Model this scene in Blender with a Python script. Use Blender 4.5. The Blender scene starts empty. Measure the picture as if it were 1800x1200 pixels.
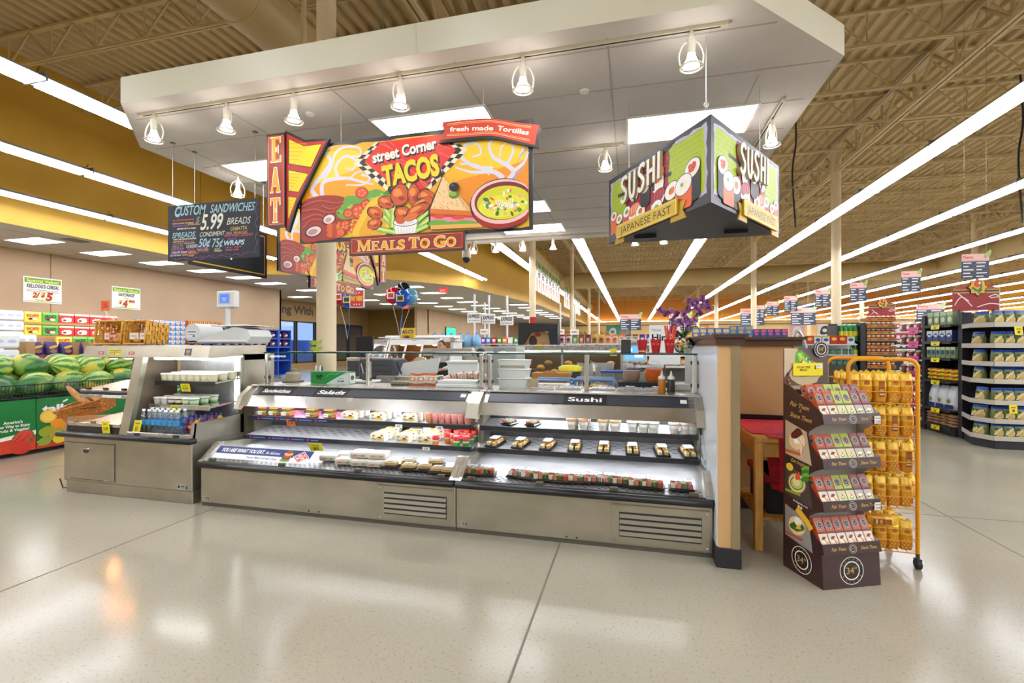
import bpy, math, random
from mathutils import Vector, Matrix
S = bpy.context.scene
COL = S.collection
R = math.radians
rnd = random.Random(7)
# ------------------------------------------------------------------ camera, world, exposure
cam = bpy.data.cameras.new('camera')
camo = bpy.data.objects.new('camera', cam)
COL.objects.link(camo)
cam.sensor_width = 36.0
cam.lens = 830 / 1800 * 36.0
cam.shift_y = 7 / 1800
cam.clip_start = 0.05
cam.clip_end = 300
camo.location = (0, 0, 1.45)
camo.rotation_euler = (R(90), 0, R(14.3))
S.camera = camo
W = bpy.data.worlds.new('dusk_sky')
S.world = W
W.use_nodes = True
W.node_tree.nodes['Background'].inputs[0].default_value = (0.30, 0.45, 0.85, 1)
W.node_tree.nodes['Background'].inputs[1].default_value = 0.9
S.view_settings.view_transform = 'Standard'
S.view_settings.look = 'None'
S.view_settings.gamma = 1.0
S.view_settings.use_curve_mapping = False
S.view_settings.exposure = 0.58
S.cycles.max_bounces = 8
S.cycles.diffuse_bounces = 5
S.cycles.glossy_bounces = 4
S.cycles.transmission_bounces = 6
S.cycles.transparent_max_bounces = 24
S.cycles.caustics_reflective = False
S.cycles.caustics_refractive = False
S.cycles.use_denoising = True
S.cycles.sample_clamp_indirect = 6.0
TUBE_POWER = 19.0      # ceiling fluorescent rows
PANEL_POWER = 7.0      # lay-in light panels
SPOT_POWER = 26.0      # track lamp faces
CASE_POWER = 36.0      # tubes inside the refrigerated cases
# ------------------------------------------------------------------ materials
def lin(h):
 h = h.lstrip('#')
 o = []
 for i in (0, 2, 4):
  x = int(h[i:i + 2], 16) / 255
  o.append(x / 12.92 if x <= 0.04045 else ((x + 0.055) / 1.055) ** 2.4)
 return (o[0], o[1], o[2], 1)
_mc = {}
def C(h, r=0.5, m=0.0, e=0.0, spec=0.5, coat=0.0):
 k = (h, r, m, e, spec, coat)
 if k in _mc:
  return _mc[k]
 M = bpy.data.materials.new('paint_' + h.strip('#'))
 M.use_nodes = True
 b = M.node_tree.nodes['Principled BSDF']
 b.inputs['Base Color'].default_value = lin(h)
 b.inputs['Roughness'].default_value = r
 b.inputs['Metallic'].default_value = m
 b.inputs['Specular IOR Level'].default_value = spec
 b.inputs['Coat Weight'].default_value = coat
 if e:
  b.inputs['Emission Color'].default_value = lin(h)
  b.inputs['Emission Strength'].default_value = e
 _mc[k] = M
 return M
def noise_mat(name, c1, c2, scale, r=0.6, m=0.0, bump=0.0, stretch=(1, 1, 1), detail=4, spec=0.5, lo=0.35, hi=0.65, r2=None):
 M = bpy.data.materials.new(name)
 M.use_nodes = True
 nt = M.node_tree
 b = nt.nodes['Principled BSDF']
 tc = nt.nodes.new('ShaderNodeTexCoord')
 mp = nt.nodes.new('ShaderNodeMapping')
 mp.inputs['Scale'].default_value = stretch
 no = nt.nodes.new('ShaderNodeTexNoise')
 no.inputs['Scale'].default_value = scale
 no.inputs['Detail'].default_value = detail
 cr = nt.nodes.new('ShaderNodeValToRGB')
 cr.color_ramp.elements[0].position = lo
 cr.color_ramp.elements[1].position = hi
 cr.color_ramp.elements[0].color = lin(c1)
 cr.color_ramp.elements[1].color = lin(c2)
 L = nt.links.new
 L(tc.outputs['Object'], mp.inputs['Vector'])
 L(mp.outputs[0], no.inputs['Vector'])
 L(no.outputs[0], cr.inputs[0])
 L(cr.outputs[0], b.inputs['Base Color'])
 b.inputs['Roughness'].default_value = r
 b.inputs['Metallic'].default_value = m
 b.inputs['Specular IOR Level'].default_value = spec
 if r2 is not None:
  mr = nt.nodes.new('ShaderNodeMapRange')
  mr.inputs['To Min'].default_value = r
  mr.inputs['To Max'].default_value = r2
  L(no.outputs[0], mr.inputs['Value'])
  L(mr.outputs[0], b.inputs['Roughness'])
 if bump:
  bp = nt.nodes.new('ShaderNodeBump')
  bp.inputs['Strength'].default_value = bump
  bp.inputs['Distance'].default_value = 0.01
  L(no.outputs[0], bp.inputs['Height'])
  L(bp.outputs[0], b.inputs['Normal'])
 return M
def glass_mat(name, tint=(1, 1, 1, 1), refl=0.06, rough=0.02):
 # thin sheet glass: mostly clear, with a Fresnel gloss on top
 M = bpy.data.materials.new(name)
 M.use_nodes = True
 nt = M.node_tree
 nt.nodes.clear()
 out = nt.nodes.new('ShaderNodeOutputMaterial')
 tr = nt.nodes.new('ShaderNodeBsdfTransparent')
 tr.inputs[0].default_value = tint
 gl = nt.nodes.new('ShaderNodeBsdfGlossy')
 gl.inputs['Roughness'].default_value = rough
 fr = nt.nodes.new('ShaderNodeFresnel')
 fr.inputs[0].default_value = 1.4
 ad = nt.nodes.new('ShaderNodeMath')
 ad.operation = 'MULTIPLY_ADD'
 ad.inputs[1].default_value = 0.8
 ad.inputs[2].default_value = refl - 0.03
 mx = nt.nodes.new('ShaderNodeMixShader')
 L = nt.links.new
 ge = nt.nodes.new('ShaderNodeNewGeometry')
 iv = nt.nodes.new('ShaderNodeMath'); iv.operation = 'SUBTRACT'; iv.inputs[0].default_value = 1.0
 mu = nt.nodes.new('ShaderNodeMath'); mu.operation = 'MULTIPLY'
 L(ge.outputs['Backfacing'], iv.inputs[1]); L(iv.outputs[0], mu.inputs[1])
 L(fr.outputs[0], ad.inputs[0])
 L(ad.outputs[0], mu.inputs[0]); L(mu.outputs[0], mx.inputs[0])
 L(tr.outputs[0], mx.inputs[1])
 L(gl.outputs[0], mx.inputs[2])
 L(mx.outputs[0], out.inputs[0])
 return M
STEEL = noise_mat('brushed_steel', '#aaa593', '#bdb7a6', 2.2, r=0.30, m=0.9, stretch=(1, 1, 1.6), detail=3, r2=0.42)
STEELB = noise_mat('bright_steel', '#c9c7c2', '#dddbd6', 3.0, r=0.22, m=0.95, detail=2, r2=0.32)
STEELD = noise_mat('shelf_steel', '#a2a2a4', '#b4b4b6', 6.0, r=0.34, m=0.45, detail=2)
CHROME = C('#d8d8d8', r=0.12, m=1.0)
BLACKP = C('#17171a', r=0.28)
BLACKM = C('#222226', r=0.55)
DARKG = C('#3a3a40', r=0.5)
WHITE = C('#f2f2ee', r=0.5)
GLASS = glass_mat('clear_case_glass', (0.975, 0.985, 0.98, 1), 0.022)
GLASSE = C('#0f4a44', r=0.15)
CLEARP = glass_mat('clear_plastic', (0.96, 0.965, 0.965, 1), 0.05, 0.08)
WOOD = noise_mat('pine_wood', '#c08a3e', '#d9a557', 5.0, r=0.45, stretch=(8, 1, 1), detail=5)
# ------------------------------------------------------------------ mesh builder
class MB:
 def __init__(s):
  s.v = []; s.f = []; s.mi = []; s.sm = []; s.mats = []; s.mm = {}
 def _m(s, mat):
  if isinstance(mat, str):
   mat = C(mat)
  k = mat.name
  if k not in s.mm:
   s.mm[k] = len(s.mats); s.mats.append(mat)
  return s.mm[k]
 def add(s, vs, fs, mat, smooth=False):
  o = len(s.v); i = s._m(mat)
  s.v.extend(tuple(p) for p in vs)
  for f in fs:
   s.f.append(tuple(o + k for k in f)); s.mi.append(i); s.sm.append(smooth)
  return s
 def hexa(s, p, mat):   # p: 4 bottom + 4 top, both counter-clockwise seen from above
  return s.add(p, [(3, 2, 1, 0), (4, 5, 6, 7), (0, 1, 5, 4), (1, 2, 6, 5), (2, 3, 7, 6), (3, 0, 4, 7)], mat)
 def box(s, x0, x1, y0, y1, z0, z1, mat, ch=0.0):
  if ch <= 0:
   return s.hexa([(x0, y0, z0), (x1, y0, z0), (x1, y1, z0), (x0, y1, z0), (x0, y0, z1), (x1, y0, z1), (x1, y1, z1), (x0, y1, z1)], mat)
  c = min(ch, (x1 - x0) * .45, (y1 - y0) * .45, (z1 - z0) * .45)
  V = []
  for sx in (0, 1):
   for sy in (0, 1):
    for sz in (0, 1):
     X, Y, Z = (x0, x1)[sx], (y0, y1)[sy], (z0, z1)[sz]
     dx, dy, dz = (c, -c)[sx], (c, -c)[sy], (c, -c)[sz]
     V += [(X, Y + dy, Z + dz), (X + dx, Y, Z + dz), (X + dx, Y + dy, Z)]
  I = lambda sx, sy, sz, a: ((sx * 4 + sy * 2 + sz) * 3 + a)
  F = []
  for q in (0, 1):
   F.append([I(q, 0, 0, 0), I(q, 1, 0, 0), I(q, 1, 1, 0), I(q, 0, 1, 0)][::1 if q else -1])
   F.append([I(0, q, 0, 1), I(1, q, 0, 1), I(1, q, 1, 1), I(0, q, 1, 1)][::-1 if q else 1])
   F.append([I(0, 0, q, 2), I(1, 0, q, 2), I(1, 1, q, 2), I(0, 1, q, 2)][::1 if q else -1])
  for a in (0, 1):
   for b in (0, 1):
    F.append([I(0, a, b, 1), I(1, a, b, 1), I(1, a, b, 2), I(0, a, b, 2)][::1 if a == b else -1])
    F.append([I(a, 0, b, 0), I(a, 1, b, 0), I(a, 1, b, 2), I(a, 0, b, 2)][::-1 if a == b else 1])
    F.append([I(a, b, 0, 0), I(a, b, 1, 0), I(a, b, 1, 1), I(a, b, 0, 1)][::1 if a == b else -1])
  for sx in (0, 1):
   for sy in (0, 1):
    for sz in (0, 1):
     F.append([I(sx, sy, sz, 0), I(sx, sy, sz, 1), I(sx, sy, sz, 2)][::1 if (sx + sy + sz) % 2 else -1])
  return s.add(V, F, mat)
 def prism(s, poly, d0, d1, axis, mat, mat_side=None):
  # poly in the two other axes: axis x -> (y, z), y -> (x, z), z -> (x, y)
  def P(a, b, d):
   return {'x': (d, a, b), 'y': (a, d, b), 'z': (a, b, d)}[axis]
  n = len(poly)
  A = [P(a, b, d0) for a, b in poly]; B = [P(a, b, d1) for a, b in poly]
  s.add(A + B, [tuple(range(n))[::-1], tuple(range(n, 2 * n))], mat)
  s.add(A + B, [(i, (i + 1) % n, n + (i + 1) % n, n + i) for i in range(n)], mat_side or mat)
  return s
 def cyl(s, p0, p1, r0, r1, mat, n=12, caps=True, smooth=True):
  p0 = Vector(p0); p1 = Vector(p1); d = (p1 - p0)
  if d.length < 1e-6:
   return s
  d.normalize()
  u = d.orthogonal().normalized(); w = d.cross(u)
  A = []; B = []
  for i in range(n):
   a = 2 * math.pi * i / n
   q = u * math.cos(a) + w * math.sin(a)
   A.append(p0 + q * r0); B.append(p1 + q * r1)
  s.add(A + B, [(i, (i + 1) % n, n + (i + 1) % n, n + i) for i in range(n)], mat, smooth)
  if caps:
   s.add(A + B, [tuple(range(n))[::-1], tuple(range(n, 2 * n))], mat)
  return s
 def lathe(s, prof, c, mat, n=14, smooth=True, sx=1.0, sy=1.0):
  V = []; F = []
  k = len(prof)
  for r, z in prof:
   for i in range(n):
    a = 2 * math.pi * i / n
    V.append((c[0] + r * sx * math.cos(a), c[1] + r * sy * math.sin(a), c[2] + z))
  for j in range(k - 1):
   for i in range(n):
    F.append((j * n + i, j * n + (i + 1) % n, (j + 1) * n + (i + 1) % n, (j + 1) * n + i))
  s.add(V, F, mat, smooth)
  if prof[0][0] > 1e-5:
   s.add(V[:n], [tuple(range(n))[::-1]], mat)
  if prof[-1][0] > 1e-5:
   s.add(V[-n:], [tuple(range(n))], mat)
  return s
 def tube(s, pts, r, mat, n=6, closed=False, taper=1.0):
  pts = [Vector(p) for p in pts]; k = len(pts)
  rings = []
  pu = None
  for i, p in enumerate(pts):
   if closed:
    t = pts[(i + 1) % k] - pts[i - 1]
   else:
    t = pts[min(i + 1, k - 1)] - pts[max(i - 1, 0)]
   t.normalize()
   u = t.orthogonal().normalized() if pu is None else (pu - t * pu.dot(t)).normalized()
   pu = u; w = t.cross(u)
   rr = r * (1 + (taper - 1) * i / max(1, k - 1))
   rings.append([p + (u * math.cos(2 * math.pi * j / n) + w * math.sin(2 * math.pi * j / n)) * rr for j in range(n)])
  V = [q for ring in rings for q in ring]
  F = []
  for i in range(k if closed else k - 1):
   a = i * n; b = ((i + 1) % k) * n
   for j in range(n):
    F.append((a + j, a + (j + 1) % n, b + (j + 1) % n, b + j))
  s.add(V, F, mat, True)
  if not closed:
   s.add(V[:n], [tuple(range(n))[::-1]], mat); s.add(V[-n:], [tuple(range(n))], mat)
  return s
 def ell(s, c, r, mat, nu=12, nv=8, rot=None, wob=0.0, seed=0):
  V = []; F = []
  q = random.Random(seed)
  for j in range(1, nv):
   t = math.pi * j / nv
   for i in range(nu):
    a = 2 * math.pi * i / nu
    k = 1 + (q.random() - .5) * wob
    p = Vector((r[0] * math.sin(t) * math.cos(a) * k, r[1] * math.sin(t) * math.sin(a) * k, -r[2] * math.cos(t) * k))
    if rot is not None:
     p = rot @ p
    V.append(p + Vector(c))
  top = Vector((0, 0, r[2]));
  if rot is not None:
   top = rot @ top
  V.append(Vector(c) - top); V.append(Vector(c) + top)
  b = len(V) - 2
  for j in range(nv - 2):
   for i in range(nu):
    F.append((j * nu + i, j * nu + (i + 1) % nu, (j + 1) * nu + (i + 1) % nu, (j + 1) * nu + i))
  for i in range(nu):
   F.append((b, (i + 1) % nu, i)); F.append((b + 1, (nv - 2) * nu + i, (nv - 2) * nu + (i + 1) % nu))
  return s.add(V, F, mat, True)
 def build(s, name, parent=None, loc=None, rot=None):
  me = bpy.data.meshes.new(name)
  me.from_pydata([tuple(p) for p in s.v], [], s.f)
  for m in s.mats:
   me.materials.append(m)
  if s.f:
   me.polygons.foreach_set('material_index', s.mi)
   me.polygons.foreach_set('use_smooth', s.sm)
  me.update()
  o = bpy.data.objects.new(name, me)
  COL.objects.link(o)
  if parent:
   o.parent = parent
  if loc:
   o.location = loc
  if rot:
   o.rotation_euler = rot
  return o
def tag(o, label, cat, group=None):
 o['label'] = label; o['category'] = cat
 if group:
  o['group'] = group
 return o
def stuff(o):
 o['kind'] = 'stuff'; return o
def struct(o):
 o['kind'] = 'structure'; return o
def thing(name, label, cat, loc=(0, 0, 0), rz=0.0, group=None):
 o = bpy.data.objects.new(name, None)
 o.empty_display_size = 0.05
 COL.objects.link(o)
 o.location = loc; o.rotation_euler = (0, 0, rz)
 return tag(o, label, cat, group)
def dup(root, loc, rz=None, label=None, group=None, rot=None):
 r = root.copy(); COL.objects.link(r)
 r.location = loc
 if rz is not None:
  r.rotation_euler = (0, 0, rz)
 if rot is not None:
  r.rotation_euler = rot
 if label:
  r['label'] = label
 if group:
  r['group'] = group
 for ch in root.children:
  c = ch.copy(); COL.objects.link(c); c.parent = r
  for g in ch.children:
   d = g.copy(); COL.objects.link(d); d.parent = c
 return r
class Stock:
 """First call places the original, every later call places a copy with its parts."""
 def __init__(s, root):
  s.root = root; s.n = 0
 def put(s, loc, rz=0.0, label=None, group=None, rot=None):
  if s.n == 0:
   o = s.root; o.location = loc
   o.rotation_euler = rot if rot is not None else (0, 0, rz)
   if label:
    o['label'] = label
   if group:
    o['group'] = group
  else:
   o = dup(s.root, loc, rz, label, group, rot)
  s.n += 1
  return o
ORD = ('first second third fourth fifth sixth seventh eighth ninth tenth eleventh twelfth thirteenth fourteenth fifteenth sixteenth seventeenth '
  'eighteenth nineteenth twentieth').split()
def nth(i, n=None):
 if n is not None and i == n - 1 and n > 1:
  return 'last'
 if i < 20:
  return ORD[i]
 return 'twenty-' + ORD[i - 20] if i < 29 else str(i + 1) + 'th'
# ------------------------------------------------------------------ lettering and flat artwork
_tc = {}
def text_geo(txt, bold=0.0, shear=0.0, extrude=0.0, space=1.0, res=3):
 k = (txt, bold, shear, extrude, space, res)
 if k in _tc:
  return _tc[k]
 cu = bpy.data.curves.new('lettering', 'FONT')
 cu.body = txt; cu.size = 1.0; cu.offset = bold; cu.shear = shear; cu.extrude = extrude
 cu.space_character = space; cu.resolution_u = res
 o = bpy.data.objects.new('lettering', cu)
 me = o.to_mesh()
 vs = [tuple(v.co) for v in me.vertices]; fs = [tuple(p.vertices) for p in me.polygons]
 o.to_mesh_clear()
 bpy.data.objects.remove(o); bpy.data.curves.remove(cu)
 xs = [v[0] for v in vs] or [0]; ys = [v[1] for v in vs] or [0]
 x0, x1 = min(xs), max(xs)
 vs = [(v[0] - x0, v[1], v[2]) for v in vs]
 _tc[k] = (vs, fs, x1 - x0, min(ys), max(ys))
 return _tc[k]
def spline(pts, k=5, closed=False):
 out = []; n = len(pts)
 for i in range(n if closed else n - 1):
  if closed:
   p0, p1, p2, p3 = pts[i - 1], pts[i], pts[(i + 1) % n], pts[(i + 2) % n]
  else:
   p0, p1, p2, p3 = pts[max(i - 1, 0)], pts[i], pts[i + 1], pts[min(i + 2, n - 1)]
  for j in range(k):
   t = j / k
   out.append(tuple(0.5 * (2 * p1[a] + (p2[a] - p0[a]) * t + (2 * p0[a] - 5 * p1[a] + 4 * p2[a] - p3[a]) * t * t + (3 * p1[a] - p0[a] - 3 * p2[a] + p3[a]) * t ** 3) for a in range(len(p1))))
 if not closed:
  out.append(tuple(pts[-1]))
 return out
def homog(q, w, h):
 """Map from four traced corners (top-left, top-right, bottom-right, bottom-left; y down) to a w x h panel (y up)."""
 dst = [(0, h), (w, h), (w, 0), (0, 0)]
 A = []
 for (x, y), (X, Y) in zip(q, dst):
  A.append([x, y, 1, 0, 0, 0, -X * x, -X * y, X]); A.append([0, 0, 0, x, y, 1, -Y * x, -Y * y, Y])
 n = 8
 for i in range(n):
  p = max(range(i, n), key=lambda r_: abs(A[r_][i])); A[i], A[p] = A[p], A[i]
  for r_ in range(n):
   if r_ != i:
    f = A[r_][i] / A[i][i]
    A[r_] = [a - f * b for a, b in zip(A[r_], A[i])]
 H = [A[i][8] / A[i][i] for i in range(n)]
 def f(x, y):
  d = H[6] * x + H[7] * y + 1
  return ((H[0] * x + H[1] * y + H[2]) / d, (H[3] * x + H[4] * y + H[5]) / d)
 return f
class Art:
 """Flat printed artwork: layers of shapes lying on a panel. place(x, y, n) gives the 3-D point n metres in front of it."""
 def __init__(s, mb, place, step=0.00006, pre=None, base=0.0008, r=0.45):
  s.mb = mb; s.pl = place; s.step = step; s.n = 0; s.pre = pre or (lambda x, y: (x, y)); s.base = base; s.r = r
 def _c(s, c):
  return C(c, r=s.r) if isinstance(c, str) else c
 def poly(s, pts, c, raw=False):
  d = s.base + s.n * s.step; s.n += 1
  P = pts if raw else [s.pre(*p) for p in pts]
  a = sum(P[i - 1][0] * P[i][1] - P[i][0] * P[i - 1][1] for i in range(len(P)))
  if a < 0:
   P = P[::-1]
  s.mb.add([s.pl(x, y, d) for x, y in P], [tuple(range(len(P)))], s._c(c))
  return s
 def blob(s, pts, c, k=4):
  return s.poly(spline(pts, k, True), c)
 def ell(s, cx, cy, rx, ry, c, rot=0.0, n=20, wob=0.0, raw=False):
  ca, sa = math.cos(rot), math.sin(rot)
  P = []
  for i in range(n):
   a = 2 * math.pi * i / n
   k = 1 + wob * (rnd.random() - .5)
   x, y = rx * math.cos(a) * k, ry * math.sin(a) * k
   P.append((cx + x * ca - y * sa, cy + x * sa + y * ca))
  return s.poly(P, c, raw)
 def stroke(s, pts, w, c, k=5, w2=None, raw=False, curve=True):
  P = pts if raw else [s.pre(*p) for p in pts]
  if curve and len(P) > 2:
   P = spline(P, k)
  n = len(P); L = []; Rr = []
  for i in range(n):
   a = P[max(i - 1, 0)]; b = P[min(i + 1, n - 1)]
   dx, dy = b[0] - a[0], b[1] - a[1]
   l = math.hypot(dx, dy) or 1
   t = i / max(1, n - 1)
   ww = (w + ((w2 if w2 is not None else w) - w) * t) / 2
   L.append((P[i][0] - dy / l * ww, P[i][1] + dx / l * ww)); Rr.append((P[i][0] + dy / l * ww, P[i][1] - dx / l * ww))
  d = s.base + s.n * s.step; s.n += 1
  V = [s.pl(x, y, d) for x, y in L + Rr]
  s.mb.add(V, [(n + i, n + i + 1, i + 1, i) for i in range(n - 1)], s._c(c))
  return s
 def rect(s, x0, y0, x1, y1, c, raw=True):
  return s.poly([(x0, y0), (x1, y0), (x1, y1), (x0, y1)], c, raw)
 def text(s, t, x, y, h, c, w=None, bold=0.0, shear=0.0, align='l', ang=0.0, space=1.0, fit=None, res=3, lift=None):
  """Lettering in panel units: x, y baseline start (or centre / right), h = cap height, w = forced width."""
  vs, fs, tw, y0, y1 = text_geo(t, bold, shear, 0.0, space, res)
  sy = h / 0.72; sx = sy
  if w:
   sx = w / max(tw, 1e-6)
  W_ = tw * sx
  ox = {'l': 0, 'c': -W_ / 2, 'r': -W_}[align]
  ca, sa = math.cos(ang), math.sin(ang)
  d = (s.base + s.n * s.step) if lift is None else lift
  s.n += 1
  V = []
  for vx, vy, _ in vs:
   a, b = ox + vx * sx, vy * sy
   V.append(s.pl(x + a * ca - b * sa, y + a * sa + b * ca, d))
  s.mb.add(V, fs, s._c(c))
  return s
def plane_y(x0, y, z0):      # a panel facing -Y (towards the shopper), x to the right
 return lambda a, b, d: (x0 + a, y - d, z0 + b)
def plane_x(x, y0, z0):      # a panel facing +X, its own x axis running +Y
 return lambda a, b, d: (x + d, y0 + a, z0 + b)
def plane_xn(x, y0, z0):     # a panel facing -X, its own x axis running -Y
 return lambda a, b, d: (x - d, y0 - a, z0 + b)
def plane_any(o, ux, uy):
 o = Vector(o); ux = Vector(ux).normalized(); uy = Vector(uy).normalized(); n = ux.cross(uy)
 return lambda a, b, d: tuple(o + ux * a + uy * b + n * d)
# ------------------------------------------------------------------ the building
X0, X1, Y0, Y1, ZD, ZL = -17.0, 36.0, -12.0, 66.0, 8.1, 4.2
DECK = C('#c0a97c', r=0.6)
GOLD = noise_mat('ochre_wall_paint', '#ba8e22', '#c4982e', 0.6, r=0.6)
TAN = noise_mat('tan_wall_paint', '#b59a7a', '#bca181', 0.7, r=0.65)
ORANGE = C('#dd9b47', r=0.6)
CREAM = C('#d9c6a2', r=0.5)
def floor_mat():
 M = noise_mat('polished_concrete', '#a39c8a', '#b5ae9b', 0.55, r=0.10, detail=6, lo=0.3, hi=0.7, spec=0.42)
 nt = M.node_tree
 b = nt.nodes['Principled BSDF']
 L = nt.links.new
 cr = [n for n in nt.nodes if n.type == 'VALTORGB'][0]
 mp = [n for n in nt.nodes if n.type == 'MAPPING'][0]
 n2 = nt.nodes.new('ShaderNodeTexNoise'); n2.inputs['Scale'].default_value = 70; n2.inputs['Detail'].default_value = 3
 c2 = nt.nodes.new('ShaderNodeValToRGB')
 c2.color_ramp.elements[0].position = 0.30; c2.color_ramp.elements[0].color = (0.72, 0.69, 0.64, 1)
 c2.color_ramp.elements[1].position = 0.42; c2.color_ramp.elements[1].color = (1, 1, 1, 1)
 mx = nt.nodes.new('ShaderNodeMixRGB'); mx.blend_type = 'MULTIPLY'; mx.inputs[0].default_value = 1.0
 L(mp.outputs[0], n2.inputs['Vector']); L(n2.outputs[0], c2.inputs[0])
 L(cr.outputs[0], mx.inputs[1]); L(c2.outputs[0], mx.inputs[2]); L(mx.outputs[0], b.inputs['Base Color'])
 n3 = nt.nodes.new('ShaderNodeTexNoise'); n3.inputs['Scale'].default_value = 3.0; n3.inputs['Detail'].default_value = 4
 mr = nt.nodes.new('ShaderNodeMapRange'); mr.inputs['To Min'].default_value = 0.11; mr.inputs['To Max'].default_value = 0.22
 L(mp.outputs[0], n3.inputs['Vector']); L(n3.outputs[0], mr.inputs['Value']); L(mr.outputs[0], b.inputs['Roughness'])
 return M
fl = MB()
fl.box(X0 - 6, X1, Y0, Y1, -0.2, 0, floor_mat())
joint = C('#7d766a', r=0.8)
for x in (-12.9, -9.8, -6.7, -3.61, -0.515, 2.6, 5.7, 8.8, 11.9):
 fl.box(x - 0.006, x + 0.006, Y0, 40, -0.01, 0.0012, joint)
for y in (-3.0, 0.6, 4.8, 9.2, 13.8, 18.4):
 fl.box(X0, 20, y - 0.006, y + 0.006, -0.01, 0.0012, joint)
struct(fl.build('floor'))
# roof deck: real corrugation, ribs running away from the shopper
dk = MB()
x = -14.2; P = []
while x < X1:
 P += [(x, ZD), (x + 0.10, ZD), (x + 0.14, ZD + 0.08), (x + 0.24, ZD + 0.08)]
 x += 0.28
V = [(a, Y0, z) for a, z in P] + [(a, Y1, z) for a, z in P]
n = len(P)
dk.add(V, [(i, i + 1, n + i + 1, n + i) for i in range(n - 1)], DECK)
dk.box(-14.2, X1, Y0, Y1, ZD + 0.1, ZD + 0.2, DECK)
struct(dk.build('ceiling_roof_deck'))
# lowered front-end ceiling and the ochre soffit above its edge
SOF = [(-13.65, Y0), (-13.65, 15.3), (-10.2, 17.2), (-7.6, 20.7), (-6.15, 32.0), (-5.9, Y1)]
lc = MB()
LOWC = C('#b9b4a6', r=0.7)
V = [(x, y, ZL) for x, y in SOF] + [(-24, y, ZL) for x, y in SOF]
n = len(SOF)
lc.add(V, [(n + i, n + i + 1, i + 1, i) for i in range(n - 1)], LOWC)
V = [(x, y, ZL + 0.1) for x, y in SOF] + [(-24, y, ZL + 0.1) for x, y in SOF]
lc.add(V, [(i, i + 1, n + i + 1, n + i) for i in range(n - 1)], LOWC)
struct(lc.build('ceiling_front_end'))
so = MB()
for (xa, ya), (xb, yb) in zip(SOF[:-1], SOF[1:]):
 so.add([(xa, ya, ZL), (xb, yb, ZL), (xb, yb, ZD + .1), (xa, ya, ZD + .1)], [(0, 1, 2, 3)], GOLD)
 so.add([(xa - .12, ya, ZL), (xb - .12, yb, ZL), (xb - .12, yb, ZD + .1), (xa - .12, ya, ZD + .1)], [(3, 2, 1, 0)], GOLD)
seam = C('#8d6a1a', r=0.7)
for y in (-1.0, 5.6, 12.4):
 so.box(-13.655, -13.642, y, y + 0.02, ZL, ZD, seam)
struct(so.build('wall_soffit'))
wl = MB()
wl.box(-17.2, -17.0, Y0, 20.0, 0, ZL + .1, TAN)
for y in (2.0, 10.35):
 wl.box(-17.0, -16.996, y, y + 0.025, 0, ZL, C('#7c6048'))
wl.box(-22, -17.0, 19.9, 20.0, 0, ZL + .1, TAN)
struct(wl.build('wall_left'))
bk = MB()
bk.box(-18, X1, Y0 - .2, Y0, 0, ZD + .2, C('#a39a86', r=.7))
struct(bk.build('wall_back'))
fw = MB()
fw.box(-24, X1, Y1, Y1 + .2, 0, ZD + .2, C('#c98736', r=0.7))
fw.box(-24, X1, Y1 - 0.5, Y1, 0, 4.6, C('#f1cf8e', r=0.6))
fw.box(-24, X1, Y1 - 0.56, Y1 - 0.5, 4.1, 4.2, C('#5b4630'))
for x in range(-5, 36, 4):
 fw.box(x, x + .03, Y1 - .02, Y1, 4.6, ZD, C('#9b6a2a'))
struct(fw.build('wall_front'))
rw = MB()
rw.box(X1, X1 + .2, Y0, Y1, 0, ZD + .2, C('#d9a433', r=0.6))
rw.box(X1 - .5, X1, Y0, Y1, 0, 4.6, C('#f0d49a', r=0.6))
struct(rw.build('wall_right'))
# cove tubes hidden on top of the bright fascia along the far and right walls
for x0_, x1_, y_, along in ((-5.5, 35, Y1 - .35, 0), (8, 64, X1 - .35, 1)):
 t = thing('cove_light', ('cove light washing the orange far wall above its pale band', 'cove light washing the yellow right wall above its pale band')[along], 'light')
 k = x0_
 m = MB()
 while k < x1_:
  (m.box(y_ - .02, y_ + .02, k, k + 2.3, 4.66, 4.70, C('#fff1dc', e=16.0)) if along else m.box(k, k + 2.3, y_ - .02, y_ + .02, 4.66, 4.70, C('#fff1dc', e=16.0)))
  k += 2.44
 m.build('tube', t)
 m = MB()
 m.box(y_ - .06, y_ + .06, x0_, x1_, 4.60, 4.64, WHITE) if along else m.box(x0_, x1_, y_ - .06, y_ + .06, 4.60, 4.64, WHITE)
 m.build('housing', t)
# store-front recess beyond the left wall: glazed wall, mustard return, tan office wall
vw = MB()
BR = C('#9a7a4c', r=0.7)
vw.box(-20.2, -20.0, 20.0, 33.0, 0, 0.35, BR)
vw.box(-20.2, -20.0, 20.0, 33.0, 2.95, ZL + .1, BR)
for y0_, y1_ in ((20.0, 20.3), (32.2, 33.0)):
 vw.box(-20.2, -20.0, y0_, y1_, 0.35, 2.95, BR)
struct(vw.build('wall_storefront'))
vr = MB()
vr.box(-20.2, -16.4, 33.0, 33.2, 0, ZL + .1, C('#8a6a26', r=0.7))
vr.box(-16.4, -15.0, 33.0, 33.2, 2.3, ZL + .1, C('#8a6a26', r=0.7))
vr.box(-15.2, -15.0, 31.2, Y1, 0, ZL + .1, TAN)
vr.box(-24, -20.0, 33.2, 33.4, 0, ZL, BR)
struct(vr.build('wall_office'))
dr = MB()
dr.box(-16.4, -15.1, 33.0, 33.08, 0, 2.3, C('#23222a'))
dr.box(-16.2, -15.75, 32.98, 33.0, 1.3, 2.1, C('#7d8fc0', e=0.5))
dr.box(-15.65, -15.25, 32.98, 33.0, 1.3, 2.1, C('#7d8fc0', e=0.5))
struct(dr.build('door_1'))
k = 0
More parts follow.
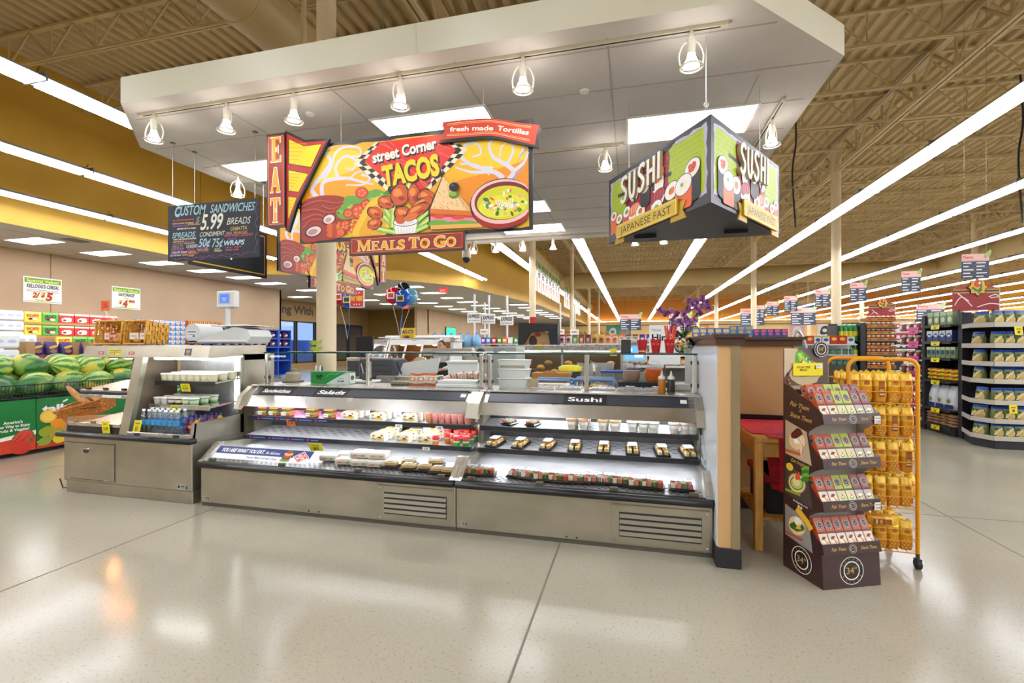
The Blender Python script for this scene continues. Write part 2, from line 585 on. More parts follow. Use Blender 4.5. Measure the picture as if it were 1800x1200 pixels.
for y0_, y1_ in ((20.3, 22.2), (22.3, 24.8), (24.9, 26.6), (26.7, 28.4), (28.5, 30.3), (30.4, 32.2)):
 k += 1
 w_ = MB()
 fr = C('#2c2621', r=0.4)
 w_.box(-20.12, -20.02, y0_, y0_ + .07, .35, 2.95, fr); w_.box(-20.12, -20.02, y1_ - .07, y1_, .35, 2.95, fr)
 w_.box(-20.12, -20.02, y0_, y1_, 2.88, 2.95, fr); w_.box(-20.12, -20.02, y0_, y1_, .35, .45, fr)
 o = struct(w_.build('window_%d' % k))
 MB().box(-20.09, -20.08, y0_ + .07, y1_ - .07, .45, 2.88, GLASS).build('pane', o)
# the car park, a row of low buildings and bare trees outside
og = MB()
og.box(-90, -20.3, -10, 90, -0.3, -0.1, C('#4b5670', r=0.8))
og.box(-75, -70, 10, 100, -0.1, 2.6, C('#5f77ad', r=0.8))
og.box(-74, -69.9, 60, 75, 2.6, 3.6, C('#8ea1cf', r=0.8))
struct(og.build('exterior_car_park'))
# trims
bb = MB()
bb.box(-17.0, -16.98, Y0, 20.0, 0, 0.15, BLACKM)
struct(bb.build('baseboard_left'))
# ------------------------------------------------------------------ columns, girders, joists, ducts
def column(x, y, r, label):
 c = MB()
 c.cyl((x, y, 0), (x, y, ZD), r, r, CREAM, 20)
 c.cyl((x, y, 0), (x, y, 0.12), r + .012, r + .012, BLACKM, 20)
 o = c.build('column'); o['kind'] = 'structure'
 o['label'] = label
 return o
column(-3.6, 5.0, 0.115, 'cream round steel column rising behind the deli case')
for i, y in enumerate((17.2, 29.0, 41.0, 53.0)):
 column(-3.6, y, 0.125, 'cream steel column, %s in the line beyond the kitchen' % nth(i))
for i, y in enumerate((17.7, 28.6, 40.6, 51.5)):
 column(6.5, y, 0.14, 'cream steel column, %s in the row among the grocery aisles' % nth(i))
for i, y in enumerate((17.7, 28.6, 40.6, 51.5)):
 column(16.6, y, 0.14, 'cream steel column, %s in the far right row' % nth(i))
def truss(L_, depth, pan, chord, web, mat):
 """open-web truss along +X from 0 to L_, top chord at z = 0"""
 m = MB()
 t = chord
 m.box(0, L_, -t, t, -t, 0, mat)
 m.box(0, L_, -t, -t * .25, -depth, -depth + t, mat); m.box(0, L_, t * .25, t, -depth, -depth + t, mat)
 n = int(L_ / pan)
 for i in range(n):
  a = i * pan; top = -t; bot = -depth + t
  m.tube([(a, 0, top), (a + pan / 2, 0, bot)], web, mat, 4)
  m.tube([(a + pan / 2, 0, bot), (a + pan, 0, top)], web, mat, 4)
  m.tube([(a + pan / 2, 0, bot), (a + pan / 2, 0, top)], web * .8, mat, 4)
 return m
JM = C('#c6b083', r=0.55)
jm = truss(50.0, 0.72, 1.25, 0.05, 0.022, JM)
j0 = tag(jm.build('roof_joist'), 'tan open-web steel roof joist under the corrugated deck', 'joist', 'roof joists')
sj = Stock(j0)
y = 1.6
while y < Y1 - 1:
 sj.put((-13.6, y, ZD - 0.002)); y += 1.85
gm = truss(76.0, 0.85, 1.5, 0.085, 0.04, JM)
g0 = tag(gm.build('roof_girder'), 'heavy tan truss girder running over the kitchen columns', 'girder', None)
sg = Stock(g0)
sg.put((-3.6, -10, ZD - 0.11), R(90))
sg.put((6.5, -10, ZD - 0.11), R(90), 'heavy tan truss girder running above the grocery aisles at right')
sg.put((16.6, -10, ZD - 0.11), R(90), 'heavy tan truss girder farthest to the right')
def duct(p0, p1, r, label, pitch=1.2):
 t = thing('air_duct', label, 'duct', (0, 0, 0))
 m = MB()
 DM = C('#b09866', r=0.45)
 p0 = Vector(p0); p1 = Vector(p1)
 m.cyl(p0, p1, r, r, DM, 28)
 L_ = (p1 - p0).length; d = (p1 - p0).normalized()
 k = 0.6; q = m
 while k < L_:
  q.cyl(p0 + d * k, p0 + d * (k + .05), r * 1.02, r * 1.02, DM, 28)
  k += pitch
 m.build('pipe', t)
 q = MB(); k = 2.0
 while k < L_:
  for sx in (-1, 1):
   u = Vector((0, 0, 1)).cross(d) * sx * r * .9
   b = p0 + d * k + u
   q.cyl(b, (b.x, b.y, ZD), .006, .006, JM, 4)
  k += 4.0
 q.build('hanger_rod', t)
duct((-5.2, 0.5, 6.25), (-5.2, 60, 6.25), 0.40, 'round tan air duct over the kitchen side of the store', 1.4)
duct((-4.6, 33, 5.95), (17.0, 33, 5.95), 0.55, 'round tan air duct crossing the store above the grocery aisles', 2.0)
duct((17.75, 6, 6.3), (17.75, 60, 6.3), 0.55, 'round tan air duct high above the right-hand aisles', 2.0)
# thin pipes and drops under the roof
pp = MB(); pp.cyl((-4.35, 5.55, 3.9), (-4.35, 5.55, ZD), .035, .035, JM, 8)
tag(pp.build('pipe_drop'), 'thin tan pipe dropping from the roof onto the canopy beside the column', 'pipe')
for x_, lb in ((-5.9, 'thin tan sprinkler pipe under the joists on the left'), (2.8, 'thin tan sprinkler pipe under the joists right of the canopy'), (11.6, 'thin tan sprinkler pipe under the joists above the right aisles')):
 pp = MB(); pp.cyl((x_, -8, 7.2), (x_, 60, 7.2), .025, .025, JM, 6)
 yy = 0
 while yy < 58:
  pp.cyl((x_, yy, 7.2), (x_, yy, 7.4), .012, .012, JM, 5); yy += 3
 tag(pp.build('sprinkler_pipe'), lb, 'pipe')
# ------------------------------------------------------------------ fluorescent rows
TUBE = C('#f4f7ff', e=TUBE_POWER)
REFL = C('#9c9c99', r=0.4)
def light_row(x, y0_, y1_, z, label, along='y', sp=2.44):
 L_ = y1_ - y0_
 t = thing('fluorescent_light_row', label, 'light', (x, y0_, z), 0 if along == 'y' else along, 'fluorescent strip rows')
 m = MB()
 m.prism([(-.03, .075), (-.19, .02), (-.185, .012), (0, .06), (.185, .012), (.19, .02), (.03, .075)], 0, L_, 'y', REFL)
 m.box(-.045, .045, 0, L_, .03, .10, REFL)
 k = sp
 while k < L_:
  m.box(-.19, .19, k - .035, k - .015, -.02, .09, C('#8a8a86'))
  m.cyl((0, k - .02, .09), (.05, k - .02, .17), .008, .008, C('#55524a'), 4)
  k += sp
 m.build('reflector', t)
 m = MB(); k = 0
 while k < L_ - .2:
  e = min(k + sp - .05, L_)
  for s_ in (-.1, .1):
   m.box(s_ - .02, s_ + .02, k + .03, e, -.03, .012, TUBE)
  k += sp
 m.build('tube', t)
rows = [-12.8, -9.85, -7.0, -4.15, -1.6, 2.0, 4.8, 7.5, 10.5, 13.5, 16.3, 19.1, 22.0, 25.0, 28.0, 31.0]
for i, x in enumerate(rows):
 ye = 62.0
 if x < -12: ye = 14.8
 elif x < -9: ye = 17.0
 elif x < -6.5: ye = 22.0
 if -5.3 < x < 2.5:
  light_row(x, 10.8, ye, 4.65, 'long white fluorescent strip row, %s from the left wall, starting behind the canopy' % nth(i))
  light_row(x, -10.5, 2.4, 4.65, 'white fluorescent strip row over the shopper, %s from the left wall' % nth(i))
 else:
  light_row(x, -10.5, ye, 4.65, 'long white fluorescent strip row, %s row from the left wall' % nth(i))
# lay-in panels of the lowered ceiling
def lay_in(label, g):
 t = thing('ceiling_light', label, 'light', (0, 0, 0), 0, g)
 MB().box(-.60, .60, -.30, .30, -.012, -.004, C('#f6f8ff', e=PANEL_POWER)).build('diffuser', t)
 m = MB()
 for a in ((-.62, .62, -.32, -.30), (-.62, .62, .30, .32), (-.62, -.60, -.3, .3), (.60, .62, -.3, .3)):
  m.box(*a, -.015, 0, WHITE)
 m.build('frame', t)
 return t
def inside(x, y):
 for (xa, ya), (xb, yb) in zip(SOF[:-1], SOF[1:]):
  if ya <= y <= yb:
   return x < xa + (xb - xa) * (y - ya) / (yb - ya) - .9
 return False
ls = Stock(lay_in('x', 'panel lights in the lowered ceiling'))
for i in range(12):
 y = -1.4 + 1.72 * i
 if y < 17: ls.put((-15.2, y, ZL), 0, 'white panel light over the left wall aisle, %s in its single row' % nth(i))
for j in range(12):
 for i in range(5):
  x = -18.2 + 2.7 * i; y = 17.6 + 2.65 * j
  if inside(x, y) and (x > -15.5 or y < 30):
   ls.put((x, y, ZL), 0, 'panel light in the checkout ceiling, %s row from the front, %s across' % (nth(j), nth(i)))
gl = MB()
gt = C('#9d998c', r=0.7)
for i in range(40):
 y = -4 + 1.72 * i
 gl.box(-17, -13.7, y + .86, y + .88, ZL - .004, ZL, gt) if y < 15 else None
gl.box(-14.4, -14.38, -8, 15, ZL - .004, ZL, gt); gl.box(-16.0, -15.98, -8, 15, ZL - .004, ZL, gt)
for y in (3.2, 8.9, 13.2):
 gl.box(-14.3, -13.95, y, y + .5, ZL - .012, ZL, C('#55524a'))
struct(gl.build('trim_1'))
# ------------------------------------------------------------------ suspended canopy over the kiosk
ZC = 3.75
CAN = [(-4.70, 3.42), (0.76, 3.42), (1.63, 4.28), (1.63, 9.4), (0.8, 10.2), (-4.7, 10.2), (-5.53, 9.4), (-5.53, 4.24)]
cn = thing('suspended_canopy', 'big white suspended ceiling canopy hanging over the food kiosk', 'canopy', (0, 0, 0))
m = MB()
FAS = noise_mat('canopy_fascia', '#bdb8a0', '#c3bea7', 0.8, r=0.4)
n = len(CAN)
for i in range(n):
 a, b = CAN[i], CAN[(i + 1) % n]
 m.add([(a[0], a[1], ZC - .005), (b[0], b[1], ZC - .005), (b[0], b[1], ZC + .24), (a[0], a[1], ZC + .24)], [(0, 1, 2, 3)], FAS)
m.add([(a[0], a[1], ZC + .24) for a in CAN], [tuple(range(n))], FAS)
m.box(-1.655, -1.65, 3.417, 3.42, ZC, ZC + .24, C('#b9b39c'))
m.build('fascia', cn)
m = MB()
TILE = noise_mat('ceiling_tile', '#cfcac9', '#d5d0cf', 3.0, r=0.8)
m.add([(a[0], a[1], ZC) for a in CAN], [tuple(range(n))[::-1]], TILE)
gr_ = C('#b1aaa6', r=0.7)
for y in [3.72 + .61 * k for k in range(11)]:
 m.box(-5.4, 1.55, y - .006, y + .006, ZC - .003, ZC, gr_) if y > 4.2 else m.box(-4.9, 1.0, y - .006, y + .006, ZC - .003, ZC, gr_)
for i in range(7):
 x = -5.06 + 1.22 * i - (0.0)
 m.box(x - .006, x + .006, 3.6 if -4.8 < x < .9 else 4.4, 10.0, ZC - .003, ZC, gr_)
m.build('ceiling_tiles', cn)
m = MB()
for p in ((-2.5, 4.4), (.3, 4.4), (-4.6, 6.5), (1.2, 8.5), (-.6, 8.5), (-1.9, 6)):
 m.cyl((p[0], p[1], ZC + .24), (p[0], p[1], ZD), .005, .005, C('#8a8a80'), 5)
m.build('hanger_wires', cn)
ps = Stock(lay_in('x', 'panel lights in the canopy'))
for (x, y, lb) in ((-1.98, 4.61, 'bright panel light in the canopy, right above the big tacos sign'), (.56, 5.22, 'bright panel light in the canopy above the three-sided sushi sign'),
     (-4.45, 5.2, 'bright panel light in the canopy behind the tall narrow EAT board'), (-1.9, 9.1, 'panel light at the far back edge of the canopy'),
     (-1.95, 7.65, 'panel light in the canopy just right of the tacos sign edge')):
 ps.put((x, y, ZC), 0, lb)
for x, y, lb in ((-.42, 4.3, 'small round white ceiling cap between the two middle track lamps'), (-3.1, 4.05, 'small round ceiling cap near the EAT board')):
 m = MB(); m.cyl((x, y, ZC), (x, y, ZC - .012), .045, .04, WHITE, 16); tag(m.build('ceiling_disc'), lb, 'ceiling disc')
# track lights
TW = C('#ded8c6', r=0.35)
def track(p0, p1, label):
 m = MB()
 p0 = Vector(p0); p1 = Vector(p1); d = (p1 - p0).normalized(); u = Vector((-d.y, d.x, 0)) * .018
 a = [p0 - u, p1 - u, p1 + u, p0 + u]
 m.hexa([(q.x, q.y, ZC - .028) for q in a] + [(q.x, q.y, ZC) for q in a], TW)
 u = u * .35
 a = [p0 - u + d * .05, p1 - u - d * .05, p1 + u - d * .05, p0 + u + d * .05]
 m.hexa([(q.x, q.y, ZC - .0295) for q in a] + [(q.x, q.y, ZC - .027) for q in a], BLACKM)
 tag(m.build('lighting_track'), label, 'track')
track((-4.75, 3.63, 0), (0.66, 3.63, 0), 'white lighting track along the front edge of the canopy')
track((-3.2, 5.5, 0), (-.1, 5.5, 0), 'white lighting track hanging behind the big tacos sign')
track((1.36, 4.85, 0), (1.36, 6.8, 0), 'white lighting track along the right edge of the canopy')
track((-5.15, 4.9, 0), (-5.15, 8.2, 0), 'white lighting track along the left edge of the canopy')
track((-4.6, 9.75, 0), (.7, 9.75, 0), 'white lighting track along the back edge of the canopy')
def spot():
 t = thing('track_lamp', 'x', 'lamp', (0, 0, 0), 0, 'track lamps')
 m = MB()
 m.cyl((0, 0, 0), (0, 0, -.05), .016, .016, TW, 10)
 m.cyl((0, 0, -.05), (0, .0, -.17), .03, .026, TW, 12)
 m.tube(spline([(0, .0, -.07), (.05, .01, -.08), (.085, .01, -.16), (.08, 0, -.24)], 4), .006, TW, 5)
 m.tube(spline([(0, .0, -.07), (-.05, .01, -.08), (-.085, .01, -.16), (-.08, 0, -.24)], 4), .006, TW, 5)
 m.build('mount', t)
 m = MB()
 m.lathe([(.026, .0), (.035, -.03), (.06, -.075), (.075, -.105), (.078, -.115), (.07, -.112)], (0, 0, -.15), glass_mat('lamp_shade_glass', (.9, .89, .87, 1), .14, .1), 18)
 m.tube([(.078 * math.cos(a), .078 * math.sin(a), -.262) for a in [2 * math.pi * i / 18 for i in range(18)]], .007, TW, 5, True)
 m.build('shade', t)
 m = MB()
 m.lathe([(.0, 0.0), (.05, -.001), (.052, .012), (.03, .06), (.024, .10)], (0, 0, -.25), C('#fff6ea', e=SPOT_POWER), 14)
 m.build('bulb', t)
 return t
sp_ = Stock(spot())
for i, x in enumerate((-4.56, -3.69, -2.95, -1.90, -.836, .414)):
 sp_.put((x, 3.63, ZC - .028), (0.3, -0.4, 2.2, 1.4, 0.2, .1)[i], 'white track lamp on the canopy front edge, %s from the left' % nth(i))
sp_.put((-.30, 5.5, ZC - .028), .6, 'white track lamp in the gap between tacos sign and sushi sign')
sp_.put((1.36, 5.25, ZC - .028), 1.9, 'white track lamp on the right edge track above the sushi sign')
sp_.put((-5.15, 5.25, ZC - .028), 1.0, 'white track lamp hanging above the chalkboard menu')
for i, x in enumerate((-3.35, -2.85, -2.25, -1.60, .05, .6)):
 sp_.put((x, 9.75, ZC - .028), .5 * i, 'white track lamp at the canopy back edge, %s from the left' % nth(i))
for x, y, za, zb, lb in ((4.15, 14.0, 8.08, 4.58, 'black power cord hanging from the roof right of the sushi sign'), (9.02, 14.0, 8.08, 4.4, 'black power cord hanging from the roof near the right edge')):
 pp = MB(); pp.tube(spline([(x, y, za), (x + .06, y, (za + zb) / 2 + .6), (x - .03, y, (za + zb) / 2 - .3), (x + .05, y, zb)], 5), .022, BLACKM, 6); tag(pp.build('power_cord'), lb, 'cord')
# ------------------------------------------------------------------ refrigerated cases
CTUBE = C('#f8fbff', e=CASE_POWER)
SOFT = C('#f8fbff', e=11.0)
UNDER = C('#f8fbff', e=26.0)
PINKT = C('#ff9ec2', e=CASE_POWER * .55)
SHELFB = C('#2a2a2e', r=0.35)
INNER = noise_mat('case_liner', '#3b3a3c', '#4a494b', 4, r=0.35, m=0.5)
NAVY = C('#1d2a63', r=0.4)
def slots(m, x0, x1, y0, y1, z0, z1, mat, dx=.085, dy=.05):
 """punched ventilation slots of a shelf pan that rises from z0 at y0 to z1 at y1"""
 j = 0; y = y0 + dy * .6
 while y < y1 - dy * .4:
  x = x0 + dx * (.4 if j % 2 else .9)
  t = (y - y0) / (y1 - y0); z = z0 + (z1 - z0) * t + .0012
  t2 = (y + .012 - y0) / (y1 - y0); z2 = z0 + (z1 - z0) * t2 + .0012
  while x < x1 - dx * .6:
   m.add([(x, y, z), (x + dx * .5, y, z), (x + dx * .5, y + .012, z2), (x, y + .012, z2)], [(0, 1, 2, 3)], mat)
   x += dx
  y += dy; j += 1
def merch_case(x0, x1, label, posts, grille, words_, pink):
 w = x1 - x0
 t = thing('refrigerated_case', label, 'display case', (x0, 3.44, 0))
 m = MB()   # lower body
 m.box(0.0, w, 0.02, 1.05, .0, .035, C('#6b675c', r=.5, m=.5))
 m.box(0.0, w, 0.0, 1.05, .035, .355, STEEL, .006)
 m.box(w * .46, w * .46 + .012, -.004, 0, .05, .06, BLACKM); m.box(w * .5, w * .5 + .012, -.004, 0, .05, .06, BLACKM)
 m.build('body', t)
 m = MB()   # bumper
 m.tube([(0.012, .0, .383), (0.012, -.032, .383), (w - .012, -.032, .383), (w - .012, .0, .383)], .028, BLACKP, 10)
 m.box(.0, w, -.02, .02, .352, .414, BLACKP, .008)
 m.build('bumper', t)
 g0, g1 = grille[0] - x0, grille[1] - x0
 m = MB()   # ventilation panel
 m.box(g0, g1, -.006, .0, .05, .325, STEEL, .002)
 m.box(g0 + .055, g1 - .055, -.008, -.005, .097, .272, C('#2d2b27', r=.6), .001)
 for i in range(4):
  z = .105 + i * .0415
  m.prism([(-.010, z + .030), (-.022, z + .006), (-.016, z + .004), (-.006, z + .026)], g0 + .058, g1 - .058, 'x', C('#857f6d', r=.45, m=.6))
 for a in (g0 + .02, g1 - .02):
  for z in (.07, .305):
   m.cyl((a, -.006, z), (a, -.01, z), .006, .006, CHROME, 6)
 m.build('ventilation_grille', t)
 m = MB()   # maker's plate
 art = Art(m, plane_y(.02, 0.0, .06))
 art.rect(0, 0, .055, .03, '#b9b4a4').ell(.012, .015, .010, .010, '#2b3440', raw=True).ell(.012, .015, .006, .006, '#b9b4a4', raw=True)
 art.rect(.028, .017, .052, .024, '#2b3440').rect(.028, .006, .052, .012, '#4a5058').rect(.058, .004, .07, .024, '#274a86')
 m.build('rating_plate', t)
 m = MB()   # liner: deck, back and inner ends
 m.hexa([(.02, .02, .36), (w - .02, .02, .36), (w - .02, .72, .36), (.02, .72, .36), (.02, .02, .395), (w - .02, .02, .395), (w - .02, .72, .47), (.02, .72, .47)], STEELD)
 slots(m, .03, w - .03, .05, .2, .398, .414, BLACKM, .05, .03)
 m.box(.02, w - .02, .84, .88, .36, .95, INNER)
 m.box(.02, w - .02, .72, .86, .36, .47, INNER)
 m.box(.02, w - .02, .70, .74, .86, .97, STEELD)
 m.build('liner', t)
 for sd, xa in (('left', .0), ('right', w - .022)):   # end walls
  m = MB()
  poly = [(0, .355), (1.05, .355), (1.05, 1.03), (.60, 1.03), (.50, .955), (.42, .86), (.40, .84), (.16, .54)]
  m.prism([(.62, .355), (1.05, .355), (1.05, 1.03), (.62, 1.03)], xa, xa + .022, 'x', STEEL)
  m.prism([(.0, .355), (.62, .355), (.62, .50), (.16, .545), (.0, .43)], xa, xa + .022, 'x', STEEL)
  m.prism([(.05, .455), (.16, .548), (.62, .50), (.62, .96), (.50, .94), (.42, .86)], xa + .008, xa + .014, 'x', GLASS)
  m.build('end_panel', t)
  m = MB()
  m.prism([(-.03, .412), (.01, .43), (.16, .55), (.20, .55), (.20, .50), (.05, .41)], xa - .004 + (.0 if sd == 'left' else -.02), xa + .05 + (0 if sd == 'left' else -.024), 'x', STEELB)
  m.build('corner_bracket', t)
  m = MB()
  m.prism([(.36, .83), (.405, .82), (.52, .95), (.60, 1.035), (.55, 1.04), (.42, .95)], xa - .004 if sd == 'left' else xa - .03, xa + .052 if sd == 'left' else xa + .026, 'x', STEEL)
  m.build('canopy_bracket', t)
 # lower front glass
 m = MB()
 m.hexa([(.05, .012, .425), (w - .05, .012, .425), (w - .05, .02, .425), (.05, .02, .425), (.05, .165, .548), (w - .05, .165, .548), (w - .05, .173, .548), (.05, .173, .548)], CLEARP)
 for i in range(4):
  a = .12 + (w - .24) * i / 3
  m.box(a - .03, a + .03, -.005, .022, .412, .44, C('#6a6250', r=.3, m=.6), .004)
 m.build('front_glass', t)
 for nm, (ya, za, yb, zb) in (('shelf', (.52, .735, .84, .765)), ('shelf', (.46, .555, .84, .60))):
  s_ = MB()
  s_.hexa([(.025, ya, za - .012), (w - .025, ya, za - .012), (w - .025, yb, zb - .012), (.025, yb, zb - .012), (.025, ya, za), (w - .025, ya, za), (w - .025, yb, zb), (.025, yb, zb)], STEELD)
  slots(s_, .05, w - .05, ya + .03, yb, za + .002, zb, BLACKM, .10, .045)
  o = s_.build(nm, t)
  s_ = MB()
  s_.box(.025, w * .52, ya - .012, ya, za - .03, za + .012, SHELFB, .002)
  s_.box(w * .5201, w - .025, ya - .012, ya, za - .03, za + .012, SHELFB, .002)
  s_.build('price_rail', o)
  s_ = MB(); s_.cyl((.06, ya + .025, za - .022), (w - .06, ya + .025, za - .022), .008, .008, UNDER, 8); s_.build('lamp_tube', o)
 m = MB()   # canopy
 m.prism([(.42, .855), (.50, .955), (.60, 1.035), (.86, 1.035), (.86, .965), (.54, .94), (.46, .865)], .03, w - .03, 'x', STEELB)
 m.build('canopy', t)
 m = MB()   # lettered strip
 dz = Vector((0, .10, .08)).normalized()
 o_ = Vector((.10, .502, .958))
 nrm = Vector((1, 0, 0)).cross(dz)
 sw = w - .20
 P = [o_, o_ + Vector((sw, 0, 0)), o_ + Vector((sw, 0, 0)) + dz * .112, o_ + dz * .112]
 Q = [p + nrm * .006 for p in P]
 m.add(P + Q, [(4, 5, 6, 7), (0, 1, 5, 4), (1, 2, 6, 5), (2, 3, 7, 6), (3, 0, 4, 7)], C('#3c3f47', r=.3))
 art = Art(m, plane_any(o_ + nrm * .006, (1, 0, 0), dz))
 for (tx, a, b, ital) in words_:
  art.rect(a - .04, .0, b + .04, .112, '#17181b')
  art.text(tx, a, .032, .05, '#f4f4f2', w=b - a, bold=.02, shear=.25 if ital else 0)
 art.rect(sw - .06, .04, sw - .01, .08, '#f2f2ee')
 m.build('sign_strip', t)
 m = MB()   # lamps under the canopy
 m.cyl((.12, .49, .875), (w - .12, .49, .875), .010, .010, SOFT, 8); m.build('lamp_tube', t)
 for i, (a, b) in enumerate(((.18, w * .48), (w * .54, w - .15))):
  m = MB()
  m.cyl((a, .79, .868), (b, .79, .868), .017, .017, PINKT if (pink and i == 0) else CTUBE, 8)
  m.build('lamp_tube', t)
  m = MB()
  m.cyl((a - .03, .79, .868), (a, .79, .868), .02, .02, C('#2f7a4a' if not pink else '#dddddd'), 8)
  m.cyl((b, .79, .868), (b + .03, .79, .868), .02, .02, C('#2f7a4a' if not pink else '#dddddd'), 8)
  m.build('lamp_holder', t)
 m = MB()   # counter top with recessed pans
 m.box(0, w, .58, 1.10, 1.035, 1.05, STEELB, .004)
 m.build('counter', t)
 for q, xa in enumerate(posts):
  a = xa - x0
  m = MB()
  m.box(a - .02, a + .02, .745, .80, 1.05, 1.372, STEELB, .008)
  for z in (1.10, 1.29):
   for s_ in (-1, 1):
    m.box(a + s_ * .02 - .012, a + s_ * .02 + .012, .755, .785, z, z + .03, C('#4c473d', r=.4, m=.6), .003)
  m.build('guard_post', t)
 for a, b in zip(posts[:-1], posts[1:]):
  m = MB()
  m.box(a - x0 + .022, b - x0 - .022, .768, .774, 1.06, 1.355, GLASS)
  m.build('guard_glass', t)
 m = MB()
 m.box(posts[0] - x0 - .02, posts[-1] - x0 + .02, .735, 1.10, 1.372, 1.38, GLASS)
 m.box(posts[0] - x0 - .02, posts[-1] - x0 + .02, .733, .737, 1.370, 1.382, GLASSE)
 m.box(posts[0] - x0 - .02, posts[-1] - x0 + .02, 1.085, 1.11, 1.366, 1.386, STEELB, .003)
 m.build('top_glass', t)
 return t
DX0, DX1, SX0, SX1 = -3.78, -1.33, -1.325, .53
deli = merch_case(DX0, DX1, 'long stainless refrigerated case lettered Sandwiches and Salads', (-3.745, -2.55, -1.365), (-1.994, -1.345),
 (('Sandwiches', .09, .41, True), ('Salads', .72, 1.02, True)), True)
sushi = merch_case(SX0, SX1, 'stainless refrigerated case lettered Sushi, beside the half wall', (-1.285, -.39, .505), (-.146, .513),
 (('Sushi', .70, .98, False),), False)
# printed strips fixed on the sandwich case
m = MB()
dz = Vector((0, .153, .123)).normalized(); nrm = Vector((1, 0, 0)).cross(dz)
art = Art(m, plane_any(Vector((.10, .022, .432)) + nrm * .012, (1, 0, 0), dz))
art.rect(0, 0, 1.0, .055, '#e9eaf0').rect(0, .055, 1.0, .135, '#20306f')
art.text('YOU ARE WHAT YOU EAT.', .05, .075, .04, '#f4f4f6', w=.46, bold=.02, shear=.15)
art.text('Be delicious.', .53, .075, .032, '#e8ecff', w=.15, shear=.3)
art.text('Premium Meats & Artisan Cheese', .36, .018, .024, '#2a2d3c', w=.32, shear=.3, bold=.01)
for k_, (c, a) in enumerate((('#5da336', .05), ('#7a3b1c', .045), ('#c23a2a', .04), ('#e3b357', .045), ('#8a4a22', .035))):
 art.ell(.765, .025 + .022 * k_, a, .018, c, wob=.2, raw=True)
P = lambda s_: [(.905 - .075 * s_, .065), (.905, .065 + .055 * s_), (.905 + .075 * s_, .065), (.905, .065 - .055 * s_)]
art.poly(P(1.12), '#f3f3f3', True).poly(P(1), '#c01f2c', True).poly(P(.82), '#f3f3f3', True).poly(P(.74), '#c01f2c', True)
art.text('DIETZ &', .905, .068, .02, '#ffffff', w=.06, bold=.02, align='c').text('WATSON', .905, .044, .02, '#ffffff', w=.075, bold=.02, align='c')
o = m.build('banner_strip', deli)
def rail_strip(x0_, x1_, y_, z_, nm='rail_label'):
 m = MB()
 art = Art(m, plane_y(x0_, y_ , z_), base=.001)
 L_ = x1_ - x0_
 art.rect(0, 0, L_, .03, '#1f2d66')
 k_ = 0.06
 while k_ < L_:
  art.ell(k_, .015, .012, .011, '#d0303a', raw=True).rect(k_ + .03, .011, min(k_ + .17, L_ - .01), .019, '#7f8ec4')
  k_ += .22
 return m.build(nm, deli)
rail_strip(.10, .95, .508, .710); rail_strip(.06, .90, .448, .532)
def price_tag(x, y, z, w, h, col, label, lines, tilt=-.25, rz=0.0, name='price_tag', cat='price tag', th=.002):
 m = MB()
 m.box(-w / 2, w / 2, 0, th, -h, 0, C(col, r=.5))
 art = Art(m, plane_y(-w / 2, 0, -h))
 for (tx, yy, hh, ww) in lines:
  art.text(tx, w / 2, h * yy, h * hh, '#26221a', w=w * ww, align='c', bold=.02)
 o = m.build(name)
 o.location = (x, y, z); o.rotation_euler = (tilt, 0, rz)
 return tag(o, label, cat)
# ------------------------------------------------------------------ food in the cases
def zshelf(top, y):   # height of a case shelf at local depth y
 return (.735 + (y - .52) * .094) if top else (.555 + (y - .46) * .118)
YC = 3.44
def rot_q(ax, a):
 return Matrix.Rotation(a, 3, ax)
# wedge sandwiches in clear packs
def sandwich():
 t = thing('packed_sandwich', 'x', 'sandwich', (0, 0, 0), 0, 'packed sandwiches on the upper shelf')
 m = MB()
 m.box(-.055, .055, .0, .085, .0, .032, C('#c98d43', r=.7), .012)
 m.box(-.055, .055, .0, .085, .062, .09, C('#d29a4e', r=.7), .014)
 m.build('bread', t)
 m = MB()
 m.box(-.052, .052, -.003, .08, .032, .042, C('#e8b7a2', r=.5)); m.box(-.054, .054, -.005, .08, .042, .050, C('#e7c34a', r=.5)); m.box(-.05, .05, -.006, .08, .05, .062, C('#6f9a3a', r=.6))
 m.build('filling', t)
 m = MB()
 m.box(-.06, .06, -.01, .092, -.0, .097, CLEARP, .01)
 m.build('wrap', t)
 m = MB()
 a_ = Art(m, plane_y(-.06, -.0105, 0))
 a_.rect(.025, .015, .075, .05, '#f3f1ea').rect(.03, .03, .07, .034, '#555555').rect(0, .05, .03, .09, '#1e2f74').ell(.015, .07, .01, .01, '#c52a33', raw=True)
 m.build('sticker', t)
 return t
st = Stock(sandwich())
for i, x in enumerate((-3.62, -3.49, -3.34, -3.06, -2.86)):
 st.put((x, YC + .545, zshelf(1, .545) + .004), (.1, -.05, .1, -.08, .05)[i], 'clear-wrapped wedge sandwich on the upper case shelf, %s from the left' % nth(i))
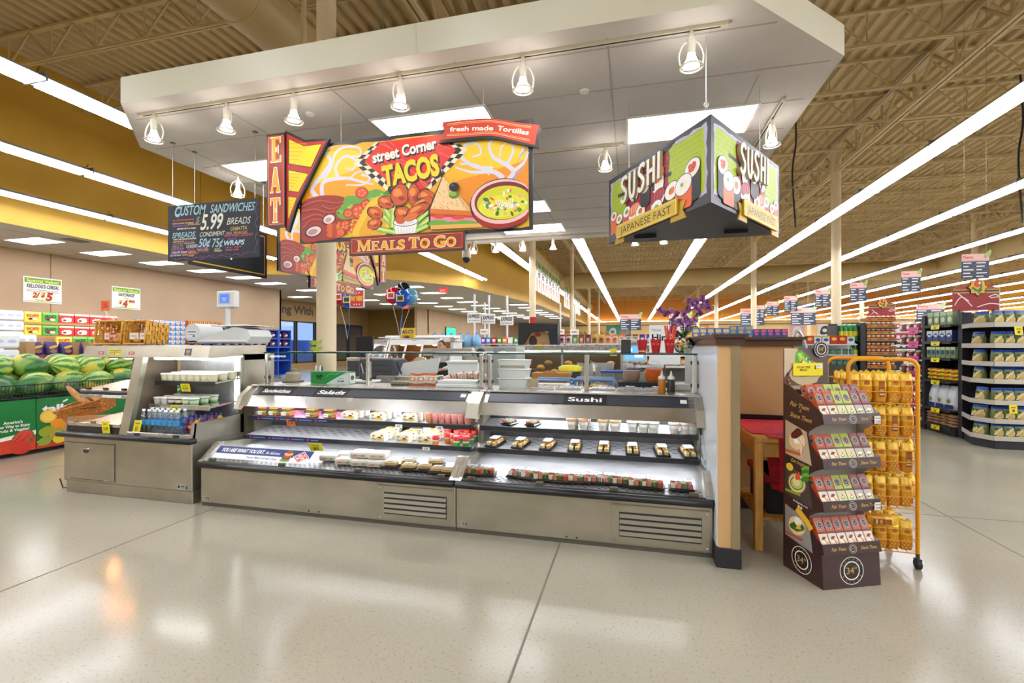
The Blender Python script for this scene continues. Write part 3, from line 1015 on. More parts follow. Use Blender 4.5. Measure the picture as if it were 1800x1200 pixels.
# four-cup dessert packs
def flan_pack():
 t = thing('dessert_pack', 'x', 'dessert pack', (0, 0, 0), 0, 'yellow and white dessert packs')
 m = MB()
 m.box(-.068, .068, 0, .10, 0, .072, C('#f2efe2', r=.45), .004)
 a_ = Art(m, plane_y(-.068, 0, 0))
 a_.poly([(.0, .045), (.0, .072), (.136, .072), (.136, .06), (.09, .05), (.05, .062)], '#f6f4ea', True)
 a_.ell(.088, .030, .034, .014, '#e9c838', raw=True).ell(.088, .038, .022, .010, '#d99a1e', raw=True).ell(.088, .044, .016, .007, '#5f3414', raw=True)
 a_.text('Flan', .012, .02, .022, '#6b3d1d', shear=.3, w=.045, bold=.01)
 a_.ell(.03, .058, .016, .008, '#b7a12a', raw=True).ell(.11, .06, .012, .006, '#8c2f2a', raw=True)
 d_ = Art(m, lambda a, b, d: (a - .068, b, .072 + d))
 d_.rect(.0, .01, .136, .09, '#e8e0bc').ell(.05, .05, .03, .025, '#cdb23c', raw=True).ell(.1, .04, .02, .02, '#7d4a23', raw=True)
 m.build('sleeve', t)
 m = MB()
 for sx in (-.034, .034):
  for yy in (.03, .075):
   m.lathe([(.026, 0), (.03, .012), (.031, .013)], (sx, yy, .066), C('#d9c98e', r=.35), 10)
 m.build('cups', t)
 return t
ft = Stock(flan_pack())
for q, x in enumerate((-2.62, -2.32, -1.99)):
 for r_ in range(3 if q != 1 else 4):
  ft.put((x + .012 * r_, YC + .53 + .085 * r_ * .9 + .0, zshelf(1, .53 + .085 * r_) + .004), .12, 'yellow-white dessert pack on the upper shelf, %s stack, %s from the front' % (nth(q), nth(r_)))
for q, x in enumerate((-2.28, -2.03, -1.815)):
 for r_ in range((3, 3, 4)[q]):
  ft.put((x + .02 * r_, YC + .475 + .10 * r_, zshelf(0, .475 + .10 * r_) + .003), .1, 'yellow-white dessert pack on the middle shelf, %s row, %s from the front' % (nth(q), nth(r_)))
  if r_ > 0 and q == 2:
   ft.put((x + .02 * r_, YC + .475 + .10 * r_, zshelf(0, .475 + .10 * r_) + .080), .1, 'dessert pack lying on top of the right-hand middle-shelf row, %s from the front' % nth(r_ - 1))
# parfait tubs and gelatin cups
def mousse(col):
 t = thing('mousse_cup', 'x', 'dessert cup', (0, 0, 0), 0, 'tall mousse cups on the upper shelf')
 MB().lathe([(.028, .003), (.034, .05), (.036, .088)], (0, 0, 0), noise_mat('mousse', col, '#cf6f66', 60, r=.6), 12).build('mousse', t)
 MB().lathe([(.030, 0), (.0365, .05), (.0385, .095), (.039, .1), (.0, .1)], (0, 0, 0), CLEARP, 14).build('cup', t)
 return t
mc = Stock(mousse('#e8a49a')); mo = Stock(mousse('#e2a35c'))
for i in range(8):
 for r_ in range(2):
  x = -1.80 + .062 * i * 1.0; y = .56 + .09 * r_
  if x > -1.39: continue
  (mo if i == 0 else mc).put((x + .012 * r_, YC + y, zshelf(1, y) + .004), i * .7, '%s mousse cup on the upper shelf, %s from its left end, %s row' % ('orange' if i == 0 else 'pink', nth(i), ('front', 'back')[r_]))
def gelatin(low):
 t = thing('gelatin_cup', 'x', 'dessert cup', (0, 0, 0), 0, 'layered gelatin cups on the middle shelf')
 MB().lathe([(.026, .004), (.029, .038)], (0, 0, 0), C(low, r=.2), 12).build('lower_layer', t)
 MB().lathe([(.029, .038), (.031, .052)], (0, 0, 0), C('#f3e3d6', r=.3), 12).build('cream_layer', t)
 MB().lathe([(.031, .052), (.034, .09), (0, .09)], (0, 0, 0), C('#dc2a22', r=.2), 12).build('upper_layer', t)
 MB().lathe([(.028, 0), (.035, .09), (.036, .098), (.034, .1), (0, .1)], (0, 0, 0), CLEARP, 14).build('cup', t)
 return t
gr = Stock(gelatin('#2fae3a')); go = Stock(gelatin('#ee8a2a'))
gi = {'green': 0, 'orange': 0}
for (x, y, k_) in ((-1.70, .475, 0), (-1.62, .56, 0), (-1.545, .52, 0), (-1.66, .66, 0), (-1.56, .64, 0), (-1.50, .475, 1), (-1.475, .58, 1), (-1.415, .475, 1), (-1.40, .56, 1), (-1.48, .68, 1), (-1.395, .66, 1), (-1.56, .74, 0), (-1.45, .76, 1), (-1.385, .76, 1)):
 nm = ('orange', 'green')[k_]
 (go, gr)[k_].put((x, YC + y, zshelf(0, y) + .004), 0, 'red, cream and %s layered gelatin cup, %s of the %s ones' % (nm, nth(gi[nm]), nm)); gi[nm] += 1
# trays behind the lower glass of the sandwich case
def clam(bread=True):
 t = thing('clamshell_pack', 'x', 'food pack', (0, 0, 0), 0, 'clear clamshell packs behind the front glass')
 MB().box(-.075, .075, -.055, .055, 0, .018, C('#232325', r=.3), .006).build('tray', t)
 m = MB()
 m.box(-.06, .06, -.04, .04, .018, .038, C('#c99f63', r=.7), .01)
 m.box(-.055, .055, -.038, .038, .038, .05, C('#e6d2a4', r=.7), .01)
 m.build('food', t)
 MB().hexa([(-.072, -.052, .018), (.072, -.052, .018), (.072, .052, .018), (-.072, .052, .018), (-.06, -.042, .06), (.06, -.042, .06), (.06, .042, .06), (-.06, .042, .06)], CLEARP).build('lid', t)
 m = MB(); a_ = Art(m, lambda a, b, d: (a, b, .0612 + d)); a_.rect(-.03, -.03, .035, .012, '#f2efe6').rect(-.02, -.02, .025, -.015, '#555555')
 m.build('sticker', t)
 return t
ct = Stock(clam())
for i, (x, y) in enumerate(((-1.98, .18), (-1.85, .25), (-1.80, .15), (-1.66, .16), (-1.53, .13), (-1.43, .12), (-1.62, .29))):
 ct.put((x, YC + y, .40 + .1 * y + .003), .1, 'clear clamshell with a sandwich behind the left front glass, %s from its left end' % nth(i))
def flatbox():
 t = thing('cupcake_box', 'x', 'food pack', (0, 0, 0), 0, 'printed trays behind the front glass')
 m = MB(); m.box(-.08, .08, -.06, .06, 0, .05, C('#ece9e0', r=.4), .006)
 a_ = Art(m, lambda a, b, d: (a, b, .05 + d)); a_.ell(-.03, 0, .025, .02, '#e2c8b0', raw=True).ell(.04, .01, .022, .018, '#d9d4c8', raw=True)
 a_ = Art(m, plane_y(-.08, -.06, 0)); a_.rect(.01, .006, .15, .03, '#c4b9a8').ell(.05, .02, .02, .008, '#d98a5e', raw=True).ell(.12, .02, .012, .008, '#7a9a4e', raw=True)
 m.build('carton', t); return t
fb = Stock(flatbox())
for i, (x, y, z) in enumerate(((-2.62, .26, 0), (-2.5, .33, 0), (-2.42, .2, 0), (-2.26, .19, 0), (-2.10, .19, 0), (-2.36, .3, 0), (-2.2, .3, 0), (-2.30, .24, .052), (-2.13, .25, .052), (-2.38, .40, 0))):
 fb.put((x, YC + y, .40 + .1 * y + .003 + z), .12, 'white printed food tray behind the left front glass, %s one' % nth(i))
price_tag(-3.25, YC + .505, .728, .085, .075, '#ef7a26', 'orange price tag hanging from the upper sandwich shelf', (('ARTISAN', .68, .12, .6), ('5.99', .25, .3, .6)), .35, .15)
price_tag(-2.74, YC + .2, .58, .12, .09, '#e3d61f', 'yellow price tag standing behind the lower front glass', (('2 FOR', .65, .14, .5), ('$5', .2, .32, .4)), .5, .2)
for (x, z, nm) in ((-2.08, .725, 'upper'), (-1.68, .725, 'upper right'), (-1.78, .545, 'middle')):
 price_tag(x, YC + (.505 if z > .6 else .445), z, .07, .03, '#e9e9e2', 'small white price label on the %s rail of the sandwich case' % nm, (('3.49', .25, .5, .5),), 0)
# sushi
def sushi_tray(kind):
 t = thing('sushi_tray', 'x', 'sushi tray', (0, 0, 0), 0, 'sushi trays')
 w_, d_ = ((.05, .085) if kind == 'long' else (.075, .055))
 MB().box(-w_, w_, -d_, d_, 0, .016, C('#1d1d20', r=.3), .006).build('tray', t)
 m = MB(); q = random.Random(3)
 if kind == 'long':
  for i in range(5):
   for sx in (-.022, .022):
    m.cyl((sx, -.062 + .03 * i, .016), (sx, -.062 + .03 * i, .038), .015, .015, C(('#d9c9a0', '#c9a45e', '#b9863a')[(i + (sx > 0)) % 3], r=.7), 8)
    m.cyl((sx, -.062 + .03 * i, .038), (sx, -.062 + .03 * i, .041), .007, .006, C(('#7f9a4a', '#d06a3a', '#8a5a2a')[i % 3]), 6)
 else:
  for i in range(4):
   for yy in (-.024, .022):
    m.cyl((-.048 + .032 * i, yy, .016), (-.048 + .032 * i, yy, .042), .016, .016, C(('#ece7da', '#b33a2a', '#d8845a', '#ece7da', '#51712f')[(i * 2 + (yy > 0)) % 5], r=.7), 8)
    m.cyl((-.048 + .032 * i, yy, .042), (-.048 + .032 * i, yy, .045), .009, .007, C(('#d3622f', '#7d2c20', '#88a045')[i % 3]), 6)
 m.build('sushi_rolls', t)
 MB().hexa([(-w_, -d_, .016), (w_, -d_, .016), (w_, d_, .016), (-w_, d_, .016), (-w_ + .01, -d_ + .012, .058), (w_ - .01, -d_ + .012, .058), (w_ - .01, d_ - .012, .058), (-w_ + .01, d_ - .012, .058)], CLEARP).build('lid', t)
 m = MB(); a_ = Art(m, lambda a, b, d: (a, b, .0588 + d))
 a_.rect(-.03, -.035, .03, .04, '#f2f0e9') if kind == 'long' else a_.rect(-.035, .0, .035, .035, '#f2f0e9')
 a_.rect(-.02, .01, .02, .016, '#4a4a48').rect(-.02, .022, .02, .026, '#c8503a')
 m.build('sticker', t)
 return t
sl = Stock(sushi_tray('long')); sw_ = Stock(sushi_tray('wide'))
for i, x in enumerate((-1.13, -.90, -.66, -.43, -.19, .04, .27, .47)):
 sl.put((x - .04, YC + .57, zshelf(0, .57) + .006), (-.25, -.2, -.15, 0, .0, .05, .1, .15)[i], 'long sushi tray with white label on the middle shelf, %s from the left' % nth(i), 'long sushi trays on the middle shelf', None)
for o in [q for q in bpy.data.objects if q.get('category') == 'sushi tray']:
 o.rotation_euler = (.115, 0, o.rotation_euler[2]); o.scale = (1.16, 1.16, 1.16)
for i, x in enumerate((-1.26, -1.16, -.885, -.78, -.68, -.56, -.41, -.28, -.185, -.085, .03, .125, .325)):
 rz = .12 * math.sin(i * 2.1)
 sw_.put((x + .015, YC + .16 + .02 * math.sin(i), .4165), rz, 'sushi tray behind the right front glass, %s from the left' % nth(i, 13), 'sushi trays behind the front glass')
def green_tray():
 t = thing('salad_tray', 'x', 'salad tray', (0, 0, 0), 0, 'seaweed salad trays on the upper shelf')
 MB().box(-.05, .05, -.08, .08, 0, .016, C('#1d1d20', r=.3), .006).build('tray', t)
 m = MB()
 for i in range(9):
  m.ell(((i % 3 - 1) * .028, (i // 3 - 1) * .045, .028), (.018, .022, .012), C(('#5d8a4a', '#87a86a', '#c25a3a')[(i * 2) % 3 if i % 4 else 2], r=.7), 7, 5)
 m.build('salad', t)
 MB().hexa([(-.05, -.08, .016), (.05, -.08, .016), (.05, .08, .016), (-.05, .08, .016), (-.04, -.07, .052), (.04, -.07, .052), (.04, .07, .052), (-.04, .07, .052)], CLEARP).build('lid', t)
 return t
gt_ = Stock(green_tray())
gt_.put((-1.06, YC + .64, zshelf(1, .62) + .004), -.3, 'green salad tray on the upper sushi shelf, at its left end')
gt_.put((-.85, YC + .64, zshelf(1, .62) + .004), -.25, 'green salad tray on the upper sushi shelf, second from the left')
def soup_cup(body, lid, g):
 t = thing('soup_cup', 'x', 'soup cup', (0, 0, 0), 0, g)
 m = MB(); m.lathe([(.03, 0), (.042, .075), (.044, .076)], (0, 0, 0), C(body, r=.4), 14)
 m.lathe([(.0365, .04), (.0405, .064)], (0, 0, 0), C('#e9e6dc', r=.4), 14)
 m.build('cup', t)
 MB().lathe([(.046, 0), (.046, .008), (.038, .012), (0, .012)], (0, 0, .075), C(lid, r=.35), 14).build('lid', t)
 return t
for (xs, body, lid, nm) in (((-.50, -.40), '#d9d3c6', '#b0702c', 'brown-lidded'), ((-.24, -.145), '#dedad0', '#c08a4a', 'tan-lidded'), ((.0, .085, .165), '#dfe3da', '#dfe6e2', 'white-lidded'), ((.325, .415, .49), '#e6dcd6', '#d8b4b0', 'pink-lidded')):
 sc_ = Stock(soup_cup(body, lid, 'soup cups on the upper sushi shelf'))
 for i, x in enumerate(xs):
  for r_ in range(2):
   if x + .01 * r_ > .47: x = .465
   sc_.put((x + .015 * r_, YC + .57 + .10 * r_, zshelf(1, .57 + .10 * r_) + .004), 0, '%s paper soup cup on the upper sushi shelf, %s %s' % (nm, ('front row', 'back row')[r_], nth(i)))
# ------------------------------------------------------------------ hot and cold case at the left
LX0, LX1, LY = -5.48, -3.89, 3.45
lw = LX1 - LX0
hc = thing('hot_food_case', 'stainless hot and cold food case with slanted glass, left of the sandwich case', 'display case', (LX0, LY, 0))
m = MB()
m.box(0.02, lw - .0, .01, 1.0, 0.0, .115, STEEL, .004)
m.box(0.0, lw, .0, 1.02, .115, .56, STEEL, .006)
for a in (.03, lw - .03):
 m.cyl((a, .01, .03), (a, .004, .03), .008, .008, CHROME, 8)
m.build('body', hc)
m = MB(); m.box(.04, .665, -.010, 0, .145, .495, STEEL, .003)
m.box(.034, .671, -.004, 0, .139, .501, C('#57534a', r=.5))
for a in (.10, .58):
 m.box(a - .03, a + .03, -.016, -.01, .147, .156, CHROME)
o = m.build('service_door', hc)
m = MB(); m.box(.27, .36, -.014, -.010, .395, .455, CHROME, .002); m.box(.28, .35, -.0155, -.012, .402, .438, C('#3b3833', r=.4)); m.box(.278, .352, -.022, -.012, .436, .45, CHROME, .004)
m.build('handle', o)
m = MB(); art = Art(m, plane_y(lw - .17, 0, .13)); art.rect(0, 0, .09, .045, '#b3ae9e').ell(.02, .022, .015, .015, '#2b3440', raw=True).rect(.042, .024, .085, .034, '#2b3440').rect(.042, .01, .085, .018, '#555a60').rect(.10, .005, .118, .034, '#274a86')
m.build('rating_plate', hc)
m = MB(); m.tube([(-.03, .03, .575), (-.03, -.03, .575), (lw + .0, -.03, .575), (lw + .0, .03, .575)], .027, BLACKP, 10); m.box(0, lw, -.02, .02, .553, .60, BLACKP, .006)
m.build('bumper', hc)
m = MB()   # hood
m.prism([(.17, 1.335), (.195, 1.445), (.90, 1.455), (.90, 1.36), (.2, 1.33)], 0, lw, 'x', STEEL)
m.box(0, lw, .60, .90, 1.30, 1.36, STEEL)
m.build('hood', hc)
m = MB()   # rear cabinet of the cold half
m.box(.80, lw, .58, 1.02, .56, 1.36, STEEL)
m.box(.80, lw - .03, .565, .58, .56, 1.33, STEELD)
m.build('rear_cabinet', hc)
m = MB()   # slanted divider and end posts
m.prism([(.0, .56), (.05, .56), (.21, 1.34), (.16, 1.34)], .705, .815, 'x', STEEL)
m.prism([(.05, .56), (.56, .56), (.56, 1.33), (.21, 1.33)], .755, .765, 'x', C('#8a7a68', r=.4, m=.6))
m.build('divider_post', hc)
m = MB()
m.prism([(.0, .56), (.6, .56), (.6, .75), (.03, .73)], lw - .02, lw, 'x', STEEL)
m.box(lw - .03, lw, .55, .585, .56, 1.33, STEELB)
m.prism([(.0, .56), (.03, .56), (.05, .735), (.02, .735)], lw - .03, lw, 'x', STEELB)
m.build('end_panel', hc)
m = MB(); m.prism([(.035, .735), (.55, .75), (.55, 1.33), (.18, 1.33)], lw - .012, lw - .006, 'x', GLASS); m.build('end_glass', hc)
m = MB(); m.prism([(.0, .56), (.62, .56), (.62, .69), (.03, .735)], 0, .018, 'x', STEEL); m.build('end_panel', hc)
m = MB(); m.prism([(.035, .735), (.60, .70), (.60, 1.33), (.18, 1.33)], .006, .012, 'x', GLASS); m.build('end_glass', hc)
m = MB(); m.hexa([(.82, .005, .60), (lw - .03, .005, .60), (lw - .03, .011, .60), (.82, .011, .60), (.82, .165, 1.335), (lw - .03, .165, 1.335), (lw - .03, .171, 1.335), (.82, .171, 1.335)], GLASS)
m.box(.82, lw - .02, -.004, .02, .595, .63, STEELB, .003)
for a in (.95, lw - .18):
 m.box(a - .03, a + .03, -.012, .0, .60, .625, C('#57534a', r=.4, m=.6))
m.build('front_glass', hc)
COPPER = noise_mat('warm_pan_steel', '#c8b3a2', '#d8c6b6', 5, r=.22, m=.85)
m = MB()
m.hexa([(.02, .05, .655), (.70, .05, .655), (.70, .60, .655), (.02, .60, .655), (.02, .05, .67), (.70, .05, .67), (.70, .60, .72), (.02, .60, .72)], COPPER)
m.box(.02, .70, .03, .06, .60, .655, C('#33302e', r=.4), .004); m.box(.02, .70, .02, .05, .655, .69, STEELB, .003); m.box(.02, .70, .01, .05, .565, .60, STEELB)
for a in (.13, .36):
 m.box(a - .03, a + .03, .012, .03, .69, .712, C('#8a7a2c', r=.4), .003)
m.build('hot_deck', hc)
m = MB()
m.hexa([(.02, .16, .985), (.70, .16, .985), (.70, .60, .985), (.02, .60, .985), (.02, .16, 1.0), (.70, .16, 1.0), (.70, .60, 1.07), (.02, .60, 1.07)], COPPER)
m.box(.02, .70, .125, .16, .955, .985, C('#33302e', r=.4), .003); m.box(.02, .70, .13, .165, .985, 1.005, STEELB, .003); m.box(.03, .70, .12, .15, .925, .955, STEELB, .002)
m.box(.34, .58, .118, .13, .93, .952, C('#dfe6ec'))
for a in (.13, .36, .60):
 m.box(a - .025, a + .025, .12, .15, 1.005, 1.025, C('#2a2a2c'), .004)
m.build('hot_shelf', hc)
m = MB(); m.box(.02, .71, .605, .612, .70, 1.33, GLASS); m.build('back_glass', hc)
WARM = C('#ffa860', e=110.0)
for z, y in ((1.325, .36), (.945, .36)):
 for a in (.15, .36, .57):
  m = MB(); m.lathe([(.0, -.02), (.03, -.016), (.034, .0), (.03, .008)], (a, y, z), WARM, 12); m.build('heat_lamp', hc)
  m = MB(); m.lathe([(.04, -.012), (.045, .008), (.03, .012)], (a, y, z), CHROME, 12); m.build('heat_lamp_holder', hc)
for z, y0_, y1_, rise in ((.86, .22, .57, .03), (1.09, .28, .57, .03)):
 m = MB(); m.hexa([(.82, y0_, z - .015), (lw - .03, y0_, z - .015), (lw - .03, y1_, z - .015 + rise), (.82, y1_, z - .015 + rise), (.82, y0_, z), (lw - .03, y0_, z), (lw - .03, y1_, z + rise), (.82, y1_, z + rise)], STEELB)
 m.box(.82, lw - .03, y0_ - .012, y0_, z - .035, z + .01, SHELFB if z > 1 else STEELB, .002)
 m.build('shelf', hc)
m = MB(); m.hexa([(.82, .03, .60), (lw - .03, .03, .60), (lw - .03, .57, .60), (.82, .57, .60), (.82, .03, .615), (lw - .03, .03, .615), (lw - .03, .57, .66), (.82, .57, .66)], STEELB); m.build('cold_deck', hc)
m = MB(); m.cyl((.86, .24, 1.322), (1.10, .24, 1.322), .012, .012, UNDER, 8); m.cyl((1.13, .24, 1.322), (1.52, .24, 1.322), .012, .012, UNDER, 8); m.build('lamp_tube', hc)
m = MB(); m.cyl((lw - .045, .535, .80), (lw - .045, .535, 1.30), .010, .010, SOFT, 8); m.build('lamp_tube', hc)
nh = Vector((0, -.11, .025)).normalized()
m = MB(); art = Art(m, plane_any((0, .17, 1.335), (1, 0, 0), (0, .025, .11)))
for a in (.20, .60):
 art.rect(a, .025, a + .075, .055, '#b3262c').text('HOT', a + .012, .032, .016, '#f0e8e0', w=.05, bold=.02)
art.rect(.33, .02, .50, .08, '#d9c81f').rect(.34, .062, .49, .068, '#3a3510').rect(.34, .045, .41, .05, '#3a3510').rect(.42, .045, .49, .05, '#3a3510').rect(.34, .028, .40, .034, '#3a3510').rect(.415, .022, .422, .06, '#3a3510')
art.rect(1.30, .02, 1.38, .085, '#3a3a35').rect(1.315, .045, 1.365, .075, '#8a8a7a').rect(1.32, .03, 1.36, .036, '#c9c9c0')
m.build('hood_labels', hc)
m = MB()
m.tube([(-.03, .12, .02), (-.09, .05, .012), (-.02, -.02, .13)], .006, BLACKM, 5); m.build('cord', hc)
# contents of the cold half
def tub(body, lid, h=.07, r=.05, sm='#d8d2c0'):
 t = thing('deli_tub', 'x', 'food tub', (0, 0, 0), 0, 'deli tubs in the cold case')
 m = MB(); m.lathe([(r * .8, 0), (r, h)], (0, 0, 0), C(body, r=.35), 14); m.build('cup', t)
 m = MB(); m.lathe([(r * 1.06, 0), (r * 1.06, .008), (r * .9, .011), (0, .011)], (0, 0, h), C(lid, r=.3), 14); m.build('lid', t)
 m = MB(); m.lathe([(r * .87, h * .35), (r * .97, h * .8)], (0, 0, .0), C(sm, r=.4), 14); m.build('paper_band', t)
 return t
s1 = Stock(tub('#e6dcae', '#f2eed9', .065, .048, '#e9e4cf'))
for r_ in range(3):
 for i in range(8):
  s1.put((LX0 + .90 + .083 * i + .02 * r_, LY + .325 + .095 * r_, 1.096 + .0082 * r_), i * .5, 'cream-lidded deli tub on the top shelf, %s row, %s from the left' % (('front', 'middle', 'back')[r_], nth(i)), 'cream tubs on the top cold shelf')
s2 = [Stock(tub('#cfcabc', '#e9e9e4', .06, .045, '#d9d5c8')), Stock(tub('#5b2f1c', '#e6e2da', .06, .045, '#e4dfd2')), Stock(tub('#9cc07c', '#eef2ea', .06, .045, '#dfe9d4'))]
for r_ in range(3):
 for i in range(6):
  k_ = (0, 0, 1, 1, 2, 2)[i] if r_ < 2 else (0, 1, 1, 0, 2, 2)[i]
  s2[k_].put((LX0 + .88 + .088 * i + .02 * r_, LY + .265 + .09 * r_, .866 + .0077 * r_), i * .5, '%s tub on the middle cold shelf, %s row, %s from the left' % (('grey', 'brown pudding', 'green salad')[k_], ('front', 'middle', 'back')[r_], nth(i)), 'mixed tubs on the middle cold shelf')
def bottle(body, cap, band, tall=.2, cl=True):
 t = thing('drink_bottle', 'x', 'bottle', (0, 0, 0), 0, 'bottles on the cold case floor')
 m = MB(); m.lathe([(.026, 0), (.031, .008), (.031, tall * .55), (.033, tall * .62), (.03, tall * .72), (.013, tall * .9), (.013, tall * .95)], (0, 0, 0), body, 12); m.build('body', t)
 m = MB(); m.lathe([(.015, 0), (.015, .02), (0, .02)], (0, 0, tall * .94), C(cap, r=.35), 10); m.build('cap', t)
 m = MB(); m.lathe([(.0318, tall * .3), (.0318, tall * .52)], (0, 0, 0), C(band, r=.4), 12); m.build('label_band', t)
 return t
WATER = glass_mat('water_bottle_plastic', (.78, .88, .95, 1), .2, .12)
b1 = Stock(bottle(WATER, '#f2f4f6', '#3aa0d8'))
b2 = [Stock(bottle(C('#4a2352', r=.25), '#3b2a8a', '#6a3fa0', .13)), Stock(bottle(C('#7d2440', r=.25), '#3b2a8a', '#d8b42a', .13)), Stock(bottle(C('#c9a42a', r=.25), '#3b2a8a', '#5a2f8a', .13))]
for r_ in range(3):
 for i in range(7):
  b1.put((LX0 + .87 + .068 * i + .01 * r_, LY + .12 + .075 * r_, .624 + .0062 * r_), 0, 'clear water bottle with blue band, %s row, %s from the left' % (('front', 'middle', 'back')[r_], nth(i)), 'water bottles in the cold case')
 for i in range(4):
  b2[(i + r_) % 3].put((LX0 + 1.365 + .062 * i * .95, LY + .15 + .1 * r_, .627 + .0083 * r_), 0, 'small purple-capped juice bottle, %s row, %s from the left' % (('front', 'middle', 'back')[r_], nth(i)), 'juice bottles in the cold case')
price_tag(-4.26, LY + .25, 1.075, .10, .08, '#e6d51e', 'yellow price tag on the top shelf of the cold case', (('SALAD', .66, .15, .6), ('4.99', .25, .28, .6)), .2, .1)
price_tag(-4.33, LY + .20, .865, .10, .085, '#e6d51e', 'yellow price tag on the middle shelf of the cold case', (('PUDDING', .66, .15, .7), ('2.99', .25, .28, .6)), .2, .05)
price_tag(-4.58, LY + .045, .735, .09, .125, '#ecdc1f', 'yellow price tag leaning inside the slanted cold glass', (('WATER', .7, .12, .6), ('$2', .25, .28, .4)), -.21, 0)
price_tag(-4.93, LY - .005, .72, .085, .12, '#ecdc1f', 'yellow price tag on the edge of the empty hot deck', (('HOT', .7, .12, .5), ('5.99', .25, .26, .6)), .1, .1)
# baskets and the weighing scale on top
WICK = noise_mat('woven_straw', '#c68a2c', '#e9b650', 40, r=.6, bump=.5)
def weave_box(m, w, d, h, mat, fl=.12, open_front=False):
 """open basket with woven walls: alternating raised splints, thick rim, real holes"""
 def wall(p0, p1, q0, q1, nx, nz):
  # p0->p1 bottom edge, q0->q1 top edge
  p0, p1, q0, q1 = map(Vector, (p0, p1, q0, q1))
  nrm = (p1 - p0).cross(q0 - p0).normalized()
  for j in range(nz):
   a, b = (j + .12) / nz, (j + .88) / nz
   for i in range(nx):
    off = .004 if (i + j) % 2 else -.004
    s0, s1 = i / nx, (i + 1) / nx
    V = []
    for e in (-.002, .002):
     for (s_, t_) in ((s0, a), (s1, a), (s1, b), (s0, b)):
      V.append((p0.lerp(p1, s_)).lerp(q0.lerp(q1, s_), t_) + nrm * (off + e))
    m.add(V, [(3, 2, 1, 0), (4, 5, 6, 7), (0, 1, 5, 4), (1, 2, 6, 5), (2, 3, 7, 6), (3, 0, 4, 7)], mat)
  for i in range(nx):
   s_ = (i + .5) / nx
   m.tube([p0.lerp(p1, s_), q0.lerp(q1, s_)], .004, mat, 4)
 W_, D_ = w / 2, d / 2; e = fl * h
 b = [(-W_, -D_, 0), (W_, -D_, 0), (W_, D_, 0), (-W_, D_, 0)]
 t = [(-W_ - e, -D_ - e, h), (W_ + e, -D_ - e, h), (W_ + e, D_ + e, h), (-W_ - e, D_ + e, h)]
 for k_ in range(4):
  if open_front and k_ == 0: continue
  l = w if k_ % 2 == 0 else d
  wall(b[k_], b[(k_ + 1) % 4], t[k_], t[(k_ + 1) % 4], max(3, int(l / .035)), max(3, int(h / .03)))
 m.tube(t + t[:1], .012, mat, 6)
 m.tube(b + b[:1], .009, mat, 6)
 m.box(-W_, W_, -D_, D_, 0, .006, mat)
def tilted_basket(label, w, rz):
 t = thing('straw_basket', label, 'basket', (0, 0, 0), rz)
 m = MB(); weave_box(m, w, .20, .24, WICK, .10); o = m.build('weave', t)
 o.rotation_euler = (R(85), 0, 0)
 o.location = (0, .12, .112)
 return t
t = tilted_basket('square straw basket lying on its side on the hot case, left of two', .27, .12); t.location = (-5.45, 3.95, 1.457)
t = tilted_basket('square straw basket lying on its side on the hot case, right of two', .30, -.12); t.location = (-5.075, 3.97, 1.457)
def roll_bag(col, fill):
 t = thing('bread_bag', 'x', 'bread bag', (0, 0, 0), 0, 'bagged rolls in the straw baskets')
 m = MB(); m.ell((0, 0, .055), (.075, .05, .055), C(fill, r=.6), 10, 7); m.ell((.02, -.03, .04), (.05, .03, .035), C('#d9a860', r=.6), 8, 6); m.build('rolls', t)
 m = MB(); a_ = Art(m, plane_y(-.06, -.052, .02)); a_.rect(.0, .02, .11, .09, col).rect(.01, .045, .10, .07, '#f0e6d8').text('BREAD', .02, .05, .014, '#b02a26', w=.07, bold=.02); m.build('print', t)
 return t
rb = Stock(roll_bag('#c8342c', '#e0b878')); rb2 = Stock(roll_bag('#e8e2d6', '#d8ac66'))
rb2.put((-5.51, 3.94, 1.475), .1, 'bag of rolls in the left straw basket, at left'); rb.put((-5.40, 3.91, 1.475), -.1, 'red-labelled bag of rolls in the left straw basket, at right')
rb2.put((-5.14, 3.93, 1.475), .1, 'white-labelled bag of rolls in the right straw basket, at left'); rb2.put((-5.0, 3.93, 1.475), 0, 'white-labelled bag of rolls in the right straw basket, at right')
m = MB(); m.box(-.06, .06, 0, .003, 0, .11, C('#e8622a')); a_ = Art(m, plane_y(-.06, 0, 0)); a_.text('1.99', .06, .03, .028, '#8a2f12', w=.07, align='c', bold=.02).rect(.02, .08, .10, .088, '#8a2f12').rect(.03, .066, .09, .072, '#8a2f12')
m.tube([(0, .002, 0), (.03, .004, -.06), (.10, .03, -.10)], .006, '#e9e2d2', 5)
t = m.build('price_card'); t.location = (-5.58, 3.90, 1.83); tag(t, 'orange price card clipped above the left straw basket', 'price card')
sc = thing('weighing_scale', 'pale grey label-printing scale with a pole display on the hot case', 'scale', (-4.25, 4.2, 1.455))
SG = C('#d6d9d6', r=.35); SG2 = C('#b9bdbb', r=.4)
m = MB(); m.box(-.38, .40, -.16, .16, .015, .06, SG, .015)
m.cyl((-.30, -.16, .125), (-.30, .14, .125), .105, .105, SG, 24)
m.prism([(.02, .03), (.40, .03), (.44, .09), (.40, .16), (.25, .19), (.08, .15), (-.06, .10), (-.20, .06)], -.15, .15, 'y', SG)
m.build('housing', sc)
m = MB(); m.box(-.05, .44, -.17, .17, .196, .208, STEELB, .004); m.build('platter', sc)
m = MB(); m.cyl((0, 0, .10), (0, 0, .42), .026, .024, SG, 14); m.build('pole', sc)
m = MB(); m.box(-.125, .125, -.035, .035, .40, .585, SG, .012); m.build('display_head', sc)
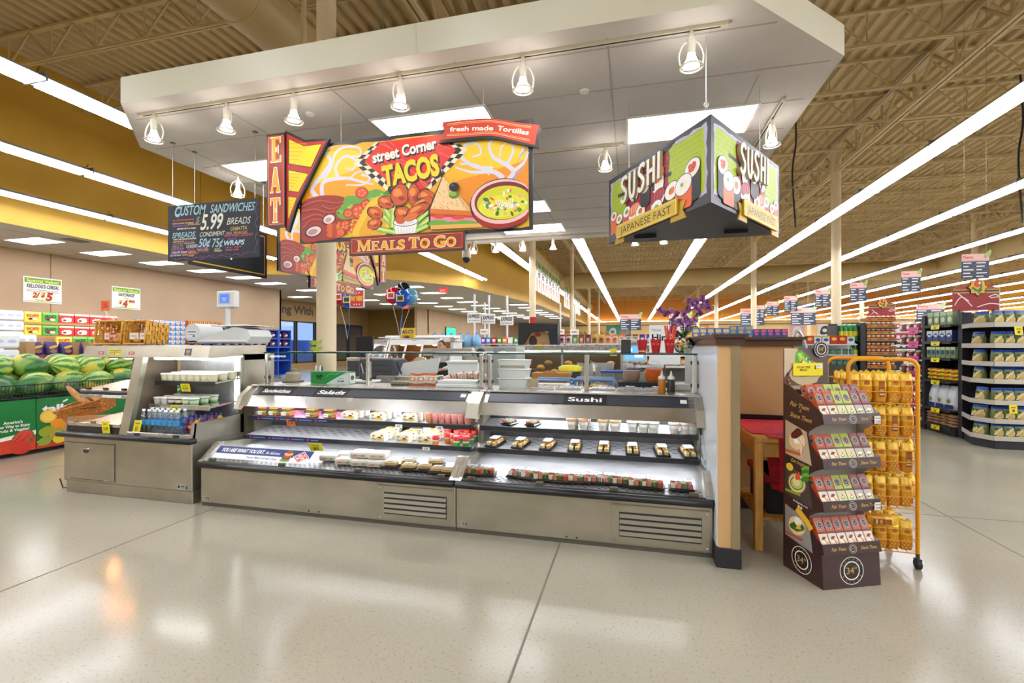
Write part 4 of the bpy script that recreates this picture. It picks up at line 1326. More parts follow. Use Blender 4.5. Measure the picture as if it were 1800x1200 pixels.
m = MB(); a_ = Art(m, plane_y(-.09, -.0355, .45)); a_.rect(-.0, -.01, .16, .11, SG2).rect(.02, .005, .14, .10, C('#3f66c8', e=.6)).rect(.045, .05, .11, .056, C('#9fb8f0', e=.8)).rect(.06, .03, .10, .036, C('#9fb8f0', e=.8)); m.build('screen', sc)
m = MB(); a_ = Art(m, plane_y(-.37, -.1605, .06)); a_.rect(.0, .02, .13, .10, '#e6e7e4').rect(.01, .075, .12, .085, '#3c4a7a').rect(.02, .05, .11, .056, '#7a82a0').ell(.09, .035, .018, .01, '#3c6aa8', raw=True); m.build('front_label', sc)
m = MB();
for a in (-.35, .36):
 for b in (-.12, .12):
  m.cyl((a, b, 0), (a, b, .02), .02, .02, BLACKM, 8)
m.build('feet', sc)
# wicker stand basket with baguettes, left behind the case
t = thing('bread_basket', 'brown wicker basket tilted on a wire stand, seen behind the hot case', 'basket', (-6.85, 4.62, .56))
WICK2 = noise_mat('brown_wicker', '#a8641f', '#d98f3c', 45, r=.6, bump=.6)
m = MB(); weave_box(m, .46, .24, .17, WICK2, .25); o = m.build('weave', t); o.rotation_euler = (R(14), R(-16), R(20))
m = MB()
for a, b in ((-.2, -.1), (.2, -.1), (.2, .14), (-.2, .14)):
 m.tube([(a, b, -.555), (a * .9, b * .9, .0)], .005, BLACKM, 5)
m.tube([(-.27, -.2, .05), (.28, -.13, .11)], .006, BLACKM, 5)
m.build('wire_stand', t)
def baguette():
 t = thing('baguette', 'x', 'bread', (0, 0, 0), 0, 'baguettes in the wicker basket')
 m = MB(); m.ell((0, 0, 0), (.19, .04, .035), noise_mat('crust', '#b5763a', '#d9a468', 30, r=.6), 14, 8); m.build('loaf', t)
 m = MB(); m.lathe([(.045, 0), (.02, .06), (.05, .12), (.065, .17)], (0, 0, 0), CLEARP, 10); o = m.build('bag_end', t); o.location = (-.18, 0, 0); o.rotation_euler = (0, R(-90), 0)
 return t
bg = Stock(baguette())
for i, (x, y, z, a, b) in enumerate(((-6.97, 4.53, .80, .2, .75), (-6.99, 4.60, .76, .1, .5), (-6.9, 4.68, .76, .4, .6))):
 bg.put((x, y, z), 0, 'plastic-bagged baguette leaning in the wicker basket, %s of three' % nth(i), None, (0, b, a))
# ------------------------------------------------------------------ half wall at the right end of the sushi case
hw = MB()
TANW = C('#c9a06c', r=.55)
hw.prism([(3.33, 0), (4.62, 0), (4.62, 1.45), (3.33, 1.45)], .545, .67, 'x', TANW)
hw.box(.67, 1.40, 4.60, 4.70, 0, 1.45, C('#b3905f', r=.55))
struct(hw.build('wall_half'))
hw = MB()
WHT = C('#dfe6ec', r=.2)
hw.prism([(3.345, .0), (4.3, 0), (4.62, 0), (4.62, 1.45), (4.25, 1.45), (3.345, 1.45)], .536, .545, 'x', WHT)
struct(hw.build('trim_2'))
hw = MB()
LED = C('#4a3429', r=.3)
def ledge(p):
 hw.prism(p, 1.45, 1.50, 'z', LED)
ledge([(.525, 3.31), (.70, 3.31), (.70, 4.56), (1.42, 4.56), (1.42, 4.74), (.525, 4.74)])
hw.prism([(.51, 3.29), (.72, 3.29), (.72, 4.53), (1.45, 4.53), (1.45, 4.77), (.51, 4.77)], 1.50, 1.525, 'z', LED)
struct(hw.build('trim_3'))
hw = MB()
hw.box(.625, .675, 3.322, 3.34, .13, 1.45, C('#a99b7c', r=.3, m=.8)); hw.box(.664, .676, 3.325, 3.37, .13, 1.45, C('#a99b7c', r=.3, m=.8))
hw.box(1.36, 1.404, 4.588, 4.60, .1, 1.45, C('#a99b7c', r=.3, m=.8))
struct(hw.build('trim_4'))
hw = MB()
hw.box(.53, .684, 3.318, 4.62, 0, .13, BLACKM, .004); hw.box(.67, 1.40, 4.585, 4.60, 0, .12, BLACKM); hw.box(.67, 1.40, 4.57, 4.60, .78, .84, BLACKP)
struct(hw.build('baseboard_right'))
# small pine table with a red cloth behind the crispbread stand
tb = thing('wooden_cart', 'pine wood table with slatted lower shelf standing behind the crispbread stand', 'table', (.84, 3.66, 0))
m = MB(); m.box(0, .55, 0, .85, .765, .80, WOOD, .004); m.build('tabletop', tb)
m = MB(); m.box(.03, .52, .03, .05, .66, .765, WOOD); m.box(.03, .05, .03, .82, .66, .765, WOOD); m.build('apron', tb)
for a in (.0, .49):
 for b in (0.0, .79):
  m = MB(); m.box(a, a + .055, b, b + .055, 0.0 if b < .1 else .07, .765, WOOD, .004); o = m.build('leg', tb)
for k_ in range(9):
 pass
m = MB()
for k_ in range(9):
 m.box(.055, .49, .06 + .085 * k_, .12 + .085 * k_, .20, .222, WOOD)
m.box(.055, .075, .03, .82, .17, .20, WOOD); m.box(.47, .49, .03, .82, .17, .20, WOOD)
m.build('slatted_shelf', tb)
for a in (.027, .517):
 m = MB(); m.cyl((a - .014, .817, .035), (a + .014, .817, .035), .035, .035, BLACKM, 14); m.box(a - .02, a + .02, .80, .835, .05, .075, C('#777777', m=.7)); m.build('caster', tb)
RED = noise_mat('red_cloth', '#b31524', '#c91d2c', 30, r=.8)
m = MB(); m.box(.85, 1.40, 3.80, 4.52, .8005, .806, RED); m.prism([(.93, .806), (1.41, .806), (1.405, .37), (1.28, .40), (1.12, .37), (.98, .41)], 3.795, 3.80, 'y', RED)
m.box(.93, 1.41, 3.655, 3.802, .8005, .806, RED); m.prism([(.99, .806), (1.41, .806), (1.41, .44), (1.2, .46), (1.0, .43)], 3.648, 3.655, 'y', RED)
tag(m.build('tablecloth'), 'red cloth draped over the pine table behind the crispbread stand', 'tablecloth')
m = MB(); m.box(.95, 1.25, 3.80, 4.30, .2235, .50, C('#232327', r=.6), .01); m.box(.93, 1.27, 3.78, 4.32, .45, .50, C('#9c1a26', r=.6), .008)
tag(m.build('storage_bin'), 'dark storage bin with red rim on the lower shelf of the pine table', 'bin')
# ------------------------------------------------------------------ hanging signs
BKB = C('#1a1a1d', r=.35)
def board(m, pl, poly, d0, d1, mat):
 a = sum(poly[i - 1][0] * poly[i][1] - poly[i][0] * poly[i - 1][1] for i in range(len(poly)))
 if a < 0: poly = poly[::-1]
 n = len(poly)
 V = [pl(x, y, d0) for x, y in poly] + [pl(x, y, d1) for x, y in poly]
 m.add(V, [tuple(range(n))[::-1], tuple(range(n, 2 * n))] + [(i, (i + 1) % n, n + (i + 1) % n, n + i) for i in range(n)], mat)
# slab-serif capitals drawn as polygons in a unit-high cell
SLAB = {
 'E': (.72, [[(0, 0), (.72, 0), (.72, .28), (.66, .28), (.60, .09), (.34, .09), (.34, .46), (.46, .46), (.48, .36), (.53, .36), (.53, .66), (.48, .66), (.46, .56), (.34, .56), (.34, .91), (.58, .91), (.64, .74), (.70, .74), (.70, 1), (0, 1), (0, .93), (.10, .91), (.10, .09), (0, .07)]]),
 'T': (.80, [[(.2, 0), (.6, 0), (.6, .07), (.52, .09), (.52, .90), (.66, .88), (.73, .68), (.80, .68), (.78, 1), (.02, 1), (0, .68), (.07, .68), (.14, .88), (.28, .90), (.28, .09), (.2, .07)]]),
 'A': (.94, [[(0, 0), (.34, 0), (.34, .07), (.26, .09), (.30, .26), (.56, .26), (.60, .09), (.52, .07), (.52, 0), (.94, 0), (.94, .07), (.87, .09), (.60, 1), (.38, 1), (.12, .09), (0, .07)]]),
 'M': (1.1, [[(0, 0), (.32, 0), (.32, .07), (.23, .09), (.23, .68), (.50, 0), (.58, 0), (.82, .68), (.82, .09), (.74, .07), (.74, 0), (1.1, 0), (1.1, .07), (1.02, .09), (1.02, .91), (1.1, .93), (1.1, 1), (.80, 1), (.56, .36), (.32, 1), (0, 1), (0, .93), (.10, .91), (.10, .09), (0, .07)]]),
 'L': (.72, [[(0, 0), (.70, 0), (.72, .34), (.66, .34), (.56, .09), (.34, .09), (.34, .91), (.44, .93), (.44, 1), (0, 1), (0, .93), (.10, .91), (.10, .09), (0, .07)]]),
}
def slab_text(art, txt, x, y, h, c, sx=1.0, gap=.09, grow=0.0, small=None):
 for i, ch in enumerate(txt):
  hh = h if (small is None or i in small) else h * .82
  if ch == ' ':
   x += hh * .34 * sx; continue
  if ch in SLAB:
   w, P = SLAB[ch]
   for p in P:
    art.poly([(x + a * hh * sx + (grow if a > w * .5 else -grow), y + b * hh + (grow if b > .5 else -grow)) for a, b in p], c, True)
  else:
   w = {'S': .62, 'O': .86, 'G': .86}[ch]
   art.text(ch, x - grow, y - grow, hh + 2 * grow, c, w=w * hh * sx + 2 * grow, bold=.045)
  x += (w + gap) * hh * sx
 return x
YEL = '#f6c41b'
def tacos_sign(pl, label, flip=False):
 W_, H_ = 2.345, .955
 t = thing('tacos_sign', label, 'sign', (0, 0, 0), 0)
 H = homog([(290, 209), (1655, 72), (1648, 722), (288, 780)], W_, H_)
 clampx = lambda x, y: H(min(max(x, 300), 1628), y)
 m = MB()
 board(m, pl, [(0, 0), (W_, 0), (W_, H_), (0, H_)], -.03, 0, BKB)
 m.build('backing_board', t)
 m = MB(); A = Art(m, pl, .00006, clampx)
 rag = lambda x0, y0, x1, y1, n: [(x0 + (x1 - x0) * i / n + 0, y0 + (y1 - y0) * i / n + (rnd.random() - .5) * 12) for i in range(n)]
 A.poly([(x, y) for x, y in rag(305, 228, 1628, 102, 26)] + [(1628, 102), (1628, 708)] + rag(1628, 706, 305, 762, 26) + [(305, 762)], '#f4b719')
 A.blob([(305, 560), (305, 420), (430, 400), (640, 430), (700, 520), (640, 640), (420, 660)], '#f1a012')
 A.blob([(1240, 420), (1420, 380), (1628, 300), (1628, 500), (1500, 560), (1300, 620), (1120, 560), (1150, 470)], '#ef9413')
 A.blob([(305, 300), (400, 250), (620, 240), (640, 330), (420, 420), (320, 420)], '#f8cf35')
 A.blob([(1200, 200), (1620, 140), (1620, 300), (1400, 360), (1220, 300)], '#f9cd2b')
 SW = '#dcd9ea'
 for P, w0, w1 in (([(400, 520), (360, 460), (420, 380), (470, 300), (440, 240), (480, 215)], .05, .02), ([(420, 500), (430, 420), (560, 400), (640, 420), (720, 440)], .045, .015), ([(520, 410), (500, 330), (560, 270), (620, 300), (600, 350), (560, 340)], .03, .016),
      ([(430, 400), (470, 340), (500, 250), (560, 215), (640, 225), (640, 270), (600, 270)], .03, .014), ([(650, 380), (700, 400), (660, 440), (560, 440)], .025, .01), ([(330, 400), (380, 330), (400, 270)], .02, .008), ([(590, 395), (620, 370), (660, 350), (640, 310)], .018, .01),
      ([(1500, 440), (1540, 380), (1480, 330), (1420, 290), (1400, 220), (1440, 170)], .045, .02), ([(1480, 420), (1420, 380), (1300, 380), (1200, 350)], .05, .012), ([(1420, 360), (1320, 350), (1240, 290), (1260, 220), (1330, 215), (1350, 270), (1300, 290)], .035, .014),
      ([(1540, 380), (1600, 330), (1628, 270)], .035, .012), ([(1500, 340), (1540, 260), (1520, 190)], .03, .012), ([(1580, 300), (1600, 230), (1580, 180)], .02, .01), ([(1460, 300), (1470, 240), (1500, 210)], .018, .008), ([(1230, 330), (1330, 340), (1400, 400)], .02, .01)):
  A.stroke(P, w0, SW, 6, w1)
 A.stroke([(1520, 440), (1570, 390), (1610, 340)], .02, '#a59bc8', 5, .006); A.stroke([(1628, 250), (1590, 280), (1560, 330)], .016, '#a59bc8', 5, .004)
 # red diamond with checkered border
 def checks(p, q, r_, s_, n):
  for j in range(2):
   for i in range(n):
    f = lambda u, v: (p[0] + (q[0] - p[0]) * u + (r_[0] - p[0]) * v + (s_[0] - q[0] - r_[0] + p[0]) * u * v, p[1] + (q[1] - p[1]) * u + (r_[1] - p[1]) * v + (s_[1] - q[1] - r_[1] + p[1]) * u * v)
    A.poly([f(i / n, j / 2), f((i + 1) / n, j / 2), f((i + 1) / n, (j + 1) / 2), f(i / n, (j + 1) / 2)], '#1d1b1a' if (i + j) % 2 else '#f0e2c4')
 checks((605, 312), (735, 192), (672, 312), (770, 190), 5)
 checks((605, 312), (830, 505), (672, 312), (838, 445), 8)
 checks((1275, 247), (1205, 195), (1205, 250), (1160, 205), 3)
 checks((1275, 247), (1040, 490), (1205, 250), (1035, 430), 9)
 A.poly([(672, 302), (765, 192), (1120, 156), (1205, 250), (1010, 480), (900, 500), (838, 455)], '#dd2c1c')
 for _ in range(26):
  x, y = 740 + rnd.random() * 380, 180 + rnd.random() * 260
  A.stroke([(x, y), (x + 30 + rnd.random() * 40, y + 26 + rnd.random() * 22)], .0025, '#f0a79a', 1)
 X = lambda p: H(*p)
 def ptext(tx, a, b, h_px, c, bold, off=(0, 0)):
  (x0, y0), (x1, y1) = X((a[0] + off[0], a[1] + off[1])), X((b[0] + off[0], b[1] + off[1]))
  xm, ym = X((a[0], a[1] - h_px))
  A.text(tx, x0, y0, math.hypot(xm - X(a)[0], ym - X(a)[1]), c, w=math.hypot(x1 - x0, y1 - y0), bold=bold, ang=math.atan2(y1 - y0, x1 - x0))
 ptext('street Corner', (722, 318), (1098, 238), 62, '#2a1512', .05, (4, 5)); ptext('street Corner', (720, 314), (1096, 234), 62, '#f6efe2', .035)
 ptext('TACOS', (785, 458), (1118, 392), 118, '#2a1512', .07, (5, 5)); ptext('TACOS', (780, 454), (1112, 388), 118, '#f3d21f', .05)
 # food, left to right
 A.blob([(300, 760), (300, 560), (370, 510), (470, 500), (560, 520), (590, 600), (540, 740), (420, 765)], '#9b2f1c')
 for P in ([(310, 560), (400, 530), (500, 545), (570, 530)], [(305, 590), (380, 580), (460, 600), (560, 570)], [(305, 640), (390, 610), (470, 640), (560, 610)], [(310, 690), (360, 640), (440, 650)], [(420, 560), (480, 580), (560, 550)]):
  A.stroke(P, .012, '#c4553a', 5, .006); A.stroke([(x, y + 12) for x, y in P], .007, '#5f180f', 5, .003)
 A.ell(370, 712, 52, 34, '#4a120c', -.3); A.ell(372, 710, 44, 27, '#ead3cf', -.3); A.ell(366, 714, 30, 17, '#b98a88', -.3)
 A.ell(462, 643, 42, 32, '#4a120c', -.4); A.ell(462, 641, 34, 25, '#efd9d4', -.4); A.ell(458, 645, 20, 14, '#c79c98', -.4)
 for i in range(9):
  A.ell(470 + (i % 3) * 26, 680 + (i // 3) * 26, 22, 16, ('#d65f1d', '#b63f18', '#e07a24')[i % 3], i, 8, .4)
 A.blob([(540, 560), (560, 510), (620, 505), (640, 470), (700, 480), (740, 470), (790, 490), (810, 530), (740, 560), (680, 610), (600, 640), (530, 640), (505, 600)], '#69a338')
 for i in range(10):
  A.ell(530 + 30 * i, 600 - 11 * i + 12 * math.sin(i * 2), 16, 11, ('#8dc44e', '#4b8427')[i % 2], i, 8, .3)
 for cx, cy, r_ in ((655, 490, 38), (640, 600, 52), (575, 610, 30), (560, 680, 36), (610, 690, 40), (680, 560, 34), (530, 720, 28)):
  A.ell(cx, cy, r_, r_ * .9, '#c2361c'); A.ell(cx, cy, r_ * .78, r_ * .7, '#e0582f');
  for k_ in range(5):
   A.ell(cx + r_ * .45 * math.cos(k_ * 1.26), cy + r_ * .42 * math.sin(k_ * 1.26), r_ * .16, r_ * .12, '#f0a35c', 0, 8)
 for i in range(16):
  A.ell(520 + rnd.random() * 170, 560 + rnd.random() * 170, 7, 6, ('#7ab23a', '#f2c64a', '#7d1f14')[i % 3], 0, 6)
 A.blob([(605, 745), (640, 640), (700, 545), (760, 512), (830, 530), (850, 600), (790, 742)], '#f2c52c')
 A.blob([(640, 742), (680, 640), (740, 560), (790, 545), (800, 640), (770, 742)], '#e9a91f')
 for i, (x0, y0, x1, y1) in enumerate(((760, 610, 850, 700), (790, 580, 860, 720), (740, 700, 880, 735), (1060, 640, 960, 720), (1050, 600, 950, 690), (930, 440, 925, 520), (840, 570, 830, 700), (1040, 690, 930, 735))):
  A.stroke([(x0, y0), (x1, y1)], .05, '#3f7a26', 1); A.stroke([(x0, y0), (x1, y1)], .042, '#a9cf52', 1); A.stroke([(x0 + 3, y0), (x1 + 3, y1)], .012, '#d9ec9c', 1)
 for k_, (cx, cy, rx, ry, ro) in enumerate(((735, 610, 44, 32, .4), (730, 675, 40, 30, -.3), (800, 550, 48, 36, .3), (878, 510, 50, 62, .2), (960, 510, 32, 62, 0), (1030, 525, 46, 46, .3), (1010, 570, 70, 36, -.5), (900, 620, 52, 40, .3), (985, 600, 70, 30, -.5))):
  A.ell(cx, cy, rx + 5, ry + 5, '#3d130a', ro, 16, .15); A.ell(cx, cy, rx, ry, '#c9571c', ro, 16, .15)
  A.ell(cx - rx * .2, cy - ry * .25, rx * .55, ry * .4, '#ea8a3a', ro, 10, .3); A.ell(cx + rx * .25, cy + ry * .3, rx * .4, ry * .25, '#9a3512', ro, 8, .3)
 A.poly([(840, 670), (985, 655), (965, 738), (858, 745)], '#f4f2ee'); A.ell(912, 668, 74, 26, '#3a3a3a', -.05); A.ell(912, 667, 70, 23, '#f8f7f4', -.05); A.ell(912, 670, 56, 16, '#dfe1e6', -.05); A.ell(880, 655, 30, 24, '#c9571c', .3); A.ell(945, 640, 40, 22, '#d9702a', -.4)
 for i in range(6):
  A.stroke([(868 + 17 * i, 700), (872 + 16 * i, 738)], .004, '#b9bcc4', 1)
 # sandwich, olive, soup
 A.poly([(1130, 398), (1045, 600), (1050, 712), (1350, 700), (1320, 630)], '#2a1a10')
 A.poly([(1055, 592), (1310, 612), (1325, 640), (1055, 622)], '#d9761d')
 A.poly([(1132, 404), (1058, 592), (1305, 612)], '#f3cf95'); A.poly([(1132, 404), (1165, 440), (1305, 612), (1270, 608)], '#e5b574')
 for _ in range(46):
  a, b = rnd.random(), rnd.random()
  if a + b > 1: a, b = 1 - a, 1 - b
  A.ell(1132 - 74 * a + 170 * b, 404 + 186 * a + 205 * b, 4, 3, '#c08b46', 0, 5)
 A.poly([(1058, 622), (1325, 640), (1335, 662), (1058, 650)], '#cf3524'); A.poly([(1058, 640), (1330, 652), (1340, 675), (1058, 672)], '#e58ba0')
 A.blob([(1055, 668), (1120, 660), (1180, 676), (1250, 664), (1340, 680), (1330, 700), (1200, 696), (1060, 700)], '#6fae3c')
 A.ell(1110, 640, 34, 14, '#e24a34'); A.ell(1220, 648, 40, 13, '#e24a34'); A.poly([(1058, 690), (1350, 686), (1360, 708), (1058, 716)], '#e9b25a')
 A.stroke([(1195, 424), (1195, 455)], .012, '#c9a15a', 1); A.ell(1195, 515, 29, 22, '#5f7d1e'); A.ell(1190, 510, 22, 14, '#93b53a'); A.ell(1197, 470, 30, 27, '#161616'); A.ell(1188, 460, 9, 6, '#5a5a5a')
 A.ell(1478, 575, 190, 150, '#1d0d0a', -.12, 30); A.ell(1480, 590, 178, 122, '#c9271a', -.12, 30); A.ell(1480, 650, 150, 66, '#a81c14', -.1, 24); A.ell(1478, 560, 184, 130, '#f0c3c0', -.12, 30); A.ell(1482, 556, 168, 112, '#7d2018', -.12, 30); A.ell(1486, 566, 158, 98, '#d6d51f', -.1, 30)
 A.ell(1480, 585, 140, 66, '#e6e23a', -.1, 24)
 for i in range(34):
  a = rnd.random() * 6.28; r_ = math.sqrt(rnd.random())
  A.ell(1486 + 130 * r_ * math.cos(a), 566 + 72 * r_ * math.sin(a), 7 + 12 * rnd.random(), 6 + 8 * rnd.random(), ('#e8632a', '#4f8f2a', '#f6f3dc', '#e9b39a', '#f6f3dc', '#3c7a22')[i % 6], a, 7, .4)
 for i in range(9):
  A.stroke([(1440 + 12 * i, 540 + rnd.random() * 40), (1460 + 10 * i, 590 + rnd.random() * 20), (1500 + 8 * i, 570)], .008, '#f7f5e6', 4, .004)
 m.build('printed_panel', t)
 # EAT board with its arrow
 if flip:
  q = lambda x, y, d: pl(W_ - x, y, d)
 ex = (lambda p: (W_ - H(*p)[0], H(*p)[1])) if flip else (lambda p: H(*p))
 def eb(name, poly, d0, d1, mat):
  m_ = MB(); board(m_, pl, [ex(p) for p in poly], d0, d1, C(mat) if isinstance(mat, str) else mat); return m_
 m = eb('arrow_board', [(222, 122), (335, 180), (480, 176), (290, 560), (240, 718), (222, 705)], .012, .045, BKB)
 A = Art(m, lambda x, y, d: pl(x, y, .045 + d), .00008, lambda x, y: ex((x, y)))
 A.poly([(228, 140), (335, 194), (462, 188), (285, 545), (238, 690), (228, 690)], '#b5261b')
 for P in ([(240, 170), (332, 216), (440, 206), (375, 345), (240, 322)], [(240, 352), (360, 378), (300, 488), (240, 478)], [(240, 508), (290, 516), (238, 650)]):
  A.poly(P, '#2d0d08'); cx = sum(p[0] for p in P) / len(P); cy = sum(p[1] for p in P) / len(P)
  Q = [(cx + (x - cx) * .94, cy + (y - cy) * .94) for x, y in P]
  A.poly(Q, '#f2cf10')
  for k_ in range(6):
   f = .12 + .14 * k_
   xs = min(p[0] for p in Q); ys = min(p[1] for p in Q); ye = max(p[1] for p in Q); y_ = ys + (ye - ys) * f
   A.stroke([(xs + 2, y_ + 6), (xs + (max(p[0] for p in Q) - xs) * (.62 - .5 * f), y_ + 10)], .006, '#dba20c', 1)
 m.build('arrow_board', t)
 m = eb('eat', [(122, 152), (228, 140), (228, 690), (125, 690)], .03, .065, BKB)
 A = Art(m, lambda x, y, d: pl(x, y, .065 + d), .00008, lambda x, y: ex((x, y)))
 A.poly([(128, 160), (224, 150), (224, 680), (130, 682)], '#8e1f16'); A.poly([(132, 166), (220, 156), (220, 674), (134, 676)], '#e6862a'); A.poly([(135, 170), (217, 160), (217, 670), (137, 672)], '#a02a1c')
 for ch, ytop, ybot in (('E', 168, 310), ('A', 345, 488), ('T', 522, 662)):
  (xa, ya), (xb, yb) = ex((172 if ch != 'E' else 176, ybot)), ex((172, ytop))
  h_ = yb - ya; w_, P = SLAB[ch]; ww = .112
  for gr_, c in ((.010, '#3a0f0a'), (.007, '#f5efe0'), (0, '#f0a51c')):
   for p in P:
    A.poly([(xa - ww / 2 + a / w_ * ww + (gr_ if a > w_ / 2 else -gr_), ya + b * h_ + (gr_ if b > .5 else -gr_)) for a, b in p], c, True)
  A.poly([(xa - ww * .06, ya + h_ * .4), (xa + ww * .1, ya + h_ * .4), (xa + ww * .1, ya + h_ * .6), (xa - ww * .06, ya + h_ * .6)], '#f8e08a', True) if ch != 'A' else None
 m.build('letter_board', t)
 # MEALS TO GO
 m = MB(); P = [H(*p) for p in ((598, 760), (1255, 728), (1250, 832), (605, 855))]
 bx0, bx1, by0, by1 = P[0][0], P[1][0], P[3][1], P[0][1]
 board(m, pl, [(bx0 - .01, by0 - .01), (bx1 + .01, by0 - .01), (bx1 + .01, by1 + .01), (bx0 - .01, by1 + .01)], .0, .04, BKB)
 A = Art(m, lambda x, y, d: pl(x, y, .04 + d), .00008)
 A.rect(bx0, by0, bx1, by1, '#8a2015').rect(bx0 + .012, by0 + .012, bx1 - .012, by1 - .012, '#e9922e').rect(bx0 + .016, by0 + .016, bx1 - .016, by1 - .016, '#982719')
 hh = (by1 - by0) * .60; sx = (bx1 - bx0 - .14) / (slab_text(Art(MB(), pl), 'MEALS TO GO', 0, 0, hh, '#000000', 1, .09, 0, (0, 6, 9)))
 for dx, dy, g_, c in ((.006, -.006, .003, '#241008'), (0, 0, .005, '#f3ead2'), (0, 0, 0, '#eda915')):
  slab_text(A, 'MEALS TO GO', bx0 + .075 + dx, by0 + (by1 - by0) * .2 + dy, hh, c, sx, .09, g_, (0, 6, 9))
 m.build('lower_board', t)
 # ribbon
 if not flip:
  m = MB()
  top = spline([(1130, 96), (1260, 84), (1420, 80), (1560, 108), (1705, 128)], 4); bot = spline([(1690, 250), (1560, 218), (1420, 188), (1260, 195), (1110, 206)], 4)
  board(m, pl, [H(x + 4, y + 8) for x, y in top + [(1690, 180)] + bot + [(1145, 150)]], .012, .035, BKB)
  top = spline([(1135, 92), (1260, 80), (1420, 76), (1560, 102), (1700, 122)], 4); bot = spline([(1672, 238), (1560, 210), (1420, 178), (1260, 184), (1118, 196)], 4)
  A = Art(m, lambda x, y, d: pl(x, y, .035 + d), .00008, H)
  A.poly(top + [(1680, 180)] + bot + [(1148, 145)], '#d9432c'); A.poly(top[2:4] + [(1160, 184), (1118, 196), (1148, 145), (1135, 92)], '#c23a26')
  for off, c in ((14, '#f3ddc8'), (22, '#f0c02a')):
   A.stroke([(1165, 90 + off), (1260, 80 + off), (1420, 76 + off), (1560, 102 + off), (1650, 116 + off)], .004, c, 5); A.stroke([(1160, 186 - off), (1260, 184 - off), (1420, 178 - off), (1560, 208 - off), (1640, 226 - off)], .004, c, 5)
  for tx, a, b in (('fresh', (1178, 148), (1288, 146)), ('made', (1308, 144), (1430, 146)), ('Tortillas', (1452, 146), (1634, 178))):
   ptext_ = lambda: None
   (x0, y0), (x1, y1) = H(*a), H(*b); A.text(tx, x0, y0, .042, '#fff6ea', w=math.hypot(x1 - x0, y1 - y0), bold=.03, ang=math.atan2(y1 - y0, x1 - x0))
  m.build('ribbon_board', t)
 m = MB()
 for a in (.45, W_ - .45):
  p = pl(a, H_, -.015); m.cyl(p, (p[0], p[1], ZC), .0025, .0025, C('#c8c8c2', r=.4), 5)
 m.build('suspension_wires', t)
 return t
tacos_sign(plane_y(-3.18, 4.0, 2.455), 'large Street Corner Tacos sign with EAT arrow, hanging above the salad case')
tacos_sign(plane_x(-4.5, 5.25, 2.43), 'second tacos and meals sign facing the kitchen, partly hidden behind the column', True)
